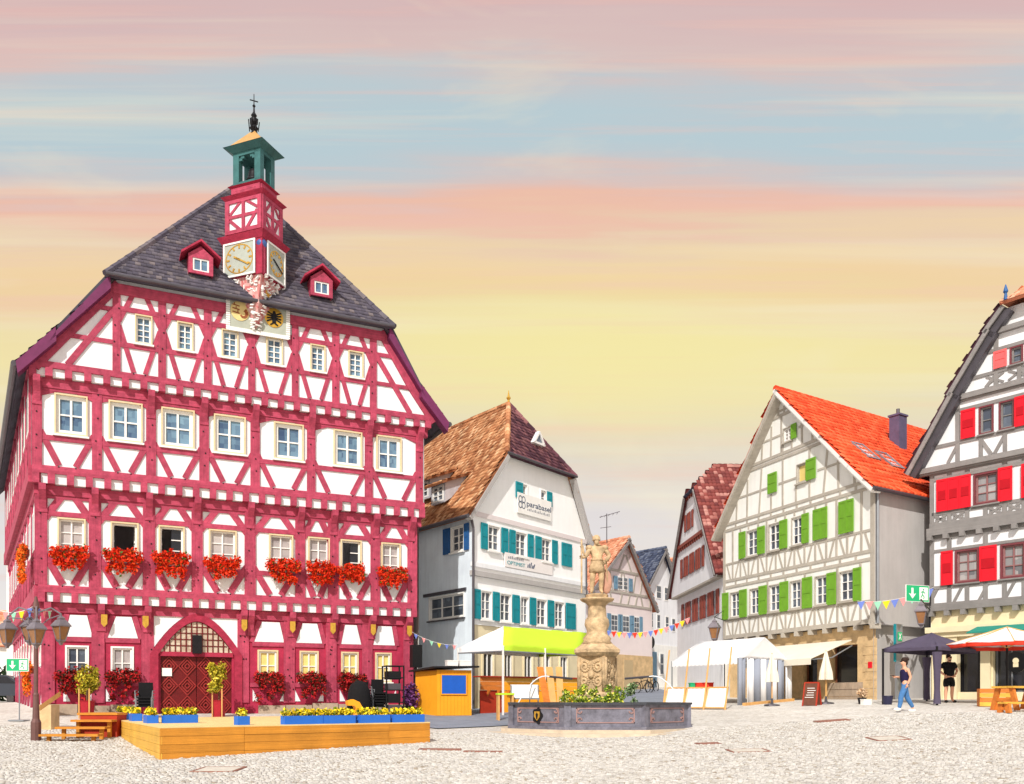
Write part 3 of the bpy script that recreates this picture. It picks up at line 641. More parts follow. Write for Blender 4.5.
for (a, b, c, d) in pan:
    ua, ub, uc, ud = up([a, b, c, d], 0); b_ = MB(); b_.fprism(TH, [(uc, lv+.36), (ud, lv+.36), (ub, lv+1.12), (ua, lv+1.12)], -.01, .03); b_.build('white_panel', PLA, gwall)
    l, r = uc+.05, ud-.05
    beam(TH, (l-.12, lv+.27), (r+.12, lv+.27), .16, -.02, .05, TIM, gwall)
    beam(TH, (uc-.1, lv+.34), (ua-.1, lv+1.15), .17, -.02, .045, TIM, gwall); beam(TH, (ud+.1, lv+.34), (ub+.1, lv+1.15), .17, -.02, .045, TIM, gwall)
    beam(TH, (l-.2, sv-.2), (r+.2, sv-.2), .16, -.02, .05, TIM, gwall)
    for s, q in ((1, l), (-1, r)): b_ = MB(); b_.fprism(TH, [(q-s*.1, .5), (q+s*.12, .5), (q-s*.1, .95)], -.01, .028); b_.build('white_panel', PLA, gwall)
for i, r in enumerate(w0): window(TH, th, r, WG, 2, 2, .06, CASE if i > 1 else WHITE, WHITE, GLY if i > 1 else (GLC if i else GLN), WHITE, out=.04)  # warm panes: light of the rooms put into the glass colour
for i in range(13):                                               # foundation stones
    L_ = (u1g-u0g)/13
    if dr[0]-.4 < u0g+(i+.5)*L_ < dr[1]+.4: continue
    fblock(TH, 'foundation_stone', u0g+i*L_+.015, u0g+(i+1)*L_-.015, -.7, .38+random.uniform(-.04, .05), -.1, .1+random.uniform(0, .03), STONEB, gwall)
# --- door
def arch(t, grow=0.):                                             # pointed arch outline, t in -1..1 across
    c = (dr[0]+dr[1])/2; hw = (dr[1]-dr[0])/2+grow; return (c+t*hw, dv+(da-dv+grow)*(1-abs(t)**1.75))
DOORM = mat('door_moulding_red', (150, 46, 44), .45, .25, 5., .2, 20)
d_ = MB()
N_ = 24
for i in range(N_):
    a, b = -1+2*i/N_, -1+2*(i+1)/N_
    d_.fprism(TH, [arch(a, -.02), arch(b, -.02), arch(b, .26), arch(a, .26)], -.2, .12)
for s in (-1, 1):
    e0, e1 = arch(s, -.02)[0], arch(s, .26)[0]; d_.fbox(TH, min(e0, e1), max(e0, e1), -.2, dv, -.2, .12)
d_.build('door_arch', TIM2, gwall)
for s in (-1, 1):
    b_ = MB(); pts = [arch(s*t, .28) for t in np.linspace(.18, 1, 9)]; x1 = arch(s, .28)[0]
    b_.fprism(TH, pts+[(x1, da+.42), (pts[0][0], da+.42)], -.01, .035); b_.build('white_panel', PLA, gwall)
for s in (-1, 1):
    c = (dr[0]+dr[1])/2; a, b = (dr[0]+.08, c-.01) if s < 0 else (c+.01, dr[1]-.08)
    lf = fblock(TH, 'door_leaf', a, b, -.05, dv-.06, -.2, -.12, DOORR, th)
    m_ = MB(); hw = (b-a)/4; hh = (dv-.06)/6
    for r in range(6):
        cv = hh*(2*(r//2)+1); cu = a+hw*(1+2*(r % 2))
        for k in (1., .66, .3):
            P = [(cu-hw*k*.96, cv), (cu, cv+hh*k*.97), (cu+hw*k*.96, cv), (cu, cv-hh*k*.97)]
            for q in range(4): m_.fbeam(TH, P[q], P[(q+1) % 4], .04, -.12, -.075+.012*(k < .5))
    m_.build('diamond_moulding', DOORM, lf)
fblock(TH, 'door_transom', dr[0]+.06, dr[1]-.06, dv-.06, dv+.1, -.2, .05, TIM2, th)
b_ = MB(); pts = [arch(t, -.04) for t in np.linspace(-1, 1, 17)]; b_.fprism(TH, [(dr[0]+.04, dv+.1)]+pts[1:-1]+[(dr[1]-.04, dv+.1)], .005, .02); fan = b_.build('fanlight', glassmat('fanlight_glass', (232, 222, 200), (170, 140, 120), 4.), th)
b_ = MB()
for t in np.linspace(-.86, .86, 13): p = arch(t, -.04); b_.fbox(TH, p[0]-.02, p[0]+.02, dv+.1, p[1], .02, .05)
for k in range(1, 5):
    v_ = dv+.1+(da-dv-.1)*k/5; tm = (1-(v_-dv)/(da-dv))**(1/1.75)*.97; a, b = arch(-tm, -.05)[0], arch(tm, -.05)[0]; b_.fbox(TH, a, b, v_-.018, v_+.018, .021, .046)
b_.build('lattice', DOORR, fan)
fblock(TH, 'door_lamp', (dr[0]+dr[1])/2-.16, (dr[0]+dr[1])/2+.16, dv+.05, dv+.72, .02, .2, DARK, th)
fblock(TH, 'door_notice', TH.u(162), TH.u(172), V(167, 676), V(167, 668), -.118, -.05, WHITE, th)
# --- first floor, second floor, gable
f1 = wall(TH, 'first_floor_wall', [(u0a, j3t), (u1a, j3t), (u1a, j2b), (u0a, j2b)], w1, W1, PLA, th)
p1 = up([41, 95, 149, 197, 250, 300, 333, 375, 412], W1); storey(p1, j3t, j2b-.3, w1[0][2]-.08, w1[0][3]+.06, W1, f1, .52, .1, pw=.4, bw=.24)
fblock(TH, 'head_band', u0a, u1a, j2b-.46, j2b-.3, W1-.02, W1+.048, TIM, f1)
for i, r in enumerate(w1): window(TH, th, r, W1, 2, 3, .05, CASE, WHITE, (GLC, GLK, GLK, GLC, GLC, GLC, GLK, GLC)[i], WHITE, out=.09, open_={1: 'both', 2: 'l', 6: 'l'}.get(i))
f2 = wall(TH, 'second_floor_wall', [(u0b, j2t), (u1b, j2t), (u1b, j1b), (u0b, j1b)], w2, W2, PLA, th)
p2 = up([37, 97, 151, 204, 255, 311, 368.5, 419], W2); storey(p2, j2t, j1b-.3, w2[0][2]-.1, w2[0][3]+.08, W2, f2, .5, .12, pw=.32)
for r in w2: window(TH, th, r, W2, 2, 2, .05, CASE, WHITE, GLD, WHITE, out=.09, frame=.12, bar=.05)
vg = [(25, 362), (56, 333), (110, 286)]; vr = [(440, 422), (419, 388), (387, 325)]
VL = [TH.uv(x, y, W3) for x, y in vg]; VR = [TH.uv(x, y, W3) for x, y in vr]
VL[2] = (VL[2][0], he); VR[2] = (VR[2][0], he); e0 = (VL[0][1]+VR[0][1])/2; e1 = (VL[1][1]+VR[1][1])/2
VL[0], VR[0], VL[1], VR[1] = (VL[0][0], e0), (VR[0][0], e0), (VL[1][0], e1), (VR[1][0], e1)
def lerpu(P, v):
    for a, b in zip(P[:-1], P[1:]):
        if v <= b[1]: return a[0]+(b[0]-a[0])*(v-a[1])/(b[1]-a[1])
    return P[-1][0]
gb = wall(TH, 'gable_wall', [(u0c, j1t), (u1c, j1t), (lerpu(VR, max(j1t+.3, e1)), max(j1t+.3, e1)), (VR[2][0], he+.05), (VL[2][0], he+.05), (lerpu(VL, max(j1t+.3, e1)), max(j1t+.3, e1))], gw, W3, PLA, th)
p3 = up([116.5, 162, 207.6, 251.5, 295, 335.5, 373], W3)
storey(p3, j1t, he-.3, gw[0][2]-.06, gw[0][3]+.05, W3, gb, .42, .55, pw=.26, bw=.16)
fblock(TH, 'top_plate', VL[2][0]+.1, VR[2][0]-.1, he-.45, he-.1, W3-.05, W3+.1, TIM, gb)
for r in gw: window(TH, th, r, W3, 2, 4, .04, CASE, WHITE, GLD, WHITE, out=.09, frame=.06, bar=.03)
for s, P, p in ((1, VL, p3[0]), (-1, VR, p3[-1])):                # end bays under the verge
    vm = [j1t+(he-j1t)*k for k in (.32, .68)]
    for v_ in vm: beam(TH, (lerpu(P, v_), v_), (p, v_), .15, W3-.03, W3+.05, TIM, gb)
    beam(TH, (lerpu(P, j1t+.1)+s*1.1, j1t), (p, j1t+(he-j1t)*.72), .2, W3-.03, W3+.06, TIM, gb)
    for a, b in ((P[0], P[1]), (P[1], P[2])): beam(TH, (a[0]+s*.28, a[1]-.1), (b[0]+s*.28, b[1]-.1), .3, W3-.04, W3+.08, TIM, gb)
jetty(TH, u0a, u1a, j3t, j3b, W1, WG, f1, 24, brackets=[gp[0], gp[1]+.1, gp[2], gp[3], TH.u(250), TH.u(291), TH.u(333), TH.u(371), TH.u(407)])
jetty(TH, u0b, u1b, j2t, j2b, W2, W1, f2, 24, brackets=[p1[0]+.05]+p1[1:-1]+[p1[-1]-.05])
jetty(TH, u0c, u1c, j1t, j1b, W3, W2, gb, 24, brackets=[p2[0]]+p2[2:-1:1]+[p2[-1]])
PEGS.build('wooden_pegs', DARK, th, kind='stuff')
# carved gold shields on the ground floor brackets
for px in (104, 145, 243, 291, 331, 371, 407):
    u = TH.u(px); b_ = MB(); v_ = j3b-.7; b_.fprism(TH, [(u-.1, v_), (u, v_-.12), (u+.1, v_), (u+.1, v_+.32), (u-.1, v_+.32)], .3, .33); b_.build('painted_shield', GOLD, th)
# --- side and back walls
dvec = -TH.n; lft = TH.W(u0b, 0, .3); dvL = Vector((-.52, .855, 0)).normalized()      # the plan is not quite square
FL = Facade((TH.W(u0b-.02, 0, W2)+dvL*DEP)[:2], TH.W(u0b-.02, 0, W2)[:2], z0=TZ); SIDE = []
for us_, wk, vb, vt in ((u0g, WG, -.6, j3b), (u0a, W1, j3b, j2b), (u0b, W2, j2b, j1t+.35)):
    q = TH.W(us_-.02, 0, wk); f_ = Facade((q+dvL*DEP)[:2], q[:2], z0=TZ); SIDE.append(f_)
    sw = wall(f_, 'side_wall', [(0, vb), (f_.len, vb), (f_.len, vt), (0, vt)], [], 0, PLA, th); b0 = max(vb+.3, .2); b1 = vt-.2
    for k in range(11): beam(f_, (f_.len-.2-k*2.1, b0), (f_.len-.2-k*2.1, b1), .3, -.03, .07, TIM, sw)
    for k in range(10):
        e_ = f_.len-2.3-k*2.1
        beam(f_, (e_+.2, b0+.1), (e_+1.2, b0+1.3), .2, -.03, .05, TIM, sw); beam(f_, (e_+.2, b0+1.4), (e_+2., b0+1.4), .18, -.03, .055, TIM, sw)
        b_ = MB(); b_.fbox(f_, e_+.55, e_+1.55, b0+1.55, b0+2.9, -.02, .06); wo = b_.build('window', WHITE, sw)
        fblock(f_, 'pane', e_+.65, e_+1.45, b0+1.65, b0+2.8, .05, .07, GLC, wo)
    fblock(f_, 'sill_beam', 0, f_.len-.05, vt-.35, vt-.005, -.05, .1, TIM, sw)
    if vb > 0: fblock(f_, 'sill_beam', 0, f_.len+.03, vb-.004, vb+.55, -.5, .1, TIM, sw)
bR = TH.W(u1b, 0, W2); FRt = Facade(bR[:2], (bR+dvec*DEP)[:2], z0=TZ)
wall(FRt, 'side_wall', [(.62, -.6), (DEP, -.6), (DEP, j1t+.35), (0, j1t+.35), (0, j2t), (.62, j2t)], [], 0, PLAC, th)
FB = Facade((bR+dvec*DEP)[:2], (lft+dvL*(DEP))[:2], z0=TZ)
wall(FB, 'back_wall', [(0, -.6), (FB.len, -.6), (FB.len, j1t+.3), (0, j1t+.3)], [], 0, PLAC, th)
# --- roof
uc = (VL[2][0]+VR[2][0])/2
bb = 4.0
for t in np.arange(1, 8, .05):
    p = TH.W(uc, 0, -t)
    if CX+FPX*p.x/p.y <= 241: bb = t; break
p = TH.W(uc, 0, -bb); ztop = CAMZ+(HY-183)/FPX*p.y
OV = W3+.32
def P3(uv, w): return TH.W(uv[0], uv[1], w)
APX = Vector((p.x, p.y, ztop)); REND = APX+dvec*(DEP-bb-3)
roof = thing  # placeholder
HL, HR = P3((VL[2][0]-.15, he), OV+.15), P3((VR[2][0]+.15, he), OV+.15)
hl0, hr0 = P3((VL[2][0]-.15, he), OV), P3((VR[2][0]+.15, he), OV)
roof_plane([HL, HR, APX], TILEG, th, .19, .2, name='roof_hip')
for P, H0, s in ((VL, hl0, -1), (VR, hr0, 1)):
    a, b = P3((P[0][0]+s*.25, P[0][1]-.1), OV), P3((P[1][0], P[1][1]+.05), OV)
    dq = dvL if s < 0 else dvec
    roof_plane([a, b, b+dq*(DEP+.6), a+dq*(DEP+.6)], TILEG, th, .19, .2, name='roof_eave')
    roof_plane([b, H0, APX, REND+dvec*3.3, b+dq*(DEP+.6)], TILEG, th, .19, .2, name='roof_main')
    vb_ = MB()
    for q0, q1 in ((P[0], P[1]), (P[1], P[2])):
        k = .06; vb_.prism([P3((q0[0]+s*(.25 if q0 is P[0] else 0), q0[1]-.1), OV+k), P3((q1[0], q1[1]+.05), OV+k), P3((q1[0]-s*.02, q1[1]-.42), OV+k), P3((q0[0]+s*.2, q0[1]-.5), OV+k)], -TH.n*.42)
    vb_.build('verge_board', PURP, th)
    g0 = P3((P[0][0]+s*.3, P[0][1]-.16), OV); mb = MB(); mb.cyl(g0, g0+dq*(DEP+.6), .1, n=8); mb.build('gutter', GUT, th)
ridge(HL, APX, TILEG, th, .12); ridge(HR, APX, TILEG, th, .12); ridge(APX, REND, TILEG, th, .13)
mb = MB(); mb.cyl(HL+TH.n*.06, HR+TH.n*.06, .07, n=8); mb.build('gutter', GUT, th)
mb = MB(); ra = REND+dvec*1; 
for k in range(2):
    c = TH.W(VL[1][0]-.4, e1+.3, -3.5-k*4.5); mb.box(c, (.5, .5, 1.0), rz=math.atan2(TH.d.y, TH.d.x))
mb.build('chimney', STONEB, th)
# dormers on the hip
hn = (HR-HL).cross(APX-HL).normalized(); hn = hn if hn.z > 0 else -hn
def hip_pt(px, py):
    r = Vector(((px-CX)/FPX, 1, -(py-HY)/FPX)); c = Vector((0, 0, CAMZ)); return c+r*((HL-c).dot(hn)/r.dot(hn))
for (px, py) in ((200, 276), (320, 298)):
    q = hip_pt(px, py); f = Facade((q+TH.n*.25-TH.d*.42)[:2], d=TH.d, z0=q.z-.05); dm = MB()
    for (a, b, c, d) in ((0, .14, 0, .66), (.70, .84, 0, .66), (.14, .7, 0, .1), (.14, .7, .56, .66)): dm.fbox(f, a, b, c, d, -.05, .03)
    for e_ in (0, .8): dm.fbox(f, e_, e_+.04, 0, .66, -1.1, -.05)
    dm.fprism(f, [(-.02, .66), (.86, .66), (.42, 1.0)], -.02, .02)
    do = dm.build('dormer', TIM, th)
    fblock(f, 'pane', .14, .70, .1, .56, -.06, -.04, GLD, do)
    mm = MB()
    for (a, b, c, d) in ((.14, .2, .1, .56), (.64, .7, .1, .56), (.2, .64, .1, .15), (.2, .64, .51, .56), (.4, .44, .15, .51)): mm.fbox(f, a, b, c, d, -.04, 0)
    mm.build('dormer_window', WHITE, do)
    rr = MB()
    for s in (-1, 1):
        rr.prism([f.W(.42, 1.12, .18), f.W(.42+s*.68, .58, .18), f.W(.42+s*.68, .66, .18), f.W(.42, 1.2, .18)], -TH.n*1.7)
    rr.build('dormer_roof', TIM2, do)
CARV = glassmat('carved_openwork', (236, 232, 226), (190, 84, 84), 9., .8, .2)
# --- clock tower, set cornerwise on the gable
rt = lambda v, a: Vector((v.x*math.cos(a)-v.y*math.sin(a), v.x*math.sin(a)+v.y*math.cos(a), 0))
ndir = TH.n; NL, NR = rt(ndir, R(-47)), rt(ndir, R(43)); dL, dR = Vector((NL.y, -NL.x, 0)), Vector((NR.y, -NR.x, 0))
dL = Vector((-NL.y, NL.x, 0)); cor = TH.W(TH.u(262, W3+.75), 0, W3+.75)
if dL.dot(TH.d) < 0: dL = -dL                                      # left face runs left to right towards the corner
if dR.dot(-TH.n) < 0: dR = -dR                                     # right face runs back from the corner
TC = cor-dL*.8+dR*.58; dc = cor.y
zt = lambda y: CAMZ+(HY-y)/FPX*dc
def tbox(mb, a, b, z0, z1, mi=0): mb.obox(Vector((TC.x, TC.y, (z0+z1)/2)), dL*a, dR*b, Z*(z1-z0), mi)
def tfrust(mb, a0, b0, z0, a1, b1, z1, mi=0, c0=None, c1=None):
    vs = []
    for a, b, z, c in ((a0, b0, z0, c0 or TC), (a1, b1, z1, c1 or TC)):
        for s, t in ((-.5, -.5), (.5, -.5), (.5, .5), (-.5, .5)): q = c+dL*(a*s)+dR*(b*t); vs.append(Vector((q.x, q.y, z)))
    mb.add(vs, [(0, 1, 2, 3), (4, 5, 6, 7), (0, 1, 5, 4), (1, 2, 6, 5), (2, 3, 7, 6), (3, 0, 4, 7)], mi)
SA, SB = 1.62, 1.18
mb = MB(); tfrust(mb, .08, .08, zt(326), .75, .62, zt(302), c0=TC+dL*.0+TH.n*.30, c1=TC+TH.n*.34); tfrust(mb, .95, .8, zt(302), .95, .8, zt(298), c0=TC+TH.n*.22, c1=TC+TH.n*.22); tfrust(mb, .9, .75, zt(298), 1.6, 1.25, zt(273), c0=TC+TH.n*.2); mb.build('tower_corbel', CARV, th)
def tface(side, a, b):
    """Facade of one visible tower face, given stage plan a x b"""
    if side == 'L': q = TC-dL*(a/2)-dR*(b/2); return Facade(q[:2], d=dL)
    q = TC+dL*(a/2)-dR*(b/2); return Facade(q[:2], d=dR)
mb = MB(); tbox(mb, 1.75, 1.36, zt(274), zt(238)); tw_ = mb.build('clock_stage', TIM2, th)
for side, L_ in (('L', 1.75), ('R', 1.36)):
    f = tface(side, 1.75, 1.36); z0, z1 = zt(272.5), zt(240); s0, s1 = .12, L_-.3
    if side == 'R': s0, s1 = .28, L_-.08
    ck = fblock(f, 'clock_face', s0, s1, z0, z1, .01, .05, mat('clock_board'+side, (172, 178, 168), .7, .12, 5), th)
    b_ = MB(); cu, cv = (s0+s1)/2, (z0+z1)/2; ra_ = min(s1-s0, z1-z0)*.44; pts = [(cu+ra_*1.18*math.cos(t)*(s1-s0)/(z1-z0)*.86, cv+ra_*math.sin(t)) for t in np.linspace(0, 2*math.pi, 29)]
    for i in range(28): b_.fbeam(f, pts[i], pts[i+1], .035, .05, .065)
    for i in range(12):
        t = 2*math.pi*i/12; c_, s_ = math.cos(t)*1.18*(s1-s0)/(z1-z0)*.86, math.sin(t); b_.fbeam(f, (cu+ra_*.72*c_, cv+ra_*.72*s_), (cu+ra_*.93*c_, cv+ra_*.93*s_), .06, .05, .07)
    b_.build('dial', GOLD, ck)
    b_ = MB(); b_.fbeam(f, (cu-.12, cv+.05), (cu+ra_*.8, cv-ra_*.5), .05, .07, .085); b_.fbeam(f, (cu+.05, cv-.05), (cu-ra_*.45, cv+ra_*.2), .06, .07, .085); b_.build('clock_hands', GOLD if side == 'L' else DARK, ck)
    b_ = MB()
    for q in ((s0-.04, s1+.04, z0-.04, z0+.02), (s0-.04, s1+.04, z1-.02, z1+.04), (s0-.04, s0+.02, z0+.02, z1-.02), (s1-.02, s1+.04, z0+.02, z1-.02)): b_.fbox(f, *q, .04, .08)
    b_.build('clock_frame', WHITE, ck)
    # carved, gilded corbel panels
    b_ = MB(); 
    for i in range(40):
        t = random.random(); u = L_/2+random.uniform(-.5, .5)*L_*(.45+.5*t); v_ = zt(298)+(zt(274)-zt(298))*t; w_ = -(1-t)*.30-.04
        a_ = random.uniform(0, 3.1); b_.fbeam(f, (u-.07*math.cos(a_), v_-.07*math.sin(a_)), (u+.07*math.cos(a_), v_+.07*math.sin(a_)), .035, w_, w_+.1)
    b_.build('carved_scroll', WHITE, th, kind='stuff')
    b_ = MB(); v_ = zt(291)
    b_.fprism(f, [(L_*.36, v_), (L_*.66, v_-.02), (L_*.72, v_+.16), (L_*.64, v_+.2), (L_*.6, v_+.14), (L_*.42, v_+.16), (L_*.33, v_+.24)], -.36, -.17); b_.build('gilded_lion', GOLD, th)
b_ = MB()
cz = [TC+TH.n*.7]
for i in range(30):
    z_ = zt(325)+(zt(302)-zt(325))*random.random(); h_ = .1+.3*(z_-zt(325))/(zt(302)-zt(325)); a_ = random.uniform(-.9, .9); q = TC+TH.n*.3; q = Vector((q.x, q.y, z_)); dirn = rt(TH.n, a_); s_ = q+dirn*(h_+.08); b_.obox(s_, rt(TH.n, a_+1.57)*random.uniform(.08, .16), Z*.035+rt(TH.n, a_+1.57)*.02, dirn*.06)
b_.build('carved_scroll', WHITE, th, kind='stuff')
mb = MB(); q = cor-dL*.06+dR*.06; mb.cyl(Vector((q.x, q.y, zt(273))), Vector((q.x, q.y, zt(246))), .15, n=10); mb.build('corner_column', TIM, th)
mb = MB(); mb.ball(Vector((q.x, q.y, zt(243))), .2); mb.build('moon_ball', mat('ball_blue', (70, 100, 160), .4, .2, 6), th, smooth=True)
mb = MB(); tfrust(mb, 1.78, 1.4, zt(238.5), 2.05, 1.66, zt(232)); tfrust(mb, 2.05, 1.66, zt(232), 1.66, 1.2, zt(228)); mb.build('tower_cornice', TIM2, th)
def timber_stage(a, b, y0, y1, k):
    mb = MB(); tbox(mb, a, b, zt(y0), zt(y1)); st = mb.build('tower_stage', PLA, th); z0, z1 = zt(y0), zt(y1)
    for side, L_ in (('L', a), ('R', b)):
        f = tface(side, a, b); tm = mat_salmon if side == 'L' else TIM
        for (p0, p1, wd) in (((.09, z0), (.09, z1), .18), ((L_-.09, z0), (L_-.09, z1), .18), ((0.18, z0+.07), (L_-.18, z0+.07), .14), ((.18, z1-.06), (L_-.18, z1-.06), .12)): beam(f, p0, p1, wd, -.02, .05, TIM, st)
        if k:
            beam(f, (L_*.5, z0+.14), (L_*.5, z1-.12), .14, -.02, .045, TIM, st); beam(f, (.18, (z0+z1)/2), (L_-.18, (z0+z1)/2), .11, -.02, .04, TIM, st)
            beam(f, (.2, (z0+z1)/2-.1), (L_*.42, z0+.1), .12, -.02, .035, TIM, st); beam(f, (L_-.2, (z0+z1)/2+.1), (L_*.58, z0+.1), .12, -.02, .035, TIM, st)
            beam(f, (.2, (z0+z1)/2+.1), (L_*.42, z1-.1), .1, -.02, .03, TIM, st); beam(f, (L_-.2, (z0+z1)/2+.2), (L_*.58, z1-.1), .1, -.02, .03, TIM, st)
        else: beam(f, (.2, z1-.1), (L_*.48, z0+.1), .12, -.02, .035, TIM, st); beam(f, (L_-.2, z1-.1), (L_*.52, z0+.1), .12, -.02, .03, TIM, st)
mat_salmon = TIM
timber_stage(SA, SB, 228, 194, 1)
mb = MB(); tfrust(mb, SA, SB, zt(194), SA+.28, SB+.28, zt(190)); tfrust(mb, SA+.28, SB+.28, zt(190), 1.3, .9, zt(186.5)); mb.build('tower_cornice', TIM2, th)
timber_stage(1.28, .9, 187, 180, 0)
mb = MB(); tfrust(mb, 1.28, .9, zt(180), 1.52, 1.14, zt(178)); tfrust(mb, 1.52, 1.14, zt(178), 1.24, .88, zt(175.5)); mb.build('tower_cornice', TIM2, th)
mb = MB(); z0, z1 = zt(176), zt(143)                                # open bell lantern
for s in (-1, 1):
    for t in (-1, 1): q = TC+dL*(s*.48)+dR*(t*.32); mb.obox(Vector((q.x, q.y, (z0+z1)/2)), dL*.26, dR*.22, Z*(z1-z0))
tbox(mb, 1.2, .86, z1-.14, z1); tbox(mb, 1.2, .86, z0, z0+.1)
for t in (-1, 1):
    for k in range(2):
        for s in (-1, 1): q = TC+dR*(t*.34)+dL*(s*(.30-.09*k)); mb.obox(Vector((q.x, q.y, z1-.19-.07*(1-k))), dL*.16, dR*.12, Z*.1)
mb.build('bell_lantern', GTEAL, th)
mb = MB(); mb.lathe(Vector((TC.x, TC.y, z0+.25)), [(.3, 0), (.24, .1), (.2, .3), (.17, .42), (.06, .5)], 12); mb.build('bell', DARK, th, smooth=True)
mb = MB(); tfrust(mb, 1.24, .9, zt(143.2), 1.72, 1.34, zt(139)); tfrust(mb, 1.76, 1.38, zt(139), 1.5, 1.1, zt(136.5)); mb.build('lantern_cornice', GTEAL, th)
mb = MB(); tfrust(mb, 1.46, 1.08, zt(136.6), .1, .1, zt(117)); mb.build('lantern_roof', mat('gilded_copper', (206, 160, 96), .5, .2, 5, metal=.3), th)
mb = MB(); mb.lathe(Vector((TC.x, TC.y, zt(120))), [(.14, 0), (.08, .12), (.16, .22), (.09, .34), (.15, .42), (.16, .55), (.06, .62), (.11, .7), (.04, .82), (.03, 1.0), (.06, 1.06), (.02, 1.12), (.015, 1.5)], 10)
mb.obox(Vector((TC.x, TC.y, zt(120)+1.25)), TH.d*.3, TH.n*.03, Z*.03)
for k in range(6): a_ = k*1.05; mb.cyl(Vector((TC.x+.16*math.cos(a_), TC.y+.16*math.sin(a_), zt(117))), Vector((TC.x+.2*math.cos(a_+.5), TC.y+.2*math.sin(a_+.5), zt(106))), .02, n=5)
mb.build('finial', DARK, th)
# --- painted arms board under the tower
a0, a1, c0, c1 = TH.rect(228, 288, 300, 333, W3+.16)
bd = fblock(TH, 'arms_board', a0, a1, c0, c1, W3+.1, W3+.16, mat('board_grey_green', (176, 180, 166), .8, .12, 4), th)
mb = MB()
for i in range(30):
    for v_ in (c0, c1): u = a0+(a1-a0)*i/29; mb.fbox(TH, u-.05, u+.02, v_-.07, v_+.07, W3+.15, W3+.19)
for i in range(16):
    for u in (a0, a1): v_ = c0+(c1-c0)*i/15; mb.fbox(TH, u-.07, u+.07, v_-.04, v_+.02, W3+.15, W3+.185)
mb.build('carved_border', WHITE, bd)
for k, px in ((0, 240), (1, 274)):
    u, v_ = TH.uv(px, 311 if k == 0 else 318, W3+.16); mb = MB(); mb.fprism(TH, [(u+.34*math.cos(t), v_+.36*math.sin(t)) for t in np.linspace(0, 2*math.pi, 20)[:-1]], W3+.15, W3+.18); rd = mb.build('roundel', GOLD if k else mat('pale_gold', (226, 204, 140), .6, .15, 5), bd)
    mb = MB()
    if k:                                                            # black eagle
        mb.fprism(TH, [(u-.07, v_-.2), (u+.07, v_-.2), (u+.08, v_+.1), (u+.04, v_+.24), (u-.04, v_+.24), (u-.08, v_+.1)], W3+.18, W3+.2)
        for s in (-1, 1):
            for q in range(4): mb.fbeam(TH, (u+s*.05, v_+.1-.05*q), (u+s*.26, v_+.2-.12*q), .05, W3+.18, W3+.2)
            mb.fbeam(TH, (u, v_-.18), (u+s*.14, v_-.28), .05, W3+.18, W3+.2)
    else:                                                            # antlers and horn
        for q in range(3): mb.fbeam(TH, (u-.27, v_+.2-.13*q), (u-.02, v_+.16-.13*q), .035, W3+.18, W3+.2); mb.fbeam(TH, (u-.2+.06*q, v_+.2-.13*q), (u-.2+.06*q, v_+.27-.13*q), .03, W3+.18, W3+.2)
        P = [(u+.12+.12*math.cos(t), v_-.08+.14*math.sin(t)) for t in np.linspace(-2.6, 1.2, 8)]
        for q in range(7): mb.fbeam(TH, P[q], P[q+1], .06+.01*q, W3+.18, W3+.2)
    mb.build('emblem', DARK if k else mat('emblem_brown', (150, 84, 50), .6, .1, 5), rd)
# ================================================================== WHITE HOUSE WITH TEAL SHUTTERS
def sides(P, v, s): return lerpu(P, v)
WA, WB = Vector((-1.78, 40, 0)), Vector((3.9, 47.4, 0)); WZ = 1.15
WF = Facade(WA, WB, z0=WZ); WD = Vector((-.607, .795, 0)); WDEP = 13.
wh = thing('white_house', WF.W(WF.len/2, 0, -4), 'white rendered house with teal shutters, half-hipped brown tile roof and lime tent before it', 'house')
wv = lambda px, py, w=0: WF.uv(px, py, w)[1]
def lrect(F, x0, x1, y0, y1, w=0): return F.rect(x0, x1, y0, y1, w)
ev = wv(474, 513); hv = (wv(503, 455)+wv(568, 477))/2
eL, eR = 0., WF.u(586); hL, hR = WF.uv(503, 455)[0], WF.uv(568, 477)[0]
low = [lrect(WF, a, b, 590+(a-471)*.15, 616+(a-471)*.15) for a, b in ((481, 491), (500, 510.5), (520.5, 528), (536.5, 546), (554.5, 563.5))]
lo0, lo1 = sum(r[2] for r in low)/5, sum(r[3] for r in low)/5; low = [(a, b, lo0, lo1) for a, b, _, _ in low]
upw = [lrect(WF, a, b, 526+(a-480)*.2, 549+(a-480)*.2) for a, b in ((488, 499), (515.5, 526), (541.5, 550.5))]
up0, up1 = sum(r[2] for r in upw)/3, sum(r[3] for r in upw)/3; upw = [(a, b, up0, up1) for a, b, _, _ in upw]
top = [lrect(WF, 522.6, 526.5, 485, 499), lrect(WF, 540.5, 545.5, 491, 504)]
gr = [lrect(WF, a, b, 654, 682) for a, b in ((484, 494), (505, 513), (525, 533), (544, 551), (561, 568))]
g0, g1 = gr[2][2], gr[2][3]; gr = [(a, b, g0, g1) for a, b, _, _ in gr]
bandv = wv(520, 583)
gfv = wv(520, 629)
wall(WF, 'ground_floor_wall', [(.1, -.6), (eR-.1, -.6), (eR-.1, gfv), (.1, gfv)], gr, -.06, CREAM, wh)
lowm = [(a-.02, b+.02, c-.02, d+.02) for a, b, c, d in low]
wall(WF, 'first_floor_wall', [(0.04, gfv), (eR-.04, gfv), (eR-.04, bandv), (.04, bandv)], low, -.03, PLAW, wh)
uw = wall(WF, 'upper_wall', [(0, bandv), (eR, bandv), (eR, ev), (hR, hv), (hL, hv), (0, ev)], upw+top, 0, PLAW, wh)
fblock(WF, 'string_course', -.05, eR+.05, bandv-.02, bandv+.2, -.1, .12, PLAG, wh)
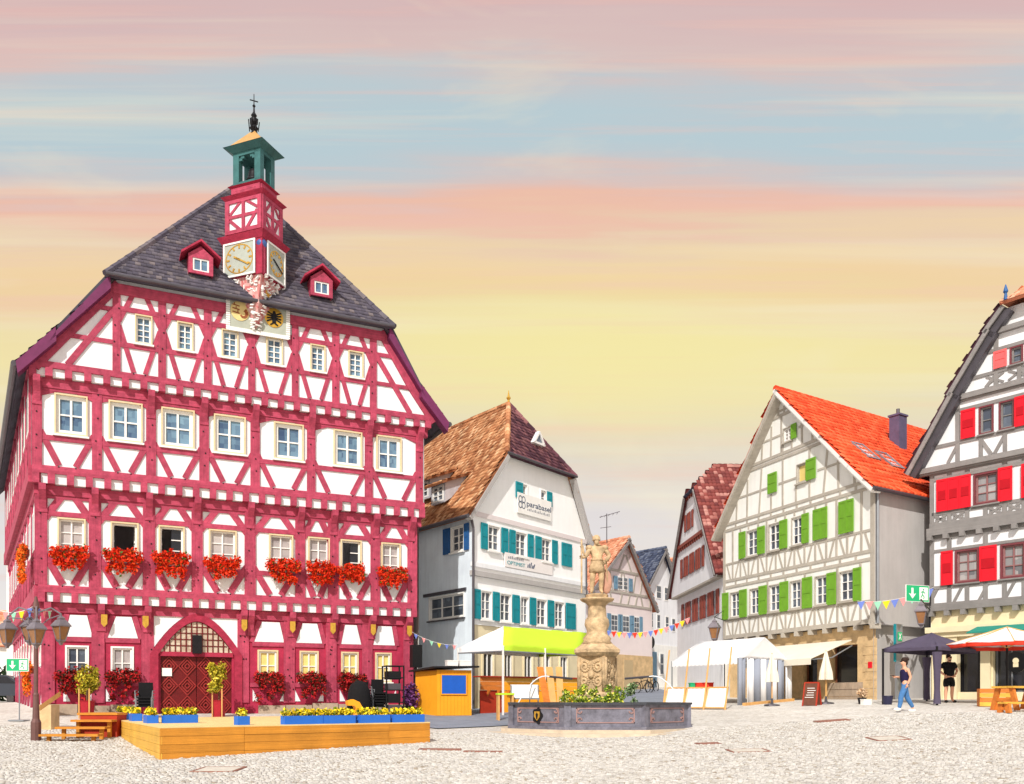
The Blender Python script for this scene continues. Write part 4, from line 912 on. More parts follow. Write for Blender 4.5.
fblock(WF, 'string_course', 0, eR, ev-.12, ev+.1, -.02, .05, mat('pale_pinkish_band', (222, 212, 212), .9, .06, 1), wh)
v2 = wv(520, 577); fblock(WF, 'string_course', -.03, eR+.03, v2+.1, v2+.3, -.05, .09, PLA, wh)
for r in low: window(WF, wh, r, 0, 2, 3, .05, WHITE, WHITE, GLN, WHITE)
for r in upw: window(WF, wh, r, 0, 2, 3, .05, WHITE, WHITE, GLN, WHITE)
for r in top: window(WF, wh, r, 0, 1, 2, .05, WHITE, WHITE, GLN)
for r in gr: window(WF, wh, r, -.06, 2, 1, .1, CREAM, WHITE, GLK, CREAM)
for a, b in ((471, 480), (492, 499), (511.5, 519), (529, 535.5), (547, 553.5), (565, 575)): ua, ub = WF.u(a), WF.u(b); shutter(WF, wh, ua+.02, ub-.02, lo0-.04, lo1+.04, 0, TEAL)
for a, b in ((480, 487), (500.5, 507.5), (508.5, 515), (527, 533), (534.5, 541), (551, 557)): ua, ub = WF.u(a), WF.u(b); shutter(WF, wh, ua+.02, ub-.02, up0-.04, up1+.04, 0, TEAL)
shutter(WF, wh, WF.u(561), WF.u(571), up0-.04, up1+.04, 0, TEAL, 2)
for a, b, r in ((515, 522, top[0]), (546.3, 551.3, top[1])): shutter(WF, wh, WF.uv(a, 490)[0], WF.uv(b, 495)[0], r[2]-.04, r[3]+.04, 0, TEAL)
# side wall (in the town hall's shade), back
sA = WA+WD*WDEP; WS = Facade(sA, WA, z0=WZ)
s1, s2 = WS.rect(452, 464, 527, 551), WS.rect(430, 464, 596, 618)
swl = wall(WS, 'side_wall', [(0, -.6), (WS.len, -.6), (WS.len, ev), (0, ev)], [s1, s2], 0, PLAB, wh)
window(WS, wh, s1, 0, 2, 3, .05, WHITE, WHITE, GLN, WHITE); window(WS, wh, s2, 0, 3, 2, .06, WHITE, WHITE, GLN, GUT)
for a, b in ((444, 451), (465, 470)): shutter(WS, wh, WS.u(a), WS.u(b)-.03, s1[2]-.05, s1[3]+.05, 0, BLUES)
fblock(WS, 'lintel', s2[0]-.5, s2[1]+.2, s2[3]+.1, s2[3]+.24, -.02, .08, GUT, wh)
WR = Facade(WB, WB+WD*WDEP, z0=WZ); wall(WR, 'side_wall', [(0, -.6), (WDEP, -.6), (WDEP, ev), (0, ev)], [], 0, PLA, wh)
WBk = Facade(WB+WD*WDEP, sA, z0=WZ); wall(WBk, 'back_wall', [(0, -.6), (WBk.len, -.6), (WBk.len, ev), (WBk.len/2, ev+4), (0, ev)], [], 0, PLA, wh)
mb = MB(); q = WF.W(.0, 0, .08); mb.tube([WF.W(-.35, ev-.1, .2), WF.W(-.05, ev-.7, .12), WF.W(-.02, 0, .1)], .06); mb.build('downpipe', GUT, wh)
mb = MB(); mb.tube([WF.W(eR+.1, ev-.1, .1), WF.W(eR-.15, ev-.6, .12), WF.W(eR-.15, bandv, .12)], .05); mb.build('downpipe', GUT, wh)
ovh = .35
um = (hL+hR)/2; p = None; bbk = 3.
for t in np.arange(.5, 6, .05):
    p = WF.W(um, 0, 0)+WD*t
    if CX+FPX*p.x/p.y <= 509: bbk = t; break
wz = CAMZ+(HY-404)/FPX*p.y; WAP = Vector((p.x, p.y, wz)); WRE = WAP+WD*(WDEP-bbk)
wHL, wHR = WF.W(hL-.15, hv, ovh), WF.W(hR+.2, hv, ovh)
wEL, wER = WF.W(-.55, ev-.25, ovh-.1), WF.W(eR+.45, ev-.2, ovh-.1)
roof_plane([wHL, wHR, WAP], TILEP, wh, .2, .26, name='roof_hip')
roof_plane([wEL, wHL, WAP, WRE, wEL+WD*WDEP], TILEO, wh, .2, .26, name='roof_main')
roof_plane([wER, wHR, WAP, WRE, wER+WD*WDEP], TILEO, wh, .2, .26, name='roof_main')
ridge(wHL, WAP, TILEO, wh, .13); ridge(wHR, WAP, TILEP, wh, .13); ridge(WAP, WRE, TILEO, wh, .14)
for a, b in ((wEL, wHL), (wER, wHR)):
    mb = MB(); x = b-a; up_ = WF.n.cross(x).normalized(); up_ = up_ if up_.z > 0 else -up_; mb.obox((a+b)/2-up_*.17-WF.n*.1, x, up_*.2, WF.n*.3); mb.build('verge_board', PLAG, wh)
mb = MB(); mb.cyl(wEL, wEL+WD*WDEP, .09, n=8); mb.build('gutter', GUT, wh); mb = MB(); mb.cyl(wHL+WF.n*.08, wHR+WF.n*.08, .06, n=8); mb.build('gutter', GUT, wh)
mb = MB(); mb.lathe(WAP, [(.08, 0), (.05, .2), (.12, .3), (.05, .42), (.01, .7)], 8); mb.build('ridge_finial', GOLD, wh)
# triangular roof light on the hip, shed dormers on the main slope
c_ = (wHL*.38+wHR*.62)*.62+WAP*.38; mb = MB(); f = Facade((c_-WF.d*.45+WF.n*.2)[:2], d=WF.d, z0=c_.z-.1)
for a, b in (((0, 0), (.45, .62)), ((.45, .62), (.9, 0)), ((0, .04), (.9, .04))): mb.fbeam(f, a, b, .1, -.1, .12)
mb.fprism(f, [(.05, .05), (.85, .05), (.45, .6)], .0, .05, 1); mb.build('roof_light', [WHITE, GLN], wh)
rn = (wHL-wEL).cross(WAP-wEL).normalized(); rn = rn if rn.z > 0 else -rn
def main_pt(px, py):
    r = Vector(((px-CX)/FPX, 1, -(py-HY)/FPX)); c = Vector((0, 0, CAMZ)); return c+r*((wEL-c).dot(rn)/r.dot(rn))
SN = Facade(sA, WA).n
for px, py, k in ((439, 504, 1.), (424, 500, 1.)):
    q = main_pt(px, py); f = Facade((q-WS.d*.6+SN*.05)[:2], d=WS.d, z0=q.z); h_ = .95; dm = MB()
    for e_ in (0, 1.1): dm.fprism(f, [(0, 0)], 0, 0) if False else dm.prism([f.W(e_, 0, 0), f.W(e_, h_, 0), f.W(e_, h_+.9, -2.4), f.W(e_, h_+.7, -2.4)], WS.d*.12)
    dm.fbox(f, .12, 1.1, h_-.12, h_, -.08, .02); dm.fbox(f, .12, 1.1, 0, .08, -.08, .02)
    do = dm.build('dormer', mat('dormer_boards', (186, 184, 190), .8, .15, 4), wh)
    window(f, do, (.2, 1.02, .12, h_-.16), 0, 2, 3, .04, WHITE, WHITE, GLN) if False else None
    mm = MB()
    for a, b, c, d in ((.14, .22, .08, h_-.12), (1.0, 1.08, .08, h_-.12), (.57, .65, .08, h_-.12), (.22, 1.0, .08, .16), (.22, 1.0, h_-.2, h_-.12), (.22, 1.0, .36, .4), (.22, 1.0, .58, .62)): mm.fbox(f, a, b, c, d, -.04, .03)
    wo = mm.build('dormer_window', WHITE, do); fblock(f, 'pane', .14, 1.08, .08, h_-.12, -.05, -.03, GLN, do)
    roof_plane([f.W(-.2, h_-.06, .3), f.W(1.42, h_-.06, .3), f.W(1.42, h_+1.15, -2.7), f.W(-.2, h_+1.15, -2.7)], TILEO, do, .2, .26, name='dormer_roof', thick=.1)
# lettered boards
def sign_board(x0, x1, y0, y1, m):
    a, b, c, d = WF.rect(x0, x1, y0, y1, .06); return fblock(WF, 'sign_board', a, b, c, d, .04, .09, m, wh), (a, b, c, d)
INK = mat('sign_ink', (70, 84, 110), .8, .05, 5); INK2 = mat('sign_ink_teal', (70, 150, 160), .8, .05, 5); INK3 = mat('sign_ink_grey', (150, 150, 156), .8, .05, 5)
sb, (a, b, c, d) = sign_board(517, 551, 497, 517, WHITE)
text_mesh('lettering', 'parabasel', WF, a+(b-a)*.25, c+(d-c)*.44, (d-c)*.28, .092, INK, sb, (b-a)*.72)
mb = MB()
for q in range(15): mb.fbox(WF, a+(b-a)*(.28+.045*q), a+(b-a)*(.305+.045*q), c+(d-c)*.22, c+(d-c)*(.3+.03*(q % 3)), .09, .096)
mb.build('faint_small_print', INK3, sb, kind='stuff'); mb = MB()
for i, (x, y) in enumerate(((.08, .7), (.17, .7), (.08, .42), (.17, .42))):
    cu, cv = a+(b-a)*x, c+(d-c)*y; P = [(cu+.13*math.cos(t), cv+.15*math.sin(t)) for t in np.linspace(0, 2*math.pi, 11)]
    for k in range(10): mb.fbeam(WF, P[k], P[k+1], .035, .09, .1)
mb.build('logo', INK, sb)
sb, (a, b, c, d) = sign_board(504.5, 552, 557, 571, mat('banner_pale', (236, 230, 228), .85, .05, 3))
mb = MB()
for q in range(9): mb.fbox(WF, a+(b-a)*(.06+.036*q), a+(b-a)*(.085+.036*q), c+(d-c)*.6, c+(d-c)*(.74+.03*(q % 3)), .09, .096)
mb.build('faint_small_print', INK3, sb, kind='stuff'); text_mesh('lettering', 'OPTIMIST', WF, a+(b-a)*.04, c+(d-c)*.2, (d-c)*.26, .092, INK2, sb, (b-a)*.36)
mb = MB()
for q in range(5): mb.fbeam(WF, (a+(b-a)*(.46+.03*q), c+.15), (a+(b-a)*(.47+.035*q), c+.3+.06*(q % 3)), .06, .09, .1)
mb.build('printed_motif', INK, sb)

# ================================================================== GREEN-SHUTTER HOUSE
GA, GB = Vector((11.37, 48.26, 0)), Vector((15.3, 38, 0)); GZ = 1.62; GD = Vector((.828, .56, 0)); GDEP = 13.
GF = Facade(GA, GB, z0=GZ)
gh = thing('half_timbered_house', GF.W(GF.len/2, 0, -3), 'cream half-timbered house with green shutters and bright red tile roof', 'house')
GU, GV = (lambda px, py: GF.uv(px, py)[0]), (lambda px, py: GF.uv(px, py)[1])
gl = GF.len
gEv = (GV(724, 528)+GV(873, 484))/2; gM = (GV(724, 583)+GV(873, 557))/2; gB = (GV(740, 637)+GV(856, 626))/2
apx = GF.uv(783, 396); gc2 = GV(790, 453); gc3 = GV(780, 416)
GVL = [(-.15, gEv), (apx[0], apx[1])]; GVR = [(gl+.1, gEv), (apx[0], apx[1])]
def gset(lst, dy): 
    rs = [GF.rect(a, b, y0, y1) for a, b, y0, y1 in lst]; v0 = sum(r[2] for r in rs)/len(rs); v1 = sum(r[3] for r in rs)/len(rs); return [(r[0], r[1], v0, v1) for r in rs]
gu = gset([(747.5, 758, 531, 556), (769.5, 780, 524, 549), (792.5, 802.5, 517, 544)], 0)
glo = gset([(731, 740, 593.5, 617), (750.5, 759.5, 589, 614), (770, 780, 586, 611), (791, 801, 581, 608), (816, 827.5, 576, 603.5), (840.5, 853.5, 571, 600)], 0)
gt = [GF.rect(784, 791.5, 428, 441), GF.rect(797.5, 806.5, 464, 482)]
gw_ = wall(GF, 'gable_wall', [(0, gB), (gl, gB), (gl, gEv), apx, (0, gEv)], gu+glo+gt, 0, PLAC, gh)
for r in gu+glo: window(GF, gh, r, 0, 2, 3, .05, GTIM, WHITE, GLN, GTIM, out=.05)
window(GF, gh, gt[0], 0, 2, 3, .04, GTIM, WHITE, GLC, GTIM); window(GF, gh, gt[1], 0, 1, 1, .04, GTIM, GTIM, GLY, GTIM)
for a, b in ((740, 746.6), (758.6, 766), (780.8, 788.5), (803, 810)): shutter(GF, gh, GU(a, 545), GU(b, 545), gu[0][2]-.06, gu[0][3]+.06, .03, GRNS)
shutter(GF, gh, GU(814.3, 523), GU(828.6, 523), gu[0][2]-.05, gu[0][3]+.1, .03, GRNS, 2); shutter(GF, gh, GU(840, 517), GU(855, 517), gu[0][2]-.05, gu[0][3]+.12, .03, GRNS, 2)
for a, b in ((723.4, 729.5), (740.5, 747.9), (760, 768), (781, 789.5), (803.5, 813.3), (828, 837.3), (854.5, 862.7)): shutter(GF, gh, GU(a, 600), GU(b, 600), glo[0][2]-.1, glo[0][3]+.08, .03, GRNS)
r = gt[0]; shutter(GF, gh, GU(792.3, 433), GU(797.6, 433), r[2]-.03, r[3]+.05, .03, GRNS); r = gt[1]; shutter(GF, gh, GU(807.2, 470), GU(817, 470), r[2]-.05, r[3]+.08, .03, GRNS)
r = GF.rect(769, 778, 473, 493); shutter(GF, gh, r[0], r[1], r[2], r[3], .03, GRNS)
# timbers
tb = lambda a, b, wd=.14, k=0.: beam(GF, a, b, wd, -.02, .03+k, GTIM, gw_)
def lim(v): 
    t = (v-gEv)/(apx[1]-gEv); t = max(0, min(1, t)); return GVL[0][0]+(apx[0]-GVL[0][0])*t+.1, GVR[0][0]+(apx[0]-GVR[0][0])*t-.1
for v_ in (gM-.17, gM+.17, gEv-.16, gEv+.16, gc2-.1, gc2+.12, gc3): l, r_ = (0, gl) if v_ <= gEv else lim(v_); tb((l, v_), (r_, v_), .14, .008)
tb((0, gB+.1), (gl, gB+.1), .2, .01)
def clear(u, v0, v1, pad=.12):
    return not any(r[0]-pad < u < r[1]+pad and r[2]-.1 < v1 and r[3]+.1 > v0 for r in gu+glo+gt)
for v0, v1, rs in ((gB+.2, gM-.24, glo), (gM+.24, gEv-.23, gu)):
    s0 = rs[0][2]-.16; h0 = rs[0][3]+.14
    tb((.1, s0), (gl-.1, s0), .1, .004); 
    us = np.linspace(.1, gl-.1, 16)
    for i, u in enumerate(us):
        u += random.uniform(-.08, .08)*(0 < i < 15)
        if clear(u, v0, v1): tb((u, v0), (u, v1), .13)
        else:
            tb((u, v0), (u, s0-.05), .13)
            if v1-h0 > .15: tb((u, h0), (u, v1), .12)
        if i < 15:
            s = 1 if i % 2 else -1; d2 = (us[1]-us[0])*.6; um_ = u+(us[1]-us[0])/2; tb((um_-s*d2*.35, v0), (um_+s*d2*.35, s0-.05), .11, -.004)
us = np.linspace(.1, gl-.1, 12)
for u in us: tb((u, gM-.1), (u, gM+.1), .13, -.003); tb((u, gEv-.1), (u, gEv+.1), .13, -.003)
for v0, v1, n in ((gEv+.23, gc2-.17, 11), (gc2+.18, gc3-.07, 7), (gc3+.07, apx[1]-.5, 4)):
    l0, r0 = lim(v0); l1, r1 = lim(v1); h = (v1-v0)
    for k in range(1, n):
        u = l0+(r0-l0)*k/n; u = u+random.uniform(-.05, .05)
        if u < l1 or u > r1:                                          # short raking strut up to the verge
            s = 1 if u < l1 else -1; vt_ = v0+h*min(1, abs((u-(l0 if s > 0 else r0)))/abs((l1-l0))*.92); tb((u, v0), (u+s*.05, vt_), .12)
        else:
            lean = random.choice((-.22, 0, .22, -.3, .3)) if n > 4 else 0.
            hit = [r for r in gt+[GF.rect(769, 778, 473, 493)] if r[0]-.15 < u < r[1]+.15]
            if hit: tb((u, v0), (u, hit[-1][2]-.05 if hit[-1][2] > v0 else v1), .12)
            else: tb((u, v0), (min(max(u+lean, l1), r1), v1), .12)
    vm = v0+h*.5; l, r_ = lim(vm); ll = l
    cuts = sorted([(q[0]-.06, q[1]+.06) for q in gt+[GF.rect(769, 778, 473, 493), GF.rect(806, 817, 459, 480), GF.rect(791, 798, 426, 441)] if q[2]-.05 < vm < q[3]+.05]); cu_ = l
    for a, b in cuts+[(r_, r_)]:
        if a > cu_+.1: tb((cu_, vm), (a, vm), .1, -.006)
        cu_ = max(cu_, b)
for e_ in (.08, gl-.08): beam(GF, (e_, gB), (e_, gEv), .2, -.02, .05, GTIM, gw_)
# stone ground floor with shop openings
gop = [GF.rect(798, 812, 658, 700), GF.rect(826, 852, 645, 690)]
gst = wall(GF, 'ground_floor_wall', [(.1, -.7), (gl-.25, -.7), (gl-.25, gB-.02), (.1, gB-.02)], gop, -.3, STONE, gh, reveal=.4)
for r in gop: window(GF, gh, r, -.5, 1, 1, .1, STONE, mat('shop_frame', (120, 74, 50), .6, .2, 4) if 'shop_frame' not in MATS else MATS['shop_frame'], GLK)
for i in range(9):                                                    # corner quoins
    k = .12*(i % 2); mb = MB(); mb.fbox(GF, gl-.85-k, gl-.22, -.6+i*.36, -.6+(i+1)*.36-.015, -.35, -.27); mb.build('quoin', STONE, gst)
for i in range(4):
    for k in range(7): fblock(GF, 'wall_stone', gop[1][0]-.2+k*.38, gop[1][0]-.2+(k+1)*.38-.02, -.5+i*.32, -.5+(i+1)*.32-.02, -.31, -.285+random.uniform(0, .02), STONEB, gst)
for i, u in enumerate(np.linspace(1.0, gl-.1, 11)): fblock(GF, 'joist_end', u-.11, u+.11, gB-.22, gB, -.35, .06, GTIM, gw_)
# awning
ay0, ay1 = GU(790, 640), GU(850, 640); av = GV(845, 640); aw = MB(); n_ = 12
aw.prism([GF.W(ay0-1.2, av, -.1), GF.W(ay1, av, -.1), GF.W(ay1, av-.85, 2.1), GF.W(ay0-1.2, av-.85, 2.1)], Z*-.03)
aw.prism([GF.W(ay0-1.2, av-.85, 2.1), GF.W(ay1, av-.85, 2.1), GF.W(ay1, av-1.12, 2.1), GF.W(ay0-1.2, av-1.12, 2.1)], GF.n*.03); awo = aw.build('awning', CANB, gh)
mb = MB()
for u in (ay0-1, (ay0+ay1)/2, ay1-.1): mb.tube([GF.W(u, av-.25, -.2), GF.W(u, av-.8, .9), GF.W(u, av-.9, 2.05)], .03)
mb.build('awning_arm', GREYM, awo)
mb = MB(); mb.fbox(GF, gl-.65, gl-.42, 1.35, 1.62, -.28, -.25); mb.build('number_plate', REDS, gh)
# right side wall, roof
GS = Facade(GB, GB+GD*GDEP, z0=GZ)
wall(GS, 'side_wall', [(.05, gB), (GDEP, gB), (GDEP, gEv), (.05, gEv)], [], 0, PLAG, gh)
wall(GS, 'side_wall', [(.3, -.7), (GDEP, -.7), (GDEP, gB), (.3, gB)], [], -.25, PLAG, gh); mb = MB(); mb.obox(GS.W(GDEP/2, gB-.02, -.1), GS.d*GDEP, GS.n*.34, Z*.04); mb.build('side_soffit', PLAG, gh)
mb = MB(); mb.tube([GS.W(.12, gEv-.2, .08), GS.W(.12, gB, .08)], .06); mb.build('downpipe', GREYM, gh)
GL = Facade(GA+GD*GDEP, GA, z0=GZ); wall(GL, 'side_wall', [(0, -.7), (GDEP, -.7), (GDEP, gEv), (0, gEv)], [], 0, PLAC, gh)
GK = Facade(GB+GD*GDEP, GA+GD*GDEP, z0=GZ); wall(GK, 'back_wall', [(0, -.7), (GK.len, -.7), (GK.len, gEv), (GK.len-apx[0], apx[1]), (0, gEv)], [], 0, PLAC, gh)
gAP = GF.W(apx[0], apx[1]+.32, .45); gEL = GF.W(-.55, gEv-.45, .45); gER = GF.W(gl+.45, gEv-.3, .45); mR = gER.lerp(gAP, .22)-Z*.06
gfl = gER+Z*.12
roof_plane([gER, mR, mR+GD*GDEP, gER+GD*GDEP], TILER, gh, .26, .36, curve=.06, lift=.07, name='roof_eave'); roof_plane([mR, gAP, gAP+GD*GDEP, mR+GD*GDEP], TILER, gh, .26, .36, curve=.06, lift=.07, name='roof_main')
roof_plane([gEL, gAP, gAP+GD*GDEP, gEL+GD*GDEP], TILER, gh, .24, .34, curve=.05, name='roof_main'); ridge(gAP, gAP+GD*GDEP, TILER, gh, .15)
for pts in ((gEL, gAP), (gER, mR), (mR, gAP)):
    a, b = pts; x = b-a; up_ = GF.n.cross(x).normalized(); up_ = up_ if up_.z > 0 else -up_
    mb = MB(); mb.obox((a+b)/2-up_*.14-GF.n*.05, x*1.01, up_*.16, GF.n*.16, 0); mb.obox((a+b)/2-up_*.24-GF.n*.25, x, up_*.08, GF.n*.5, 0); mb.build('verge_board', WHITE if pts[0] is not gEL else GTIM, gh)
mb = MB(); mb.cyl(gER-Z*.05, gER-Z*.05+GD*GDEP, .09, n=8); mb.build('gutter', REDS2 if False else GUT, gh)
rfn = (gAP-mR).cross(GD).normalized(); rfn = rfn if rfn.z > 0 else -rfn; sl = rfn.cross(GD).normalized(); sl = sl if sl.z > 0 else -sl
def groof(px, py):
    r = Vector(((px-CX)/FPX, 1, -(py-HY)/FPX)); c = Vector((0, 0, CAMZ)); return c+r*((mR-c).dot(rfn)/r.dot(rfn))
for px, py in ((864, 453), (888, 462)):
    c = groof(px, py); mb = MB()
    for s in (-1, 1): mb.obox(c+GD*.42*s+rfn*.08, GD*.1, sl*1.35, rfn*.14); mb.obox(c+sl*.62*s+rfn*.08, GD*.74, sl*.1, rfn*.14)
    so_ = mb.build('skylight', GREYM, gh); block('pane', c+rfn*.07, GD*.76, sl*1.16, rfn*.03, glassmat('skylight_glass', (190, 198, 206), (226, 230, 234), 1.5) if 'skylight_glass' not in MATS else MATS['skylight_glass'], so_)  # whitish reflection put into the skylight pane colour
c = groof(898, 447); mb = MB(); mb.obox(Vector((c.x, c.y, c.z+.4)), GD*.66, Vector((GD.y, -GD.x, 0))*.55, Z*2.2); mb.obox(Vector((c.x, c.y, c.z+1.54)), GD*.76, Vector((GD.y, -GD.x, 0))*.65, Z*.09); ch = mb.build('chimney', mat('chimney_metal', (112, 104, 134), .5, .2, 3, metal=.4), gh)
mb = MB(); mb.cyl(Vector((c.x, c.y, c.z+1.55)), Vector((c.x, c.y, c.z+1.9)), .09); mb.build('flue', GUT, ch)

# ================================================================== RED-SHUTTER HOUSE
RA = Vector(((930-CX)/FPX*39, 39, 0)); RDIR = Vector((.614, -.789, 0)).normalized(); RZ = 1.55; RL = 9.2
RF = Facade(RA, RA+RDIR*RL, z0=RZ); RD = -RF.n
rh = thing('red_shuttered_house', RF.W(RL/2, 0, -3), 'grey half-timbered house with bright red shutters at the right edge', 'house')
rv = lambda px, py: RF.uv(px, py)[1]
ru = lambda px, py=550: RF.uv(px, py)[0]
r1, r2, r3, r4, r5 = rv(980, 605), rv(980, 529), rv(980, 461), rv(990, 391), rv(1005, 331)
def rset(l): 
    rs = [RF.rect(*q) for q in l]; v0 = sum(r[2] for r in rs)/len(rs); v1 = sum(r[3] for r in rs)/len(rs); return [(r[0], r[1], v0, v1) for r in rs]
VRt = [RF.uv(914, 474), RF.uv(955, 396), RF.uv(991, 333), RF.uv(1007, 309)]
VRt = [(VRt[0][0], r3+.0)]+VRt[1:]
cx_ = RL/2
VRr = [(RL-u, v) for u, v in VRt]
wB = rset([(957.5, 978, 551, 581), (1003, 1024, 545, 576)]); wB.append((RL-wB[1][1]+.4, RL-wB[1][0]+.4, wB[0][2], wB[0][3])); 
wA = rset([(976, 997.5, 474, 502)]); wA.append((wA[0][1]+1.7, 2*wA[0][1]-wA[0][0]+1.7, wA[0][2], wA[0][3]))
wC = rset([(982, 993.5, 407, 433), (1002, 1014.5, 403, 428)]); wD = rset([(1013, 1023, 348, 363)])
rw = wall(RF, 'upper_wall', [(0, r1), (RL, r1), (RL, r3), (0, r3)], wB+wA, 0, PLA, rh)
rg = wall(RF, 'gable_wall', [(VRt[0][0]+.3, r3)]+[(RL-VRt[0][0]-.3, r3)]+VRr[1:]+VRt[:0:-1], wC+wD, .1, PLA, rh)
for r in wB+wA: window(RF, rh, r, 0, 2, 3, .08, mat('maroon_frame', (120, 60, 66), .6, .15, 4) if 'maroon_frame' not in MATS else MATS['maroon_frame'], mat('maroon_sash', (150, 104, 104), .6, .15, 4) if 'maroon_sash' not in MATS else MATS['maroon_sash'], glassmat('red_house_glass', (64, 70, 84), (196, 192, 190), 2.) if 'red_house_glass' not in MATS else MATS['red_house_glass'], GTIM2, out=.07)
for r in wC+wD: window(RF, rh, r, .1, 1, 2, .06, MATS['maroon_frame'], GTIM2, GLN, GTIM2, out=.06)
rb = lambda F, a, b, wd=.18, w=0, par=None, k=0.: beam(F, a, b, wd, w-.02, w+.05+k, GTIM2, par or rw)
for v_ in (r1+.12, r2-.12, r2+.42, r3-.15): rb(RF, (0, v_), (RL, v_), .2, 0, rw, .01)
for v0, v1, ws in ((r1+.2, r2-.2, wB), (r2+.5, r3-.2, wA)):
    s0 = ws[0][2]-.16; h0 = ws[0][3]+.16; rb(RF, (.1, s0), (RL-.1, s0), .14); rb(RF, (.1, h0), (RL-.1, h0), .12)
    us = list(np.linspace(.1, RL-.1, 13))
    for i, u in enumerate(us):
        if any(r[0]-.15 < u < r[1]+.15 for r in ws): rb(RF, (u, v0), (u, s0-.07), .17)
        else: rb(RF, (u, v0), (u, v1), .18)
for i in range(12):                                                     # carved lattice panels
    u0_ = .1+(RL-.2)*i/12; u1_ = .1+(RL-.2)*(i+1)/12; va, vb_ = r2+.5, wA[0][2]-.22
    if i % 3 != 2:
        for s in (0, 1):
            rb(RF, (u0_+.08, va if s else vb_), (u1_-.08, vb_ if s else va), .09, 0, rw, -.01)
        mb = MB(); cu, cv = (u0_+u1_)/2, (va+vb_)/2; P = [(cu+.2*math.cos(t), cv+.2*math.sin(t)) for t in np.linspace(0, 2*math.pi, 11)]
        for k in range(10): mb.fbeam(RF, P[k], P[k+1], .06, -.02, .035)
        mb.build('carved_ring', GTIM2, rw)
for i in range(6): u = wB[0][0]-1.2+i*1.05; rb(RF, (u, r1+.2), (u+.35, wB[0][2]-.22), .12, 0, rw, -.01)
def gmem(v): return lerpu(VRt, v), RL-lerpu(VRt, v)
for k, (v0, v1, ws) in enumerate(((r3+.1, r4-.1, wC), (r4+.1, r5-.1, wD))):
    l, r_ = gmem(v0); fblock(RF, 'floor_cornice', l-.1, r_+.1, v0-.22, v0, .0, .28, GTIM2, rg); fblock(RF, 'floor_cornice', l, r_, v0-.3, v0-.22, .0, .2, GTIM2, rg)
    s0 = ws[0][2]-.15; l1, r1_ = gmem(s0); rb(RF, (l1, s0), (r1_, s0), .14, .1, rg); h0 = ws[0][3]+.14; l2, r2_ = gmem(h0); rb(RF, (l2, h0), (r2_, h0), .14, .1, rg)
    n = 11 if k == 0 else 8
    for i in range(1, n):
        u = l+(r_-l)*i/n
        if u < gmem(v1)[0] or u > gmem(v1)[1]: continue
        if any(r[0]-.12 < u < r[1]+.12 for r in ws): rb(RF, (u, v0), (u, s0), .15, .1, rg)
        else: rb(RF, (u, v0), (u, v1), .17, .1, rg)
        rb(RF, (u, s0-.1), (u+(.42 if i % 2 else -.42), v0+.05), .14, .1, rg, -.01)
    if k == 1:
        for i in range(1, 6):
            u0_ = l+.5+(r_-l-1)*i/7; 
            for s in (0, 1): rb(RF, (u0_, v0+.1 if s else s0-.1), (u0_+.7, s0-.1 if s else v0+.1), .09, .1, rg, -.015)
l, r_ = gmem(r5); fblock(RF, 'floor_cornice', l-.1, r_+.1, r5-.1, r5+.1, 0, .3, GTIM2, rg)
fblock(RF, 'jetty_beam', -.05, RL, r2-.02, r2+.3, .02, .22, GTIM2, rw); fblock(RF, 'jetty_beam', -.05, RL, r1-.12, r1+.12, .02, .16, GTIM2, rw)
for i in range(14):
    u = .1+i*(RL-.2)/13; fblock(RF, 'joist_end', u-.1, u+.1, r2-.22, r2-.03, -.1, .3, GTIM2, rw); fblock(RF, 'joist_end', u-.1, u+.1, r1-.34, r1-.13, -.1, .2, GTIM2, rw)
for a, b, n, pnl in ((937.5, 972, 3, REDS2), (999, 1013.5, 1, REDS2)): shutter(RF, rh, ru(a, 490), ru(b, 490), wA[0][2]-.1, wA[0][3]+.12, .05, REDS, n, pnl)
for a, b, n, pnl in ((942, 954, 1, REDS2), (980.5, 998, 1, REDS2)): shutter(RF, rh, ru(a, 565), ru(b, 565), wB[0][2]-.1, wB[0][3]+.1, .05, REDS, n, pnl)
for a, b in ((963, 977.5), (1016.5, 1028)): shutter(RF, rh, ru(a, 424), ru(b, 424), wC[0][2]-.08, wC[0][3]+.08, .15, REDS, 1, REDS2)
for r in wB[2:]+wA[1:]:
    for a, b in ((r[0]-.75, r[0]-.12), (r[1]+.12, r[1]+.75)): shutter(RF, rh, a, b, r[2]-.1, r[3]+.1, .05, REDS, 1, REDS2)
shutter(RF, rh, ru(995.5, 358), ru(1009, 358), wD[0][2]-.05, wD[0][3]+.05, .15, mat('faded_red_shutter', (236, 104, 104), .6, .1, 4), 1)
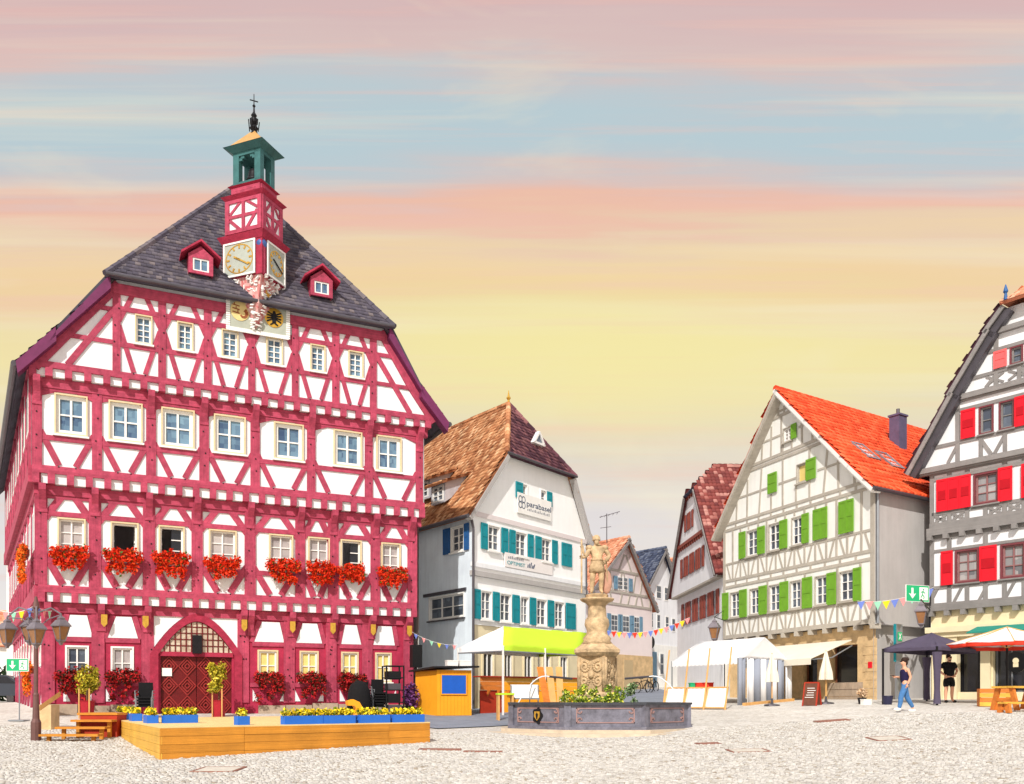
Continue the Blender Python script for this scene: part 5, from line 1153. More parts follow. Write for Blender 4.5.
# ground floor
rop = [RF.rect(957, 978, 650, 692), RF.rect(992, 1024, 648, 692)]
rgw = wall(RF, 'ground_floor_wall', [(0, -.6), (RL, -.6), (RL, r1-.1), (0, r1-.1)], rop, -.1, CREAM, rh, reveal=.5)
window(RF, rh, rop[0], -.35, 1, 1, .06, DARK, DARK, GLK); window(RF, rh, rop[1], -.35, 2, 1, .06, DARK, GREYM, GLK)
fblock(RF, 'moulded_cornice', -.1, RL, rv(950, 630)-.1, rv(950, 630)+.14, -.1, .25, CREAM, rgw); fblock(RF, 'moulded_cornice', -.05, RL, rv(950, 630)-.3, rv(950, 630)-.1, -.1, .12, CREAM, rgw)
for u in (.1, .75, ru(980, 660)): fblock(RF, 'pilaster', u, u+.42, -.5, rv(950, 630)-.3, -.1, .05, CREAM, rgw)
mb = MB(); a = ru(980, 627); mb.prism([RF.W(a, rv(1000, 624), 0), RF.W(RL, rv(1000, 624), 0), RF.W(RL, rv(1000, 624)-.35, 1.2), RF.W(a, rv(1000, 624)-.35, 1.2)], -Z*.05); mb.build('shop_awning', mat('teal_awning', (40, 140, 124), .8, .1, 2), rh)
for i in range(2): fblock(RF, 'entrance_step', ru(952, 690)+.2*i, ru(986, 690), -.5, -.08+.16*i, -.1, .9-.35*i, STONEB, rh)
# sides, roof
RSl = Facade(RA+RD*12, RA, z0=RZ); wall(RSl, 'side_wall', [(0, -.6), (12, -.6), (12, r3), (0, r3)], [], 0, PLA, rh)
RSr = Facade(RA+RDIR*RL, RA+RDIR*RL+RD*12, z0=RZ); wall(RSr, 'side_wall', [(0, -.6), (12, -.6), (12, r3), (0, r3)], [], 0, PLA, rh)
RBk = Facade(RA+RDIR*RL+RD*12, RA+RD*12, z0=RZ); wall(RBk, 'back_wall', [(0, -.6), (RL, -.6), (RL, r3), (RL/2, VRt[3][1]+1), (0, r3)], [], 0, PLA, rh)
ro_ = .5; A3 = lambda uv, w=ro_: RF.W(uv[0], uv[1], w)
rTop = A3((RL/2, VRt[3][1]+1.5), -1.2)
for P, s in ((VRt, -1), (VRr, 1)):
    for (a, b) in zip(P[:-1], P[1:]):
        pa, pb = A3((a[0]+s*.2, a[1]+.02)), A3((b[0]+s*.06, b[1]+.1))
        roof_plane([pa, pb, pb+RD*12.4, pa+RD*12.4], TILEP, rh, .2, .28, name='roof_slope')
        x = pb-pa; up_ = RF.n.cross(x).normalized(); up_ = up_ if up_.z > 0 else -up_
        mb = MB(); mb.obox((pa+pb)/2-up_*.2+RF.n*.03, x, up_*.18, RF.n*.08); mb.build('verge_board', GTIM2, rh); mb = MB(); mb.obox((pa+pb)/2-up_*.42-RF.n*.2, x, up_*.3, RF.n*.3); mb.build('verge_soffit', GUT, rh)
hl_, hr_ = A3(VRt[3], ro_+.2)+Z*.1, A3(VRr[3], ro_+.2)+Z*.1
roof_plane([hl_, hr_, rTop], TILEN, rh, .2, .28, name='roof_hip'); roof_plane([hl_, rTop, rTop+RD*10, hl_+RD*12.4], TILEN, rh, .2, .28, name='roof_slope'); roof_plane([hr_, rTop, rTop+RD*10, hr_+RD*12.4], TILEN, rh, .2, .28, name='roof_slope')
mb = MB(); mb.lathe(hl_+RF.d*.25, [(.08, 0), (.05, .25), (.1, .32), (.02, .6)], 8); mb.build('finial', BLUES, rh)

# ================================================================== BROWN-SHUTTER HOUSE
BA, BB = Vector((11.1, 60.4, 0)), Vector((11.62, 49.5, 0)); BZ = 1.75
BF = Facade(BA, BB, z0=BZ); BD = -BF.n; bl = BF.len
bh = thing('brown_shuttered_house', BF.W(bl/2, 0, -3), 'white gabled house with brown shutters and mottled red roof left of the green-shuttered house', 'house')
bv = lambda px, py, w=0: BF.uv(px, py, w)[1]
bM = (bv(674, 601)+bv(722, 574))/2; bEv = bM+.35; bt1 = bv(690, 545); bap = bv(697, 462)-.72
bwl = wall(BF, 'lower_wall', [(0, -.8), (bl, -.8), (bl, bM), (0, bM)], [], 0, PLA, bh)
bg = wall(BF, 'gable_wall', [(-.2, bM), (bl+.1, bM), (bl+.1, bEv), (bl*.62, bap-1.2), (bl*.38, bap-1.2), (-.2, bEv)], [], .35, PLA, bh)
fblock(BF, 'jetty_soffit', -.2, bl+.1, bM-.12, bM, -.05, .36, GTIM, bh)
def bwin(px0, px1, py0, py1, n, w):
    a, b, c, d = BF.rect(px0, px1, py0, py1, w); st = (b-a)/n
    for i in range(n):
        fblock(BF, 'window', a+st*(i+.34), a+st*(i+.66), c, d, w-.02, w+.04, GLN, bh); 
        shutter(BF, bh, a+st*(i+.04), a+st*(i+.34), c-.03, d+.03, w, BRNS); shutter(BF, bh, a+st*(i+.66), a+st*(i+.96), c-.03, d+.03, w, BRNS)
bwin(682, 720, 597, 619, 5, 0); bwin(681, 705, 553, 572, 4, .35); bwin(685, 694, 513, 529, 2, .35)
for v_, k in ((bt1, .9), (bv(689, 500), .7)):
    t = (v_-bEv)/(bap-1.2-bEv); l = bl*.38*t; fblock(BF, 'string_beam', l, bl-l, v_-.1, v_+.1, .3, .5, BRNS, bg)
    for q in range(int((bl-2*l)/.5)): fblock(BF, 'joist_end', l+.1+q*.5, l+.3+q*.5, v_-.28, v_-.102, .3, .46, BRNS, bg)
BO = .6
bL0, bR0 = BF.W(-.6, bEv-.3, BO), BF.W(bl+.7, bEv-.55, BO); bLt, bRt = BF.W(bl*.38, bap-1.2, BO), BF.W(bl*.62, bap-1.2, BO); k_ = (bap-1.2-bEv+.3)/(bl*.38+.6); bT = BF.W(bl/2, bap-1.2+k_*bl*.12, 0)+BD*.9; bR0, bRt = BF.W(bl+.6, bEv-.3, BO), bRt
spot = lambda C: np.where(rng.random(len(C)) < .7, rng.random(len(C))*.45, .5+rng.random(len(C))*.5)  # random share of pale tiles, coloured as glints
roof_plane([bR0, bRt, bT, bT+BD*9.2, bR0+BD*10.7], TILEB, bh, .24, .3, curve=.04, name='roof_main', rnd_fn=spot); roof_plane([bL0, bLt, bT, bT+BD*9, bL0+BD*10.6], TILEB, bh, .34, .42, curve=.05, name='roof_main', rnd_fn=spot); roof_plane([bLt, bRt, bT], TILED, bh, .3, .36, name='roof_hip')
ridge(bT, bT+BD*9, TILEB, bh, .16)
for a, b in ((bL0, bLt), (bR0, bRt)):
    x = b-a; up_ = BF.n.cross(x).normalized(); up_ = up_ if up_.z > 0 else -up_; mb = MB(); mb.obox((a+b)/2-up_*.2, x, up_*.12, BF.n*.12); mb.build('verge_board', GTIM2, bh)
BSd = Facade(BB, BB+BD*10, z0=BZ); wall(BSd, 'side_wall', [(0, -.8), (10, -.8), (10, bEv), (0, bEv)], [], 0, PLA, bh)
BSl = Facade(BA+BD*10, BA, z0=BZ); wall(BSl, 'side_wall', [(0, -.8), (10, -.8), (10, bEv), (0, bEv)], [], 0, PLA, bh)

# ================================================================== FAR HOUSES DOWN THE LANE
def far_house(name, label, A, B, z0, dep, D, apex_px, eave_v, roofL, roofR, plaster, low_v=None, low_m=None, apex_u=None):
    F = Facade(A, B, z0=z0); t = thing(name, F.W(F.len/2, 0, -2), label, 'house'); L_ = F.len; ap = F.uv(*apex_px); u_ = ap[0] if apex_u is None else apex_u; av_ = ap[1]
    F2 = F
    wl = wall(F, 'gable_wall', [(0, -1), (L_, -1), (L_, eave_v), (u_, av_), (0, eave_v)], [], 0, plaster, t)
    if low_v: fblock(F, 'ground_floor_band', -.03, L_+.03, -1, low_v, -.1, .04, low_m, t)
    S = Facade(Vector(A)+D*dep, A, z0=z0); wall(S, 'side_wall', [(0, -1), (dep, -1), (dep, eave_v), (0, eave_v)], [], 0, plaster, t)
    S = Facade(B, Vector(B)+D*dep, z0=z0); wall(S, 'side_wall', [(0, -1), (dep, -1), (dep, eave_v), (0, eave_v)], [], 0, plaster, t)
    a = F.W(u_, av_+.15, .35); l = F.W(-.4, eave_v-.3, .35); r = F.W(L_+.4, eave_v-.3, .35)
    roof_plane([l, a, a+D*dep, l+D*dep], roofL, t, .2, .26, name='roof_slope'); roof_plane([r, a, a+D*dep, r+D*dep], roofR, t, .2, .26, name='roof_slope'); ridge(a, a+D*dep, roofR, t, .14)
    for p, q in ((l, a), (r, a)):
        x = q-p; up_ = F.n.cross(x).normalized(); up_ = up_ if up_.z > 0 else -up_; mb = MB(); mb.obox((p+q)/2-up_*.18, x, up_*.2, F.n*.16); mb.build('verge_board', GTIM2, t)
    return F, t, wl
def fwin(F, t, px0, px1, py0, py1, sh=None, cols=2, rows=2, w=0):
    a, b, c, d = F.rect(px0, px1, py0, py1); b_ = MB()
    b_.fbox(F, a, b, c, d, w-.02, w+.03); 
    o = b_.build('window', WHITE, t); du, dv_ = (b-a-.12)/cols, (d-c-.12)/rows
    for i in range(cols):
        for j in range(rows): fblock(F, 'pane', a+.06+i*du+.03, a+.06+(i+1)*du-.03, c+.06+j*dv_+.03, c+.06+(j+1)*dv_-.03, w+.02, w+.045, GLN, o)
    if sh: 
        sw_ = (b-a)*.5; shutter(F, t, a-sw_-.02, a-.02, c, d, w, sh); shutter(F, t, b+.02, b+.02+sw_, c, d, w, sh)
PA, PB = Vector((4.5, 57.6, 0)), Vector((9.96, 64, 0)); PD = Vector((-.62, .785, 0))
Fp = Facade(PA, PB, z0=2.0); pev = Fp.uv(648, 606)[1]
PF, ph, pw_ = far_house('pale_pink_house', 'small pale half-timbered house with blue shutters and faded orange roof behind the fountain', PA, PB, 2.0, 10, PD, (625, 540), pev, TILEN, TILEN, PINK, low_v=Fp.uv(628, 655)[1], low_m=STONE)
for a, b, y0, y1 in ((617, 622.5, 576.5, 590), (622.8, 627.5, 577, 590.5)): fwin(PF, ph, a, b, y0, y1, None, 1, 3)
for a, b in ((613, 616.5), (628, 631.5)): shutter(PF, ph, PF.u(a), PF.u(b), PF.uv(620, 590)[1], PF.uv(620, 577)[1], .03, LBLUE)
for a, b in ((610.5, 617.5), (622, 629), (633.5, 639)): fwin(PF, ph, a, b, 614+(a-610)*.1, 631.5+(a-610)*.1, LBLUE, 2, 3)
for v_ in (PF.uv(630, 594)[1], PF.uv(630, 606)[1], PF.uv(630, 573)[1]):
    t_ = max(0, (v_-pev)/(PF.uv(625, 540)[1]-pev)); au = PF.uv(625, 540)[0]; beam(PF, (au*t_+.15, v_), (PF.len-(PF.len-au)*t_-.15, v_), .16, -.02, .05, GTIM, pw_)
for k in range(9):
    u = .5+k*.95; v0 = PF.uv(630, 605)[1]; v1 = PF.uv(630, 595)[1]; beam(PF, (u, v0), (u+random.choice((-.25, 0, .25)), v1), .14, -.02, .045, GTIM, pw_)
for k in range(5): u = PF.uv(612+7*k, 585)[0]; beam(PF, (u, PF.uv(630, 593)[1]), (u+random.choice((-.3, .3)), PF.uv(630, 574)[1]), .13, -.02, .04, GTIM, pw_)
for s in (-1, 1): u = PF.uv(625, 560)[0]; beam(PF, (u+s*.8, PF.uv(630, 573)[1]), (u+s*.1, PF.uv(630, 556)[1]), .13, -.02, .04, GTIM, pw_)
a, b, c, d = PF.rect(623, 632, 660, 690); fblock(PF, 'door', a, b, -.8, d, .0, .09, mat('beige_door', (196, 172, 132), .7, .1, 3), ph)
mb = MB(); q = PF.W(PF.uv(625, 540)[0], PF.uv(625, 540)[1], -1.5); mb.cyl(q, q+Z*2.0, .03); mb.cyl(q+Z*1.85-Vector((.5, 0, .1)), q+Z*1.85+Vector((.9, 0, .3)), .025); 
for k in range(5): mb.cyl(q+Vector((-.4+.28*k, -.3, 1.78+.06*k)), q+Vector((-.4+.28*k, .3, 1.78+.06*k)), .015)
mb.cyl(q+Z*1.0-Vector((.45, 0, 0)), q+Z*1.0+Vector((.3, 0, .1)), .02); mb.build('aerial', GUT, ph)
QA, QB = Vector((9.4, 66.6, 0)), Vector((13.3, 71.5, 0)); Fq_ = Facade(QA, QB, z0=2.3); qev = Fq_.uv(678, 603)[1]
QF, qh, qw = far_house('narrow_white_house', 'narrow white gabled house with dark slate roof at the end of the lane', QA, QB, 2.3, 10, Vector((-.62, .785, 0)), (662, 550), qev, TILED, TILED, PLA, low_v=Fq_.uv(660, 645)[1], low_m=PLAC)
for a, b, y0, y1 in ((656, 661, 585, 599), (664, 668, 587, 601), (649, 653, 612, 628), (656.5, 660, 614, 629), (665, 668.5, 616, 631), (671.5, 675, 618, 632)): fwin(QF, qh, a, b, y0, y1, None, 1, 2)
a, b, c, d = QF.rect(652, 656, 652, 684); fblock(QF, 'door', a, b, c-.5, d, .02, .08, LBLUE, qh); fwin(QF, qh, 659, 663, 653, 675, None, 1, 2, .05); fwin(QF, qh, 643, 649, 653, 675, None, 1, 2, .05)
mb = MB(); q = QF.W(QF.u(645), 3.6, .5); mb.cyl(q, q+QF.n*.08, .45, n=14); mb.build('round_sign', DARK, qh)
far_house('orange_roofed_house', 'distant house with orange roof glimpsed behind the narrow white house', Vector((13.0, 80, 0)), Vector((17, 84, 0)), 2.8, 9, Vector((-.62, .785, 0)), (675, 560), 8.2, TILEN, TILEN, PLAC)
# far left: a house and a hedge seen past the town hall
XF = Facade((-45, 66), (-33.5, 70), z0=1.5); xh = thing('street_house', XF.W(5, 0, -3), 'cream house with red tiled roof at the far left behind the lanterns', 'house')
wall(XF, 'wall', [(0, -.6), (XF.len, -.6), (XF.len, 4.4), (0, 4.4)], [], 0, PLAC, xh); roof_plane([XF.W(-.3, 4.2, .4), XF.W(XF.len+.3, 4.2, .4), XF.W(XF.len+.3, 7.2, -4), XF.W(-.3, 7.2, -4)], TILEN, xh, .3, .36, name='roof_slope')
for k in range(5): u = 1+k*2.2; fwin_ = fblock(XF, 'window', u, u+1, 1.2, 2.6, -.02, .05, GLN, xh)
YF = Facade((-41, 84), (-33, 86), z0=1.6); yh = thing('tall_street_house', YF.W(4, 0, -3), 'tall house with brick-red side seen just left of the town hall eaves', 'house')
wall(YF, 'wall', [(0, -.6), (YF.len, -.6), (YF.len, 14), (YF.len/2, 18), (0, 14)], [], 0, PLAC, yh); fblock(YF, 'brick_band', -.1, YF.len+.1, 8.5, 13.6, -.1, .1, BRNS, yh)
c = on(6, 52); hd = thing('hedge', c, 'dark green clipped hedge at the far left behind the exit sign', 'hedge')
leaves('foliage', [(c+Vector((-1.5, 0, 1.0)), (3, 1, 1.2), 1)], .16, LEAFD, hd, 1600); mb = MB(); mb.cyl(c+Vector((-1.5, 0, -.2)), c+Vector((-1.5, 0, 1)), .15); mb.build('stem', BARK, hd)
# ================================================================== STAGE AND STEPS
FS = Facade(SFL, SFR); FLs = Facade(SBL, SFL)
st = thing('wooden_stage', (SFL+SBR)/2+Z*.5, 'low orange timber stage platform in front of the red town hall', 'stage')
for i in range(4):
    z1 = STAGE_TOP-.03-i*.178
    for a, b in ((0, FS.len*.27), (FS.len*.27, FS.len*.82), (FS.len*.82, FS.len)): fblock(FS, 'front_plank', a+.004, b-.004, z1-.172, z1, -.04, random.uniform(-.004, .006), WOODO, st)
    for a, b in ((0, 5.2), (5.2, FLs.len)): fblock(FLs, 'side_plank', a+.004, b-.004, z1-.172, z1, -.04, random.uniform(-.004, .006), WOODY, st)
sc_ = (SFL+SFR+SBL+SBR)/4; ins = [sc_+(q-sc_)*.97+Z*.05 for q in (SFL, SFR, SBR, SBL)]; mb = MB(); mb.prism(ins, Z*(STAGE_TOP-.1)); mb.build('core', WOODR, st)
fr = SFR-SFL; lf = SBL-SFL; nd = 44
for i in range(nd):
    a = SFL+lf*(i/nd); b = SFL+lf*((i+.965)/nd); o = Vector((0, 0, STAGE_TOP-.028)); mb = MB(); mb.prism([a+o, a+fr+o, b+fr+o, b+o], Z*.028); mb.build('deck_plank', WOODD, st)
FRs = Facade(SFR, SBR); 
for i in range(4): fblock(FRs, 'side_plank', .01, FRs.len, STAGE_TOP-.03-i*.178-.172, STAGE_TOP-.03-i*.178, -.04, .002, WOODO, st)
sp = thing('stage_steps', on(72, 25), 'orange wooden steps leading up to the left side of the stage', 'steps')
base = on(40, 24); sx0, sx1 = (38-CX)/FPX*24, (104-CX)/FPX*24.4
gzb = gz((sx0+sx1)/2, 24)
for i in range(3):
    y = 24+.42*i; zt_ = gzb+(STAGE_TOP+.18-gzb)*(i+1)/4; mb = MB(); mb.box(((sx0+.22*i+sx1)/2, y+.2, zt_), (sx1-sx0-.22*i, .36, .06)); mb.build('tread', WOODO, sp)
    for f_ in (.12, .88): mb = MB(); x = sx0+.22*i+(sx1-sx0-.22*i)*f_; mb.box((x, y+.2, (zt_+gzb)/2-.12), (.09, .09, zt_-gzb+.22)); mb.build('support', WOODO, sp)
mb = MB(); mb.box(((sx0+.55+sx1)/2, 25.75, (gzb+STAGE_TOP)/2), (sx1-sx0-.55, 1.1, STAGE_TOP-gzb+.3)); mb.build('landing_front', WOODR, sp)
mb = MB(); mb.box(((sx0+.5+sx1)/2, 25.75, STAGE_TOP+.18), (sx1-sx0-.45, 1.16, .06)); mb.build('landing', WOODO, sp)
mb = MB(); a, b = at(40, 708, 25.6), at(60, 694, 26.2); mb.obox((a+b)/2, b-a, Vector((0, .06, 0)), Vector((.0, 0, .14))); mb.build('handrail', WOODL, sp)
mb = MB(); mb.box(at(47, 713, 27)-Z*.2, (.5, .5, .9)); tag(mb.build('stone_block', STONE), 'squared sandstone block beside the stage steps', 'stone block')

# ================================================================== PLANTERS ON THE STAGE
def planter(c, dx, L_, label, wd=.24, h=.2, group='blue planters on the stage'):
    t = thing('flower_box', c, label, 'planter', group); dx = Vector(dx).normalized(); dy = Vector((-dx.y, dx.x, 0)); mb = MB()
    for s in (-1, 1): mb.obox(c+dy*(wd/2*s)+Z*h/2, dx*L_, dy*.025, Z*h); mb.obox(c+dx*(L_/2*s)+Z*h/2, dx*.025, dy*wd, Z*h)
    mb.obox(c+Z*h*.4, dx*L_, dy*wd, Z*h*.8); mb.build('box', BLUEB, t)
    k = max(1, int(L_/.14)); leaves('blossoms', [(c+dx*(L_*(i+.5)/k-L_/2)+Z*(h+.07), (.12, .14, .11), 1) for i in range(k)], .045, YELFL, t, int(420*L_)+60)
dl, df = lf.normalized(), fr.normalized(); sp_ = lambda s, t: SFL+df*s+dl*t+Z*STAGE_TOP
for (s, t, L_, d, l) in ((.25, 9.7, .5, dl, 'small blue planter of yellow flowers at the back left stage corner'), (.25, 8.0, .6, dl, 'blue planter of yellow flowers, second from the back left stage corner'), (.25, 6.2, .7, dl, 'blue planter of yellow flowers halfway along the left stage edge'),
        (.3, 3.6, .75, dl, 'largest blue planter of yellow flowers on the left stage edge'), (.95, 3.2, .8, df, 'blue planter of yellow flowers set inside the left front stage corner')): planter(sp_(s, t), d, L_, l)
for (px, L_, off, l) in ((247, .26, .5, 'single small blue planter alone on the stage deck in front of the door'), (304.5, .95, .2, 'leftmost long blue planter on the right half of the front stage edge'), (340, .85, .2, 'second long blue planter on the front stage edge'), (376, .85, .22, 'third long blue planter on the front stage edge'), (410, .92, .22, 'last long blue planter at the right end of the front stage edge'), (352, .5, .8, 'short blue planter behind the long row on the stage')):
    planter(sp_(FS.u(px), off), df, L_, l)
# ================================================================== GERANIUM BOXES ON THE TOWN HALL
GW = 'red geranium boxes under the first floor windows'
gpos = [69, 123, 171, 222, 283, 321, 351, 392]
gl_ = ['leftmost red geranium box on the town hall first floor', 'red geranium box under the first wide open window', 'red geranium box under the second open window', 'fourth red geranium box from the left on the first floor', 'fifth red geranium box from the left on the first floor', 'red geranium box touching the one under the right open window', 'red geranium box under the rightmost open window', 'rightmost red geranium box on the town hall first floor']
def window_box(F, u, v, w, L_, m, label, group, n=1500, drop=.55, cat='flower box', pale=True):
    c = F.W(u, v, w+.2); t = thing('geranium_box', F.W(u, v-.1, w+.02), label, cat, group); mb = MB(); mb.fbox(F, u-L_/2, u+L_/2, v-.1, v+.1, w+.08, w+.32); mb.build('box', BRNS, t)
    sp = []
    for i in range(7):
        x = (i/6-.5)*L_*1.05; sp.append((F.W(u+x+random.uniform(-.05, .05), v+.1+random.uniform(-.04, .1)-.12*abs(x), w+.27), (random.uniform(.13, .2), .16, random.uniform(.16, .26)), 1.2)); sp.append((F.W(u+x*.85+random.uniform(-.08, .08), v-.1-random.random()*drop*.7, w+.3), (random.uniform(.11, .19), .12, random.uniform(.16, .3)), 1)); sp.append((F.W(u+x, v-.06, w+.34), (.13, .08, .14), .6))
    leaves('blossoms', sp, .055, m, t, n)
for i, px in enumerate(gpos): u, v_ = TH.uv(px, 561+(px-69)*.052, W1+.2); window_box(TH, u, w1[0][2]+.05, W1+.06, .95 if i not in (5, 6) else .85, GER, gl_[i], GW)
lo_l = ['dark red flower box at the far left ground floor window', 'dark red flower box under the ground floor window left of the door', 'dark red flower box right of the door, nearest to it', 'dark red flower box under the middle ground floor window right of the door', 'dark red flower box beside the black stage gear']
for (px, l) in zip((73, 122, 268, 310, 350), lo_l): window_box(TH, TH.u(px), w0[0][2]+.02, .05, .85, GERD, l, 'dark red flower boxes on the ground floor', 1400, .9)
FLu = lambda px, py: FL.uv(px, py, .2)
window_box(SIDE[1], SIDE[1].len-1.6, w1[0][2]+.2, .1, 1.3, GERO, 'orange flower box high on the left side wall of the town hall', 'orange flower boxes', 1800, 1.2)
window_box(SIDE[0], SIDE[0].len-2.6, w0[0][2]+.3, .1, 1.1, GERO, 'orange flower box low on the left side wall of the town hall', 'orange flower boxes', 1600, .9)
# ================================================================== POTTED TREES
for (px, d, l) in ((87, 30.2, 'small yellow-leaved tree in red pot left of the door'), (219, 32.0, 'small yellow-leaved tree in red pot at the right side of the door')):
    p = on(px, d); t = thing('potted_tree', p, l, 'potted tree', 'potted trees by the town hall door'); mb = MB(); mb.lathe(p, [(.2, -.1), (.24, .55), (.27, .6), (.22, .6)], 12); mb.build('pot', TERRA, t, smooth=False)
    mb = MB(); mb.cyl(p+Z*.5, p+Z*1.3, .035, .02); 
    for k in range(4): mb.cyl(p+Z*(.9+.08*k), p+Vector((.22*math.cos(k*1.7), .22*math.sin(k*1.7), 1.3+.05*k)), .015, .008, 5)
    mb.build('trunk', BARK, t)
    for s in (-1, 1): mb = MB(); mb.cyl(p+Vector((s*.17, -.2, 0)), p+Vector((s*.17, -.2, 1.0)), .025); mb.build('stake', WOODL, t)
    sp = [(p+Vector((random.uniform(-.27, .27), random.uniform(-.25, .25), .95+.85*random.random())), (.18, .18, .22), 1) for _ in range(14)]
    leaves('crown', sp, .05, LEAFY, t, 1500)
# ================================================================== CHAIR STACKS, STAGE GEAR
def chair_stack(px, d, n, yaw, label, group):
    p = on(px, d); p.z = max(p.z, p.z); c, s = math.cos(yaw), math.sin(yaw); X = Vector((c, s, 0)); Y = Vector((-s, c, 0))
    for k in range(n):
        t = thing('stacked_chair', p+Z*(.1*k), ('bottom ' if k == 0 else 'topmost ' if k == n-1 else ('second', 'third', 'fourth', 'fifth')[k-1]+' from bottom ')+label, 'chair', group); b = p+Z*(.1*k)-Y*(.02*k)
        mb = MB(); mb.obox(b+Z*.42, X*.48, Y*.46, Z*.06); mb.build('seat', BLACKF, t)
        mb = MB(); mb.obox(b+Y*.24+Z*.68, X*.46, Y*.05, Z*.5); mb.build('backrest', BLACKF, t)
        for sx in (-1, 1):
            for sy in (-1, 1): mb = MB(); mb.cyl(b+X*(.24*sx)+Y*(.22*sy), b+X*(.24*sx)+Y*(.22*sy)+Z*.42, .016, n=6); mb.build('leg', GREYM, t)
            mb = MB(); mb.tube([b+X*(.26*sx)-Y*.22+Z*.4, b+X*(.28*sx)-Y*.22+Z*.64, b+X*(.28*sx)+Y*.2+Z*.66], .016); mb.build('armrest', GREYM, t)
chair_stack(145, 30.6, 4, .25, 'black chair in the short stack left of the door', 'black chairs stacked by the town hall door')
chair_stack(364, 33.2, 5, .6, 'black chair in the left stack of stage gear', 'black chairs stacked by the stage gear, left'); chair_stack(378, 33.4, 6, .3, 'black chair in the right stack of stage gear', 'black chairs stacked by the stage gear, right')
p = on(393, 33.2); t = thing('roll_container', p, 'tall black wire roll container full of dark gear beside the town hall corner', 'trolley')
X, Y = Vector((.93, .37, 0)), Vector((-.37, .93, 0)); mb = MB()
for sx in (-1, 1):
    for sy in (-1, 1): mb.cyl(p+X*(.32*sx)+Y*(.32*sy)+Z*.05, p+X*(.32*sx)+Y*(.32*sy)+Z*1.95, .03)
for z in (.15, .6, 1.05, 1.5, 1.93):
    for s in (-1, 1): mb.cyl(p+X*.32*s-Y*.32+Z*z, p+X*.32*s+Y*.32+Z*z, .02); mb.cyl(p-X*.32+Y*.32*s+Z*z, p+X*.32+Y*.32*s+Z*z, .02)
mb.build('frame', BLACK, t)
for k in range(4): mb = MB(); mb.obox(p+Z*(.33+.42*k)+X*random.uniform(-.04, .04), X*.5, Y*.5, Z*random.uniform(.22, .36)); mb.build('gear_case', BLACK if k % 2 else GUT, t)
for sx in (-1, 1):
    for sy in (-1, 1): mb = MB(); mb.ball(p+X*(.3*sx)+Y*(.3*sy)+Z*.05, .06); mb.build('castor', BLACK, t)
p = on(359, 32.6); mb = MB(); mb.lathe(p, [(.42, 0), (.44, .5), (.4, 1.0), (.3, 1.25), (.12, 1.38), (.02, 1.4)], 14); tag(mb.build('covered_drum', BLACKF, None, smooth=True), 'rounded object under a black cover on the left of the stage gear', 'covered gear')
p = on(354, 31.6); mb = MB(); q = [(.0, 0), (.42, 0), (.30, .45), (.2, .62), (-.02, .72), (-.22, .66), (-.2, .5), (.02, .5), (.08, .4)]; mb.prism([p+X*a+Z*(b+.05) for a, b in q], Y*.45); tag(mb.build('yellow_seat', KIO), 'curved yellow-orange moulded seat standing before the black gear', 'seat')
p = on(416, 36.0); t = thing('loudspeaker', p, 'black loudspeaker on a stand at the right corner of the town hall', 'loudspeaker'); mb = MB(); mb.box(p+Z*2.3, (.4, .4, .9), rz=.4); mb.build('cabinet', BLACK, t); mb = MB(); mb.cyl(p, p+Z*1.9, .03)
for k in range(3): mb.cyl(p+Z*.6, p+Vector((.4*math.cos(k*2.1), .4*math.sin(k*2.1), 0)), .02)
mb.build('stand', DARK, t)
# shrubs behind kiosk
p = on(408, 35.2); t = thing('lavender_pot', p, 'dark purple leafy plant at the foot of the town hall corner', 'plant'); leaves('foliage', [(p+Z*.7+X*.1, (.35, .3, .6), 1)], .07, amat('purple_leaves', [(0, (40, 30, 40)), (.5, (90, 40, 90)), (1, (150, 90, 160))]), t, 500); mb = MB(); mb.lathe(p, [(.2, 0), (.28, .35), (.24, .35)], 10); mb.build('pot', DARK, t)
# ================================================================== KIOSK
KO = on(437, 34.6); KF = Facade(KO, d=(.93, .36), z0=KO.z-.02); kd = -KF.n; kw, kdep, khh = 1.4, 1.5, 1.82
kk = thing('market_kiosk', KO, 'small orange wooden kiosk with a blue closed hatch', 'kiosk')
KS = Facade(KO-KF.n*kdep-KF.d*.45, KO, z0=KO.z-.02)
for i in range(10): fblock(KF, 'front_board', kw*i/10+.003, kw*(i+1)/10-.003, .06, khh, -.05, random.uniform(-.003, .003), KIO, kk)
for i in range(10): fblock(KS, 'side_board', KS.len*i/10+.003, KS.len*(i+1)/10-.003, .06, khh-.04, -.05, random.uniform(-.003, .003), KIO, kk)
mb = MB(); b0 = KF.W(.02, 0, -.05); mb.prism([KF.W(.0, 0, -.06), KF.W(kw, 0, -.06), KF.W(kw, 0, -kdep), KS.W(0, 0, -.06)], Z*khh); mb.build('core', WOODM, kk)
hx = fblock(KF, 'hatch', .18, 1.16, .9, 1.62, .004, .04, BLUEP, kk); mb = MB()
for q in ((.14, 1.2, .86, .9), (.14, 1.2, 1.62, 1.66), (.14, .18, .9, 1.62), (1.16, 1.2, .9, 1.62)): mb.fbox(KF, *q, .0, .05)
mb.build('hatch_frame', KIO, hx)
mb = MB(); e = [KF.W(-.2, khh+.06, .22), KF.W(kw+.25, khh+.1, .22), KF.W(kw+.25, khh+.12, -kdep-.2), KS.W(-.2, khh-.05, .2)]; mb.prism(e, Z*.07); mb.build('roof', DARK, kk)
for k in range(2): mb = MB(); mb.obox(KF.W(.68+.52*k, khh+.28, -.3), KF.d*.44, KF.n*.3, Z*.22); mb.obox(KF.W(.68+.52*k, khh+.37, -.3), KF.d*.46, KF.n*.32, Z*.03); tag(mb.build('white_crate', WHITE), ('left' if k == 0 else 'right')+' one of two white boxes lying on the kiosk roof', 'box', 'white boxes on the kiosk roof')
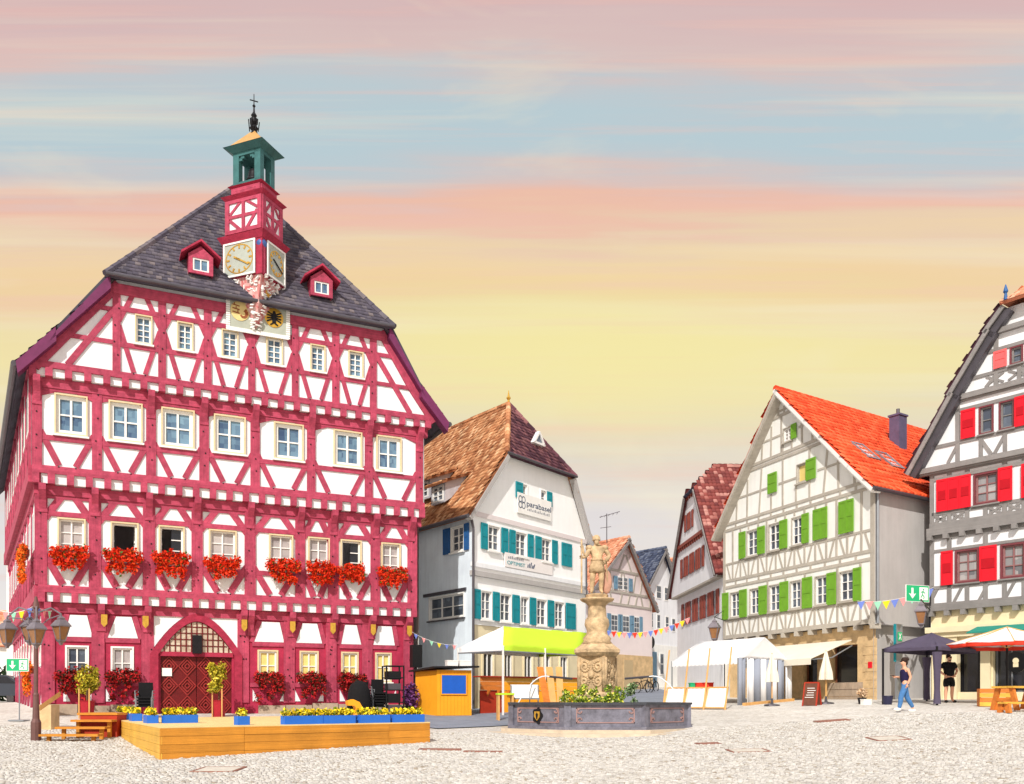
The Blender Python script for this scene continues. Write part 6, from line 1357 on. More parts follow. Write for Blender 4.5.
for u in (.1, kw/2, kw-.1): fblock(KF, 'skid', u-.05, u+.05, -.15, .06, -.6, -.02, WOODR, kk)
# ================================================================== BAR TENT WITH LIME ROOF
C0, C1, C2 = at(503, 646, 35.5), at(458, 646, 37.2), at(583, 652, 39.2); ez = (C0.z+C1.z+C2.z)/3
for c in (C0, C1, C2): c.z = ez
C3 = C1+(C2-C0); R0, R1 = at(503.5, 626, 36.9), at(588, 633, 40.4); R0.z = R1.z = (R0.z+R1.z)/2
tt = thing('bar_tent', (C0+C3)/2-Z*(ez-1.2), 'party tent with white end and lime green roof over the wooden bar', 'tent')
def cloth(name, pts, m, parent, th_=.02, sag=.06, n=8):
    """a stretched cloth panel (quad or triangle) with a slight sag and thickness"""
    P = [Vector(p) for p in pts]; P = P if len(P) == 4 else [P[0], P[1], P[2], P[2]]; mb = MB(); vs = []
    nn = (P[1]-P[0]).cross(P[3]-P[0]); nn = nn.normalized() if nn.length > 0 else Z
    nn = nn if nn.z >= 0 else -nn
    for j in range(n+1):
        for i in range(n+1):
            a, b = i/n, j/n; q = (P[0]*(1-a)+P[1]*a)*(1-b)+(P[3]*(1-a)+P[2]*a)*b; q = q-nn*(sag*16*a*(1-a)*b*(1-b))+nn*.012*math.sin(a*23+b*7); vs.append(q)
    mb.add(vs, [(j*(n+1)+i, j*(n+1)+i+1, (j+1)*(n+1)+i+1, (j+1)*(n+1)+i) for j in range(n) for i in range(n)])
    o = mb.build(name, m, parent, smooth=True, fix=False); md = o.modifiers.new('thickness', 'SOLIDIFY'); md.thickness = th_; return o
cloth('roof_panel', [C0, C2, R1, R0], LIME, tt); cloth('roof_panel', [C1, C0, R0], CANV, tt); cloth('roof_panel', [C3, C1, R0, R1], CANV, tt); cloth('roof_panel', [C2, C3, R1], LIME, tt)
for a, b, m_ in ((C0, C2, LIME), (C1, C0, CANV), (C3, C1, CANV), (C2, C3, LIME)): cloth('valance', [a-Z*.2, b-Z*.2, b, a], m_, tt, sag=0)
for c in (C0, C1, C2, C3, (C0+C2)/2): mb = MB(); g = gz(c.x, c.y); mb.box(Vector((c.x, c.y, (g+ez)/2)), (.06, .06, ez-g), rz=.6); mb.build('post', WHITE, tt)
mb = MB(); mb.cyl(C0-Z*.22, C2-Z*.22, .03); mb.cyl(C1-Z*.22, C0-Z*.22, .03); mb.cyl(R0-Z*.2, R1-Z*.2, .03)
for k in range(5): mb.cyl(C0.lerp(C2, k/4)-Z*.24, R0.lerp(R1, k/4)-Z*.24, .02)
mb.build('truss', GREYM, tt)
BAa, BAb = Vector((C0.x-.9, C0.y+.8, 0)), Vector((C2.x+.35, C2.y+.6, 0)); zb = 1.05; BFc = Facade(BAa, BAb, z0=zb)
bc = thing('bar_counter', BFc.W(BFc.len/2, 0, -.2), 'long orange timber bar counter with red lower panel under the tent', 'bar')
vtop_ = BFc.uv(480, 677)[1]; vmid = BFc.uv(480, 690)[1]; us = BFc.u(503)
for i in range(3): h_ = (vtop_-vmid)/3; fblock(BFc, 'front_plank', 0, us-.02, vmid+h_*i+.005, vmid+h_*(i+1)-.005, -.05, random.uniform(0, .008), WOODM, bc); fblock(BFc, 'front_plank', us+.02, BFc.len, vmid+h_*i+.005, vmid+h_*(i+1)-.005, -.05, random.uniform(0, .008), WOODY if i == 2 else KIO, bc)
fblock(BFc, 'lower_panel', 0, us-.02, -.3, vmid-.01, -.1, -.06, WOODR, bc); fblock(BFc, 'lower_panel', us+.02, BFc.len, -.1, vmid-.01, -.1, -.03, KIO, bc); fblock(BFc, 'counter_top', -.05, BFc.len+.05, vtop_, vtop_+.05, -.5, .12, WOODR, bc)
for k in range(3): mb = MB(); u = .3+k*.5; mb.prism([BFc.W(u, vmid, .0), BFc.W(u, vmid, .25), BFc.W(u, vmid-.25, 0)], BFc.d*.05); mb.build('bracket', WOODM, bc)
KO2 = BFc.W(0, 0, 0)
# leaning planks, white bench, green table
for k, (px, lean) in enumerate(((541, -.35), (548, -.3), (556, -.22))):
    p = at(px+9-k*2, 700, 34.4+.1*k); p.z = gz(p.x, p.y); topp = at(px-1+k*2, 667, 34.9+.1*k); mb = MB(); x = topp-p; mb.obox((p+topp)/2, x, Vector((.26, .1, 0)), Vector((0, .035, .01))); tag(mb.build('leaning_plank', WOODL if k else WOODM), ('leftmost', 'middle', 'rightmost')[k]+' of three wooden planks leaning against the bar', 'plank', 'planks leaning against the bar')
p = at(526, 700, 33.2); p.z = gz(p.x, p.y); t = thing('folded_table', p, 'white folding tables propped behind the fountain basin rim', 'folding table'); X = Vector((.97, .25, 0)); Y = Vector((-.25, .97, 0)); zl = CAMZ+(HY-700)/FPX*33
mb = MB(); mb.obox(p+Y*.2+Z*(zl-p.z+.32), X*1.05, Y*.04, Z*.5+Y*.12); mb.build('top', WHITE, t); mb = MB(); mb.obox(p-Y*.1+Z*(zl-p.z+.05), X*.9, Y*.3, Z*.05); mb.build('shelf', GREYM, t)
for s in (-1, 1): mb = MB(); mb.cyl(p+X*(.5*s)+Y*.1, p+X*(.52*s)+Y*.2+Z*(zl-p.z+.55), .025); mb.build('leg', GREYM, t)
mb = MB(); mb.tube([p+X*.1-Y*.1, p+X*.12-Y*.1+Z*(zl-p.z+.3), p+X*.25-Y*.1+Z*(zl-p.z+.75)], .02); mb.build('leg', GREYM, t)
p = at(505, 702, 33); p.z = gz(p.x, p.y); t = thing('green_bench', p, 'small bench with lime green seat left of the fountain', 'bench'); zs = CAMZ+(HY-694)/FPX*33; mb = MB(); mb.obox(Vector((p.x, p.y, zs)), X*.62, Y*.35, Z*.07); mb.build('seat', LIME, t)
for s in (-1, 1): mb = MB(); mb.obox(Vector((p.x, p.y, (zs+p.z)/2))+X*(.26*s), X*.06, Y*.3, Z*(zs-p.z)); mb.build('leg', WOODL, t)

# ================================================================== FOUNTAIN
fz = gz(FC.x, FC.y-3)-.02; fo = thing('fountain', Vector((FC.x, FC.y, fz)), 'octagonal iron fountain basin with sandstone column and armoured knight statue', 'fountain')
c0 = Vector((FC.x, FC.y, fz)); rot = math.pi/8
mb = MB(); mb.lathe(c0, [(FR_+.75, -.5), (FR_+.75, .10), (FR_-.3, .10)], 8, rot); mb.build('step', STONEB if False else mat('step_stone', (206, 190, 168), .9, .2, 2, .4, 14), fo)
mb = MB(); mb.lathe(c0, [(FR_+.32, .1), (FR_+.32, .2), (FR_-.3, .2)], 8, rot); mb.build('step', MATS['step_stone'], fo)
bz0, bz1 = fz+.2, CAMZ+(HY-702.5)/FPX*26.9
Vt = [c0+Vector((FR_*math.cos(rot+k*math.pi/4), FR_*math.sin(rot+k*math.pi/4), 0)) for k in range(8)]
mb = MB(); hB = bz1-bz0; mb.lathe(Vector((FC.x, FC.y, bz0)), [(FR_*.9, 0), (FR_*.9, hB-.05), (FR_*.91, hB-.02)], 8, rot); mb.build('water', WATER, fo) if False else None
mb = MB(); mb.lathe(Vector((FC.x, FC.y, bz0)), [(FR_*.94, .0), (FR_*.94, hB-.14)], 8, rot); mb.build('water', WATER, fo)
rim = MB(); base_ = MB()
for k in range(8):
    a, b = Vt[k], Vt[(k+1) % 8]; a2, b2 = c0+(a-c0)*.9, c0+(b-c0)*.9; a3, b3 = c0+(a-c0)*1.03, c0+(b-c0)*1.03
    zz = Vector((0, 0, bz1-.07-fz)); rim.prism([a3+zz, b3+zz, b2+zz, a2+zz], Z*.07)
    z0_ = Vector((0, 0, bz0-fz)); base_.prism([a3+z0_, b3+z0_, b2+z0_, a2+z0_], Z*.09)
rim.build('rim', BASIND, fo); base_.build('basin_foot', BASIN, fo)
for k in range(8):
    a, b = Vt[k], Vt[(k+1) % 8]
    mid = (a+b)/2-c0
    F = Facade(b, a, z0=bz0) if Facade(a, b).n.dot(mid) < 0 else Facade(a, b, z0=bz0); L_ = F.len
    pn = fblock(F, 'basin_panel', 0.02, L_-.02, .09, hB-.07, -.12, -.02, BASIN, fo)
    if F.n.y > .3: continue
    mb = MB(); i0, i1, j0, j1 = .3, L_-.3, .2, hB-.16
    for q in ((i0, i1, j0, j0+.03), (i0, i1, j1-.03, j1), (i0, i0+.03, j0, j1), (i1-.03, i1, j0, j1)): mb.fbox(F, *q, -.03, .0)
    mb.build('panel_moulding', BASINR, pn)
    for u in (i0, i1):
        for v_ in (j0, j1):
            mb = MB()
            su, sv_ = (1 if u == i0 else -1), (1 if v_ == j0 else -1)
            for q in range(5): t_ = q*.9; mb.fbeam(F, (u+su*(.1+.07*math.cos(t_)), v_+sv_*(.1+.06*math.sin(t_))), (u+su*(.1+.07*math.cos(t_+1)), v_+sv_*(.1+.06*math.sin(t_+1))), .035, -.03, .012)
            mb.build('corner_ornament', BASINR, pn)
    mb = MB(); mb.fbox(F, -.06, .14, .05, hB-.06, -.08, .04); mb.build('corner_pilaster', BASIN, pn)
    if abs(F.n.x+.707) < .1 and F.n.y < 0:
        u, v_ = L_*.5, hB*.5; mb = MB(); mb.fprism(F, [(u, v_-.15), (u+.11, v_-.04), (u+.11, v_+.13), (u-.11, v_+.13), (u-.11, v_-.04)], -.02, .03, 0)
        mb.fprism(F, [(u+(.19+.03*math.cos(5*t_))*math.cos(t_), v_+(.24+.03*math.cos(5*t_))*math.sin(t_)) for t_ in np.linspace(0, 6.2832, 33)[:-1]], -.02, .01, 1)
        mb.fprism(F, [(u-.02, v_-.1), (u+.02, v_-.1), (u+.05, v_+.04), (u, v_+.1), (u-.05, v_+.04)], .03, .04, 1); mb.build('coat_of_arms', [GOLD, DARK, WHITE], pn)
zf = lambda y: CAMZ+(HY-y)/FPX*FC.y
pc = Vector((at(597, 700, FC.y).x, FC.y, 0)); r4 = R(17); PR = .68
mb = MB(); mb.lathe(pc, [(PR+.12, bz1-.3), (PR+.12, zf(694)), (PR, zf(692)), (PR, zf(657)), (PR+.03, zf(656))], 4, r4); mb.build('pedestal', SAND, fo)
mb = MB(); mb.lathe(pc, [(PR, zf(656.5)), (PR+.12, zf(653)), (PR+.12, zf(650)), (PR-.06, zf(646)), (PR-.18, zf(643.5))], 8, r4); mb.build('pedestal_cornice', SAND, fo)
mb = MB(); mb.lathe(pc, [(.52, zf(644)), (.44, zf(641)), (.47, zf(638.5)), (.4, zf(636)), (.35, zf(634)), (.33, zf(631)), (.41, zf(625)), (.39, zf(620)), (.31, zf(617)), (.29, zf(606)), (.33, zf(604.5)), (.38, zf(603)), (.5, zf(601.5)), (.56, zf(600)), (.56, zf(598.8)), (.38, zf(598))], 20); mb.build('column', SAND, fo, smooth=True)
mb = MB(); mb.lathe(pc, [(.36, zf(598.5)), (.38, zf(595)), (.26, zf(594))], 10); mb.build('statue_base', SAND, fo)
mb = MB()
for fi in range(2):
    a_ = r4-math.pi/2-(math.pi/2)*fi if False else None
for k in range(4):
    va, vb = pc+Vector((PR*math.cos(r4+k*math.pi/2), PR*math.sin(r4+k*math.pi/2), 0)), pc+Vector((PR*math.cos(r4+(k+1)*math.pi/2), PR*math.sin(r4+(k+1)*math.pi/2), 0))
    F = Facade(va, vb); F = F if F.n.dot((va+vb)/2-pc) > 0 else Facade(vb, va)
    if F.n.y > .2: continue
    L_ = F.len; z0_, z1_ = zf(691), zf(658)
    for s in (0, 1):
        for i in range(22):                                              # scrolling acanthus in mirrored halves
            t_ = i/21; aa = 1.5+t_*9; rr = .17*(1-t_*.75)
            for cv in (.28, .72):
                u = L_/2+(1 if s else -1)*(L_*.24+rr*math.cos(aa)); v_ = z0_+(z1_-z0_)*cv+rr*math.sin(aa)*1.1; mb.ball(F.W(u, v_, .0), (.055, .055, .05), 6, 4)
    mb.ball(F.W(L_/2, (z0_+z1_)/2, 0), (.12, .12, .16), 8, 6)
    for q in (.05, L_-.05): mb.fbox(F, q-.05, q+.05, z0_, z1_, -.02, .04)
mb.build('carved_relief', SAND, fo, smooth=True, kind='stuff')
for s in (-1, 1):
    p0 = Vector((pc.x+s*.85, pc.y-.5, zf(679))); p1 = p0+Vector((s*.75, -.25, .06)); mb = MB(); mb.tube([p0, p1], .035); mb.build('spout', GUT, fo)
    P = [p1+Vector((s*1.0*t_, -.3*t_, .25*t_-1.1*t_*t_)) for t_ in np.linspace(0, 1, 10)]; mb = MB(); mb.tube(P, .018, 6); mb.build('water_jet', JET, fo)
for k in range(9):
    a_ = math.pi+math.pi*k/8*1.0; q = pc+Vector((1.55*math.cos(a_), 1.25*math.sin(a_)-.1, bz1+.02)); l = ('flower trough on the fountain, position %d' % k)
fl_lab = ['pale planter at the far left behind the fountain rim', 'yellow flowering planter left of the fountain pedestal', 'bright yellow-green planter at the left front of the pedestal', 'planter with reddish leaves before the left pedestal face', 'planter with pale flowers at the middle of the fountain', 'planter with grasses before the right pedestal face', 'dark-leaved planter at the right of the pedestal']
for k, l in enumerate(fl_lab):
    x = at(566+k*10.5, 700, 28.2).x; q = Vector((x, 28.2-.12*(3-abs(3-k)), bz1)); t = thing('fountain_planter', q-Z*.15, l, 'planter', 'flower planters on the fountain'); mb = MB(); mb.box(q-Z*.1, (.34, .2, .2)); mb.build('trough', SAND if k not in (4, 6) else GUT, t)
    leaves('foliage', [(q+Vector((random.uniform(-.15, .15), random.uniform(-.08, .08), .04+.46*random.random()**1.8)), (.14, .13, .14), 1) for _ in range(5)], .045, LEAFG if k != 6 else amat('sage_leaves', [(0, (50, 80, 40)), (.6, (110, 140, 80)), (1, (210, 220, 180))]), t, 330)

# ================================================================== FIGURES
def skin_mesh(name, J, E, m, parent, base, yaw=0, sub=2, scale=1.0):
    """J = {joint: ((x, y, z), radius or (rx, ry))}: one continuous skinned surface"""
    ks = list(J); idx = {k: i for i, k in enumerate(ks)}; c, s = math.cos(yaw), math.sin(yaw)
    vs = [Vector((J[k][0][0]*c-J[k][0][1]*s, J[k][0][0]*s+J[k][0][1]*c, J[k][0][2]))*scale for k in ks]
    me = bpy.data.meshes.new(name); me.from_pydata(vs, [(idx[a], idx[b]) for a, b in E], []); me.materials.append(m)
    o = bpy.data.objects.new(name, me); link(o, parent, Matrix.Translation(base))
    md = o.modifiers.new('skin', 'SKIN'); md.use_smooth_shade = True
    sk = me.skin_vertices[0].data if me.skin_vertices else None
    if sk is None:
        bm = bmesh.new(); bm.from_mesh(me); bm.verts.layers.skin.verify(); bm.to_mesh(me); bm.free(); sk = me.skin_vertices[0].data
    for i, k in enumerate(ks):
        r = J[k][1]; r = r if isinstance(r, tuple) else (r, r); sk[i].radius = (r[0]*scale, r[1]*scale); sk[i].use_root = (i == 0)
    sb = o.modifiers.new('smooth', 'SUBSURF'); sb.levels = sub; sb.render_levels = sub; return o
def hand(parent, p, dirv, m, scale=1.):
    p = Vector(p); d = Vector(dirv).normalized(); s = d.orthogonal().normalized(); n = d.cross(s); mb = MB(); mb.ball(p+d*.045*scale, (.04*scale, .04*scale, .05*scale), 8, 6)
    for i in range(4):
        a = p+d*.08*scale+s*((i-1.5)*.02*scale); L_ = (.06, .075, .07, .055)[i]*scale; b = a+d*L_*.55+n*.008*scale; mb.cyl(a, b, .0095*scale, .009*scale, 6); mb.cyl(b, b+d*L_*.4+n*.025*scale, .009*scale, .007*scale, 6)
    a = p+d*.03*scale+s*.035*scale; b = a+(d*.6+s*.7)*.04*scale; mb.cyl(a, b, .011*scale, .01*scale, 6); mb.cyl(b, b+(d*.8+n*.3)*.035*scale, .01*scale, .008*scale, 6); return mb.build('hand', m, parent, smooth=True)
# knight on the column
kb = Vector((pc.x, pc.y, zf(594.2)))
KJ = {'pelvis': ((0, 0, 1.0), (.19, .15)), 'waist': ((0, 0, 1.17), (.16, .13)), 'chest': ((.0, 0, 1.42), (.23, .17)), 'neckb': ((0, 0, 1.58), (.11, .1)), 'neck': ((-.01, 0, 1.66), .075), 'head': ((-.02, -.02, 1.76), (.105, .115)), 'crown': ((-.02, 0, 1.87), (.10, .11)), 'crest': ((-.01, .03, 1.95), (.03, .07)),
      'ls': ((-.24, 0, 1.5), .1), 'le': ((-.36, -.1, 1.24), .075), 'lw': ((-.5, -.28, 1.16), .06), 'rs': ((.24, 0, 1.5), .1), 're': ((.42, .02, 1.26), .08), 'rw': ((.26, -.1, 1.06), .06),
      'lh': ((-.11, 0, .92), (.14, .14)), 'lk': ((-.15, -.04, .53), .095), 'lc': ((-.16, .01, .34), .088), 'la': ((-.17, 0, .1), .06), 'lt': ((-.2, -.16, .045), (.055, .04)),
      'rh': ((.11, 0, .92), (.14, .14)), 'rk': ((.14, -.08, .53), .095), 'rc': ((.13, -.02, .34), .088), 'ra': ((.13, 0, .1), .06), 'rt': ((.17, -.16, .045), (.055, .04))}
KE = [('pelvis', 'waist'), ('waist', 'chest'), ('chest', 'neckb'), ('neckb', 'neck'), ('neck', 'head'), ('head', 'crown'), ('crown', 'crest'), ('chest', 'ls'), ('ls', 'le'), ('le', 'lw'), ('chest', 'rs'), ('rs', 're'), ('re', 'rw'), ('pelvis', 'lh'), ('lh', 'lk'), ('lk', 'lc'), ('lc', 'la'), ('la', 'lt'), ('pelvis', 'rh'), ('rh', 'rk'), ('rk', 'rc'), ('rc', 'ra'), ('ra', 'rt')]
stt = skin_mesh('statue', KJ, KE, SAND, fo, kb, 0, 2, 1.0)
mb = MB(); mb.lathe(kb+Z*1.0, [(.27, -.28), (.25, -.1), (.19, .1), (.2, .12)], 14, 0, 0, 1, .85); mb.lathe(kb+Z*1.1, [(.2, -.02), (.21, .03), (.2, .06)], 14, 0, 0, 1, .85); mb.build('tassets', SAND, stt, smooth=True)
mb = MB(); mb.lathe(kb+Vector((-.02, -.01, 1.78)), [(.13, -.02), (.145, .0), (.13, .02), (.12, .1), (.06, .16), (.01, .17)], 12); mb.ball(kb+Vector((-.02, -.10, 1.70)), (.07, .05, .085), 8, 6); mb.ball(kb+Vector((-.02, -.135, 1.765)), (.018, .03, .03), 6, 5); mb.build('helmet_and_beard', SAND, stt, smooth=True)
for s, k in ((-1, 'ls'), (1, 'rs')): mb = MB(); mb.ball(kb+Vector((.25*s, 0, 1.52)), (.13, .13, .1)); mb.build('pauldron', SAND, stt, smooth=True)
mb = MB(); mb.cyl(kb+Vector((-.53, -.3, .0)), kb+Vector((-.53, -.3, 1.75)), .028); mb.cyl(kb+Vector((-.53, -.3, 1.55)), kb+Vector((-.44, -.26, 1.25)), .06, .03); mb.build('banner_staff', SAND, stt)
mb = MB(); mb.cyl(kb+Vector((.3, -.02, 1.12)), kb+Vector((.36, .12, .35)), .03, .015); mb.cyl(kb+Vector((.2, -.1, 1.08)), kb+Vector((.4, .03, 1.1)), .025); mb.build('sword', SAND, stt)
mb = MB(); mb.ball(kb+Vector((.33, .16, .42)), (.18, .07, .4), 12, 8); mb.build('shield', mat('shield_stone', (196, 150, 128), .85, .25, 4), stt, smooth=True)
hand(stt, kb+Vector((-.5, -.28, 1.16)), (-.4, -.4, .2), SAND, 1.1); hand(stt, kb+Vector((.26, -.1, 1.06)), (-.3, -.2, -.6), SAND, 1.1)

# woman walking towards the left of the picture
wb = on(905, 28.6); wt = thing('person', wb, 'woman with dark hair, navy vest and blue jeans walking past the gazebo holding a phone', 'person')
sc = 1.0
WJ = {'pelvis': ((0, 0, .92), (.14, .115)), 'waist': ((-.01, 0, 1.06), (.10, .09)), 'chest': ((-.015, 0, 1.26), (.12, .11)), 'neckb': ((-.01, 0, 1.40), (.07, .07)), 'neck': ((-.03, 0, 1.47), .05), 'jaw': ((-.065, 0, 1.535), (.065, .07)), 'head': ((-.05, 0, 1.62), (.092, .085)), 'nose': ((-.155, 0, 1.575), .014),
      'ls': ((0, -.16, 1.36), .055), 'le': ((.07, -.2, 1.10), .042), 'lw': ((-.03, -.19, .87), .03), 'rs': ((0, .16, 1.36), .055), 're': ((-.02, .19, 1.1), .042), 'rw': ((-.24, .12, 1.12), .03),
      'lh': ((-.03, -.09, .84), (.095, .1)), 'lk': ((-.2, -.09, .48), .068), 'lc': ((-.2, -.09, .34), .062), 'la': ((-.26, -.09, .1), .04), 'lt': ((-.38, -.1, .07), .035),
      'rh': ((.03, .09, .84), (.095, .1)), 'rk': ((.12, .09, .47), .068), 'rc': ((.2, .09, .34), .062), 'ra': ((.34, .09, .13), .04), 'rt': ((.25, .1, .035), .035)}
WE = [('pelvis', 'waist'), ('waist', 'chest'), ('chest', 'neckb'), ('neckb', 'neck'), ('neck', 'jaw'), ('jaw', 'head'), ('jaw', 'nose'), ('chest', 'ls'), ('ls', 'le'), ('le', 'lw'), ('chest', 'rs'), ('rs', 're'), ('re', 'rw'), ('pelvis', 'lh'), ('lh', 'lk'), ('lk', 'lc'), ('lc', 'la'), ('la', 'lt'), ('pelvis', 'rh'), ('rh', 'rk'), ('rk', 'rc'), ('rc', 'ra'), ('ra', 'rt')]
skin_mesh('body', WJ, WE, SKIN, wt, wb, R(8))
def sub(J, keys, grow): return {k: (J[k][0], tuple(x+grow for x in (J[k][1] if isinstance(J[k][1], tuple) else (J[k][1],)*2))) for k in keys}
def suite(J, E, keys, grow): return sub(J, keys, grow), [e for e in E if e[0] in keys and e[1] in keys]
j, e = suite(WJ, WE, ['pelvis', 'lh', 'lk', 'lc', 'la', 'rh', 'rk', 'rc', 'ra'], .018); j['top'] = ((-.005, 0, 1.02), (.125, .11)); e.append(('pelvis', 'top')); skin_mesh('jeans', j, e, DENIM, wt, wb, R(8))
j, e = suite(WJ, WE, ['waist', 'chest', 'neckb'], .03); j['waist'] = ((-.005, 0, .87), (.165, .15)); j['mid'] = ((-.01, 0, 1.1), (.15, .135)); j['chest'] = ((-.015, 0, 1.27), (.165, .16)); j['neckb'] = ((-.012, 0, 1.37), (.12, .13)); e = [('waist', 'mid'), ('mid', 'chest'), ('chest', 'neckb')]; skin_mesh('vest', j, e, NAVY, wt, wb, R(8))
yawv = lambda v, a: Vector((v[0]*math.cos(a)-v[1]*math.sin(a), v[0]*math.sin(a)+v[1]*math.cos(a), v[2]))
Wp = lambda v: wb+yawv(v, R(8))
mb = MB(); mb.ball(Wp((-.02, 0, 1.65)), (.105, .10, .095)); mb.ball(Wp((.075, 0, 1.68)), (.06, .055, .055)); mb.ball(Wp((.03, 0, 1.56)), (.06, .085, .09)); mb.build('hair', HAIR, wt, smooth=True)
mb = MB()
for s in (-1, 1): mb.ball(Wp((-.128, s*.035, 1.605)), (.02, .03, .02), 6, 5)
mb.build('sunglasses', BLACK, wt); 
for k in ('lt', 'rt'):
    mb = MB(); q = WJ[k][0]; mb.ball(Wp((q[0]+.06, q[1], q[2]+.012)), (.13, .05, .055)); mb.build('shoe', WHITE, wt, smooth=True)
hand(wt, Wp(WJ['lw'][0]), (-.3, 0, -1), SKIN); hand(wt, Wp(WJ['rw'][0]), (-1, -.1, .1), SKIN)
mb = MB(); mb.box(Wp((-.36, .1, 1.16)), (.15, .075, .012)); tag(mb.build('phone', BLACK), 'black phone held in front by the walking woman', 'phone')
# man under the gazebo, hands on hips
mp = on(949, 33.6); mt = thing('person', mp, 'man in black t-shirt and black shorts standing hands on hips under the gazebo', 'person')
MJ = {'pelvis': ((0, 0, .95), (.16, .12)), 'waist': ((0, 0, 1.1), (.15, .115)), 'chest': ((0, 0, 1.33), (.185, .13)), 'neckb': ((0, 0, 1.5), (.09, .08)), 'neck': ((0, -.01, 1.56), .06), 'jaw': ((0, -.03, 1.62), (.07, .075)), 'head': ((0, -.01, 1.71), (.085, .1)), 'nose': ((0, -.125, 1.66), .014),
      'ls': ((-.21, 0, 1.44), .07), 'le': ((-.36, .06, 1.2), .05), 'lw': ((-.2, -.06, 1.02), .036), 'rs': ((.21, 0, 1.44), .07), 're': ((.36, .06, 1.2), .05), 'rw': ((.2, -.06, 1.02), .036),
      'lh': ((-.1, 0, .88), (.105, .1)), 'lk': ((-.12, -.02, .5), .068), 'lc': ((-.125, .02, .36), .066), 'la': ((-.13, .01, .1), .042), 'lt': ((-.16, -.13, .04), .038), 'rh': ((.1, 0, .88), (.105, .1)), 'rk': ((.12, -.02, .5), .068), 'rc': ((.125, .02, .36), .066), 'ra': ((.13, .01, .1), .042), 'rt': ((.17, -.13, .04), .038)}
skin_mesh('body', MJ, WE, SKIN, mt, mp, R(6))
j = sub(MJ, ['waist', 'chest', 'neckb', 'ls', 'rs'], .02); j['waist'] = ((0, 0, .93), (.2, .17)); j['mid'] = ((0, 0, 1.15), (.2, .165)); j['chest'] = ((0, 0, 1.33), (.22, .165)); j['neckb'] = ((0, 0, 1.47), (.11, .095)); j['le'] = ((-.31, .04, 1.28), .075); j['re'] = ((.31, .04, 1.28), .075)
skin_mesh('t_shirt', j, [('waist', 'mid'), ('mid', 'chest'), ('chest', 'neckb'), ('chest', 'ls'), ('ls', 'le'), ('chest', 'rs'), ('rs', 're')], BLACKF, mt, mp, R(6))
j = sub(MJ, ['pelvis', 'lh', 'rh'], .035); j['top'] = ((0, 0, 1.06), (.18, .14)); j['lk'] = ((-.13, -.01, .56), .105); j['rk'] = ((.13, -.01, .56), .105); skin_mesh('shorts', j, [('pelvis', 'top'), ('pelvis', 'lh'), ('lh', 'lk'), ('pelvis', 'rh'), ('rh', 'rk')], BLACKF, mt, mp, R(6))
Mp = lambda v: mp+yawv(v, R(6))
mb = MB(); mb.ball(Mp((0, .03, 1.755)), (.088, .09, .05)); mb.ball(Mp((0, .06, 1.7)), (.075, .055, .06)); mb.build('hair', HAIR, mt, smooth=True)
mb = MB(); mb.ball(Mp((0, -.06, 1.585)), (.055, .045, .035)); mb.build('beard', HAIR, mt, smooth=True)
mb = MB()
for s in (-1, 1): mb.ball(Mp((s*.034, -.098, 1.69)), (.014, .012, .01), 6, 5)
mb.build('eyes', BLACK, mt)
for k in ('lt', 'rt'): mb = MB(); q = MJ[k][0]; mb.ball(Mp((q[0], q[1]+.05, q[2]+.01)), (.05, .14, .055)); mb.build('shoe', BLACK, mt, smooth=True)
hand(mt, Mp(MJ['lw'][0]), (.5, -.3, -.3), SKIN); hand(mt, Mp(MJ['rw'][0]), (-.5, -.3, -.3), SKIN)
# ================================================================== MARKET STALL
s0, s1, s2 = at(672, 661, 41), at(738, 659, 37.6), at(790, 660, 40.6); zs = (s0.z+s1.z+s2.z)/3
for q in (s0, s1, s2): q.z = zs
s3 = s0+(s2-s1); m0, m1 = (s0+s3)/2, (s1+s2)/2; m0 = Vector((m0.x, m0.y, zs+.95)); m1 = Vector((m1.x, m1.y, zs+.95))
ms = thing('market_stall', (s0+s2)/2-Z*1.8, 'white canvas market stall with scalloped edge and grey striped end curtain', 'market stall')
cloth('roof_panel', [s0, s1, m1, m0], CANV, ms, sag=.05); cloth('roof_panel', [s3, s2, m1, m0], CANV, ms, sag=.05); cloth('gable_panel', [s1, s2, m1], CANV, ms, sag=.02); cloth('gable_panel', [s0, s3, m0], CANV, ms, sag=.02)
Fst = Facade(s0, s1); n_ = 16; mb = MB()
for i in range(n_):
    u = Fst.len*i/n_; w_ = Fst.len/n_; mb.fprism(Fst, [(u, zs), (u+w_, zs)]+[(u+w_/2+w_/2*math.cos(t), zs-.2-.07*math.sin(t)) for t in np.linspace(0, math.pi, 6)], .0, .015)
mb.build('scalloped_valance', CANV, ms)
Fse = Facade(s1, s2); gq = gz(s1.x, s1.y); nst = 8
for i in range(nst):
    mb = MB(); P = []
    for k in range(9): a = (i+k/8)/nst*Fse.len; P.append(Fse.W(a, 0, .03+.09*math.sin(k/8*2*math.pi+i)))
    vs = [p+Z*(gz(p.x, p.y)-.02) for p in P]+[p+Z*zs for p in P]; mb.add(vs, [(k, k+1, 9+k+1, 9+k) for k in range(8)]); o = mb.build('curtain', (CANG, CANV)[i % 2], ms, smooth=True, fix=False); md = o.modifiers.new('thickness', 'SOLIDIFY'); md.thickness = .015
for q in (s0, s1, s2, s3): mb = MB(); g = gz(q.x, q.y); mb.cyl(Vector((q.x, q.y, g-.05)), Vector((q.x, q.y, zs)), .03); mb.build('post', GREYM, ms)
mb = MB(); a, b = on(744, 36.9), on(793, 39.5); mb.obox((a+b)/2+Z*.06, (b-a), Vector((.1, -.1, 0)), Z*.12); tag(mb.build('timber_kerb', WOODL), 'long timber beam lying along the foot of the striped curtain', 'beam')
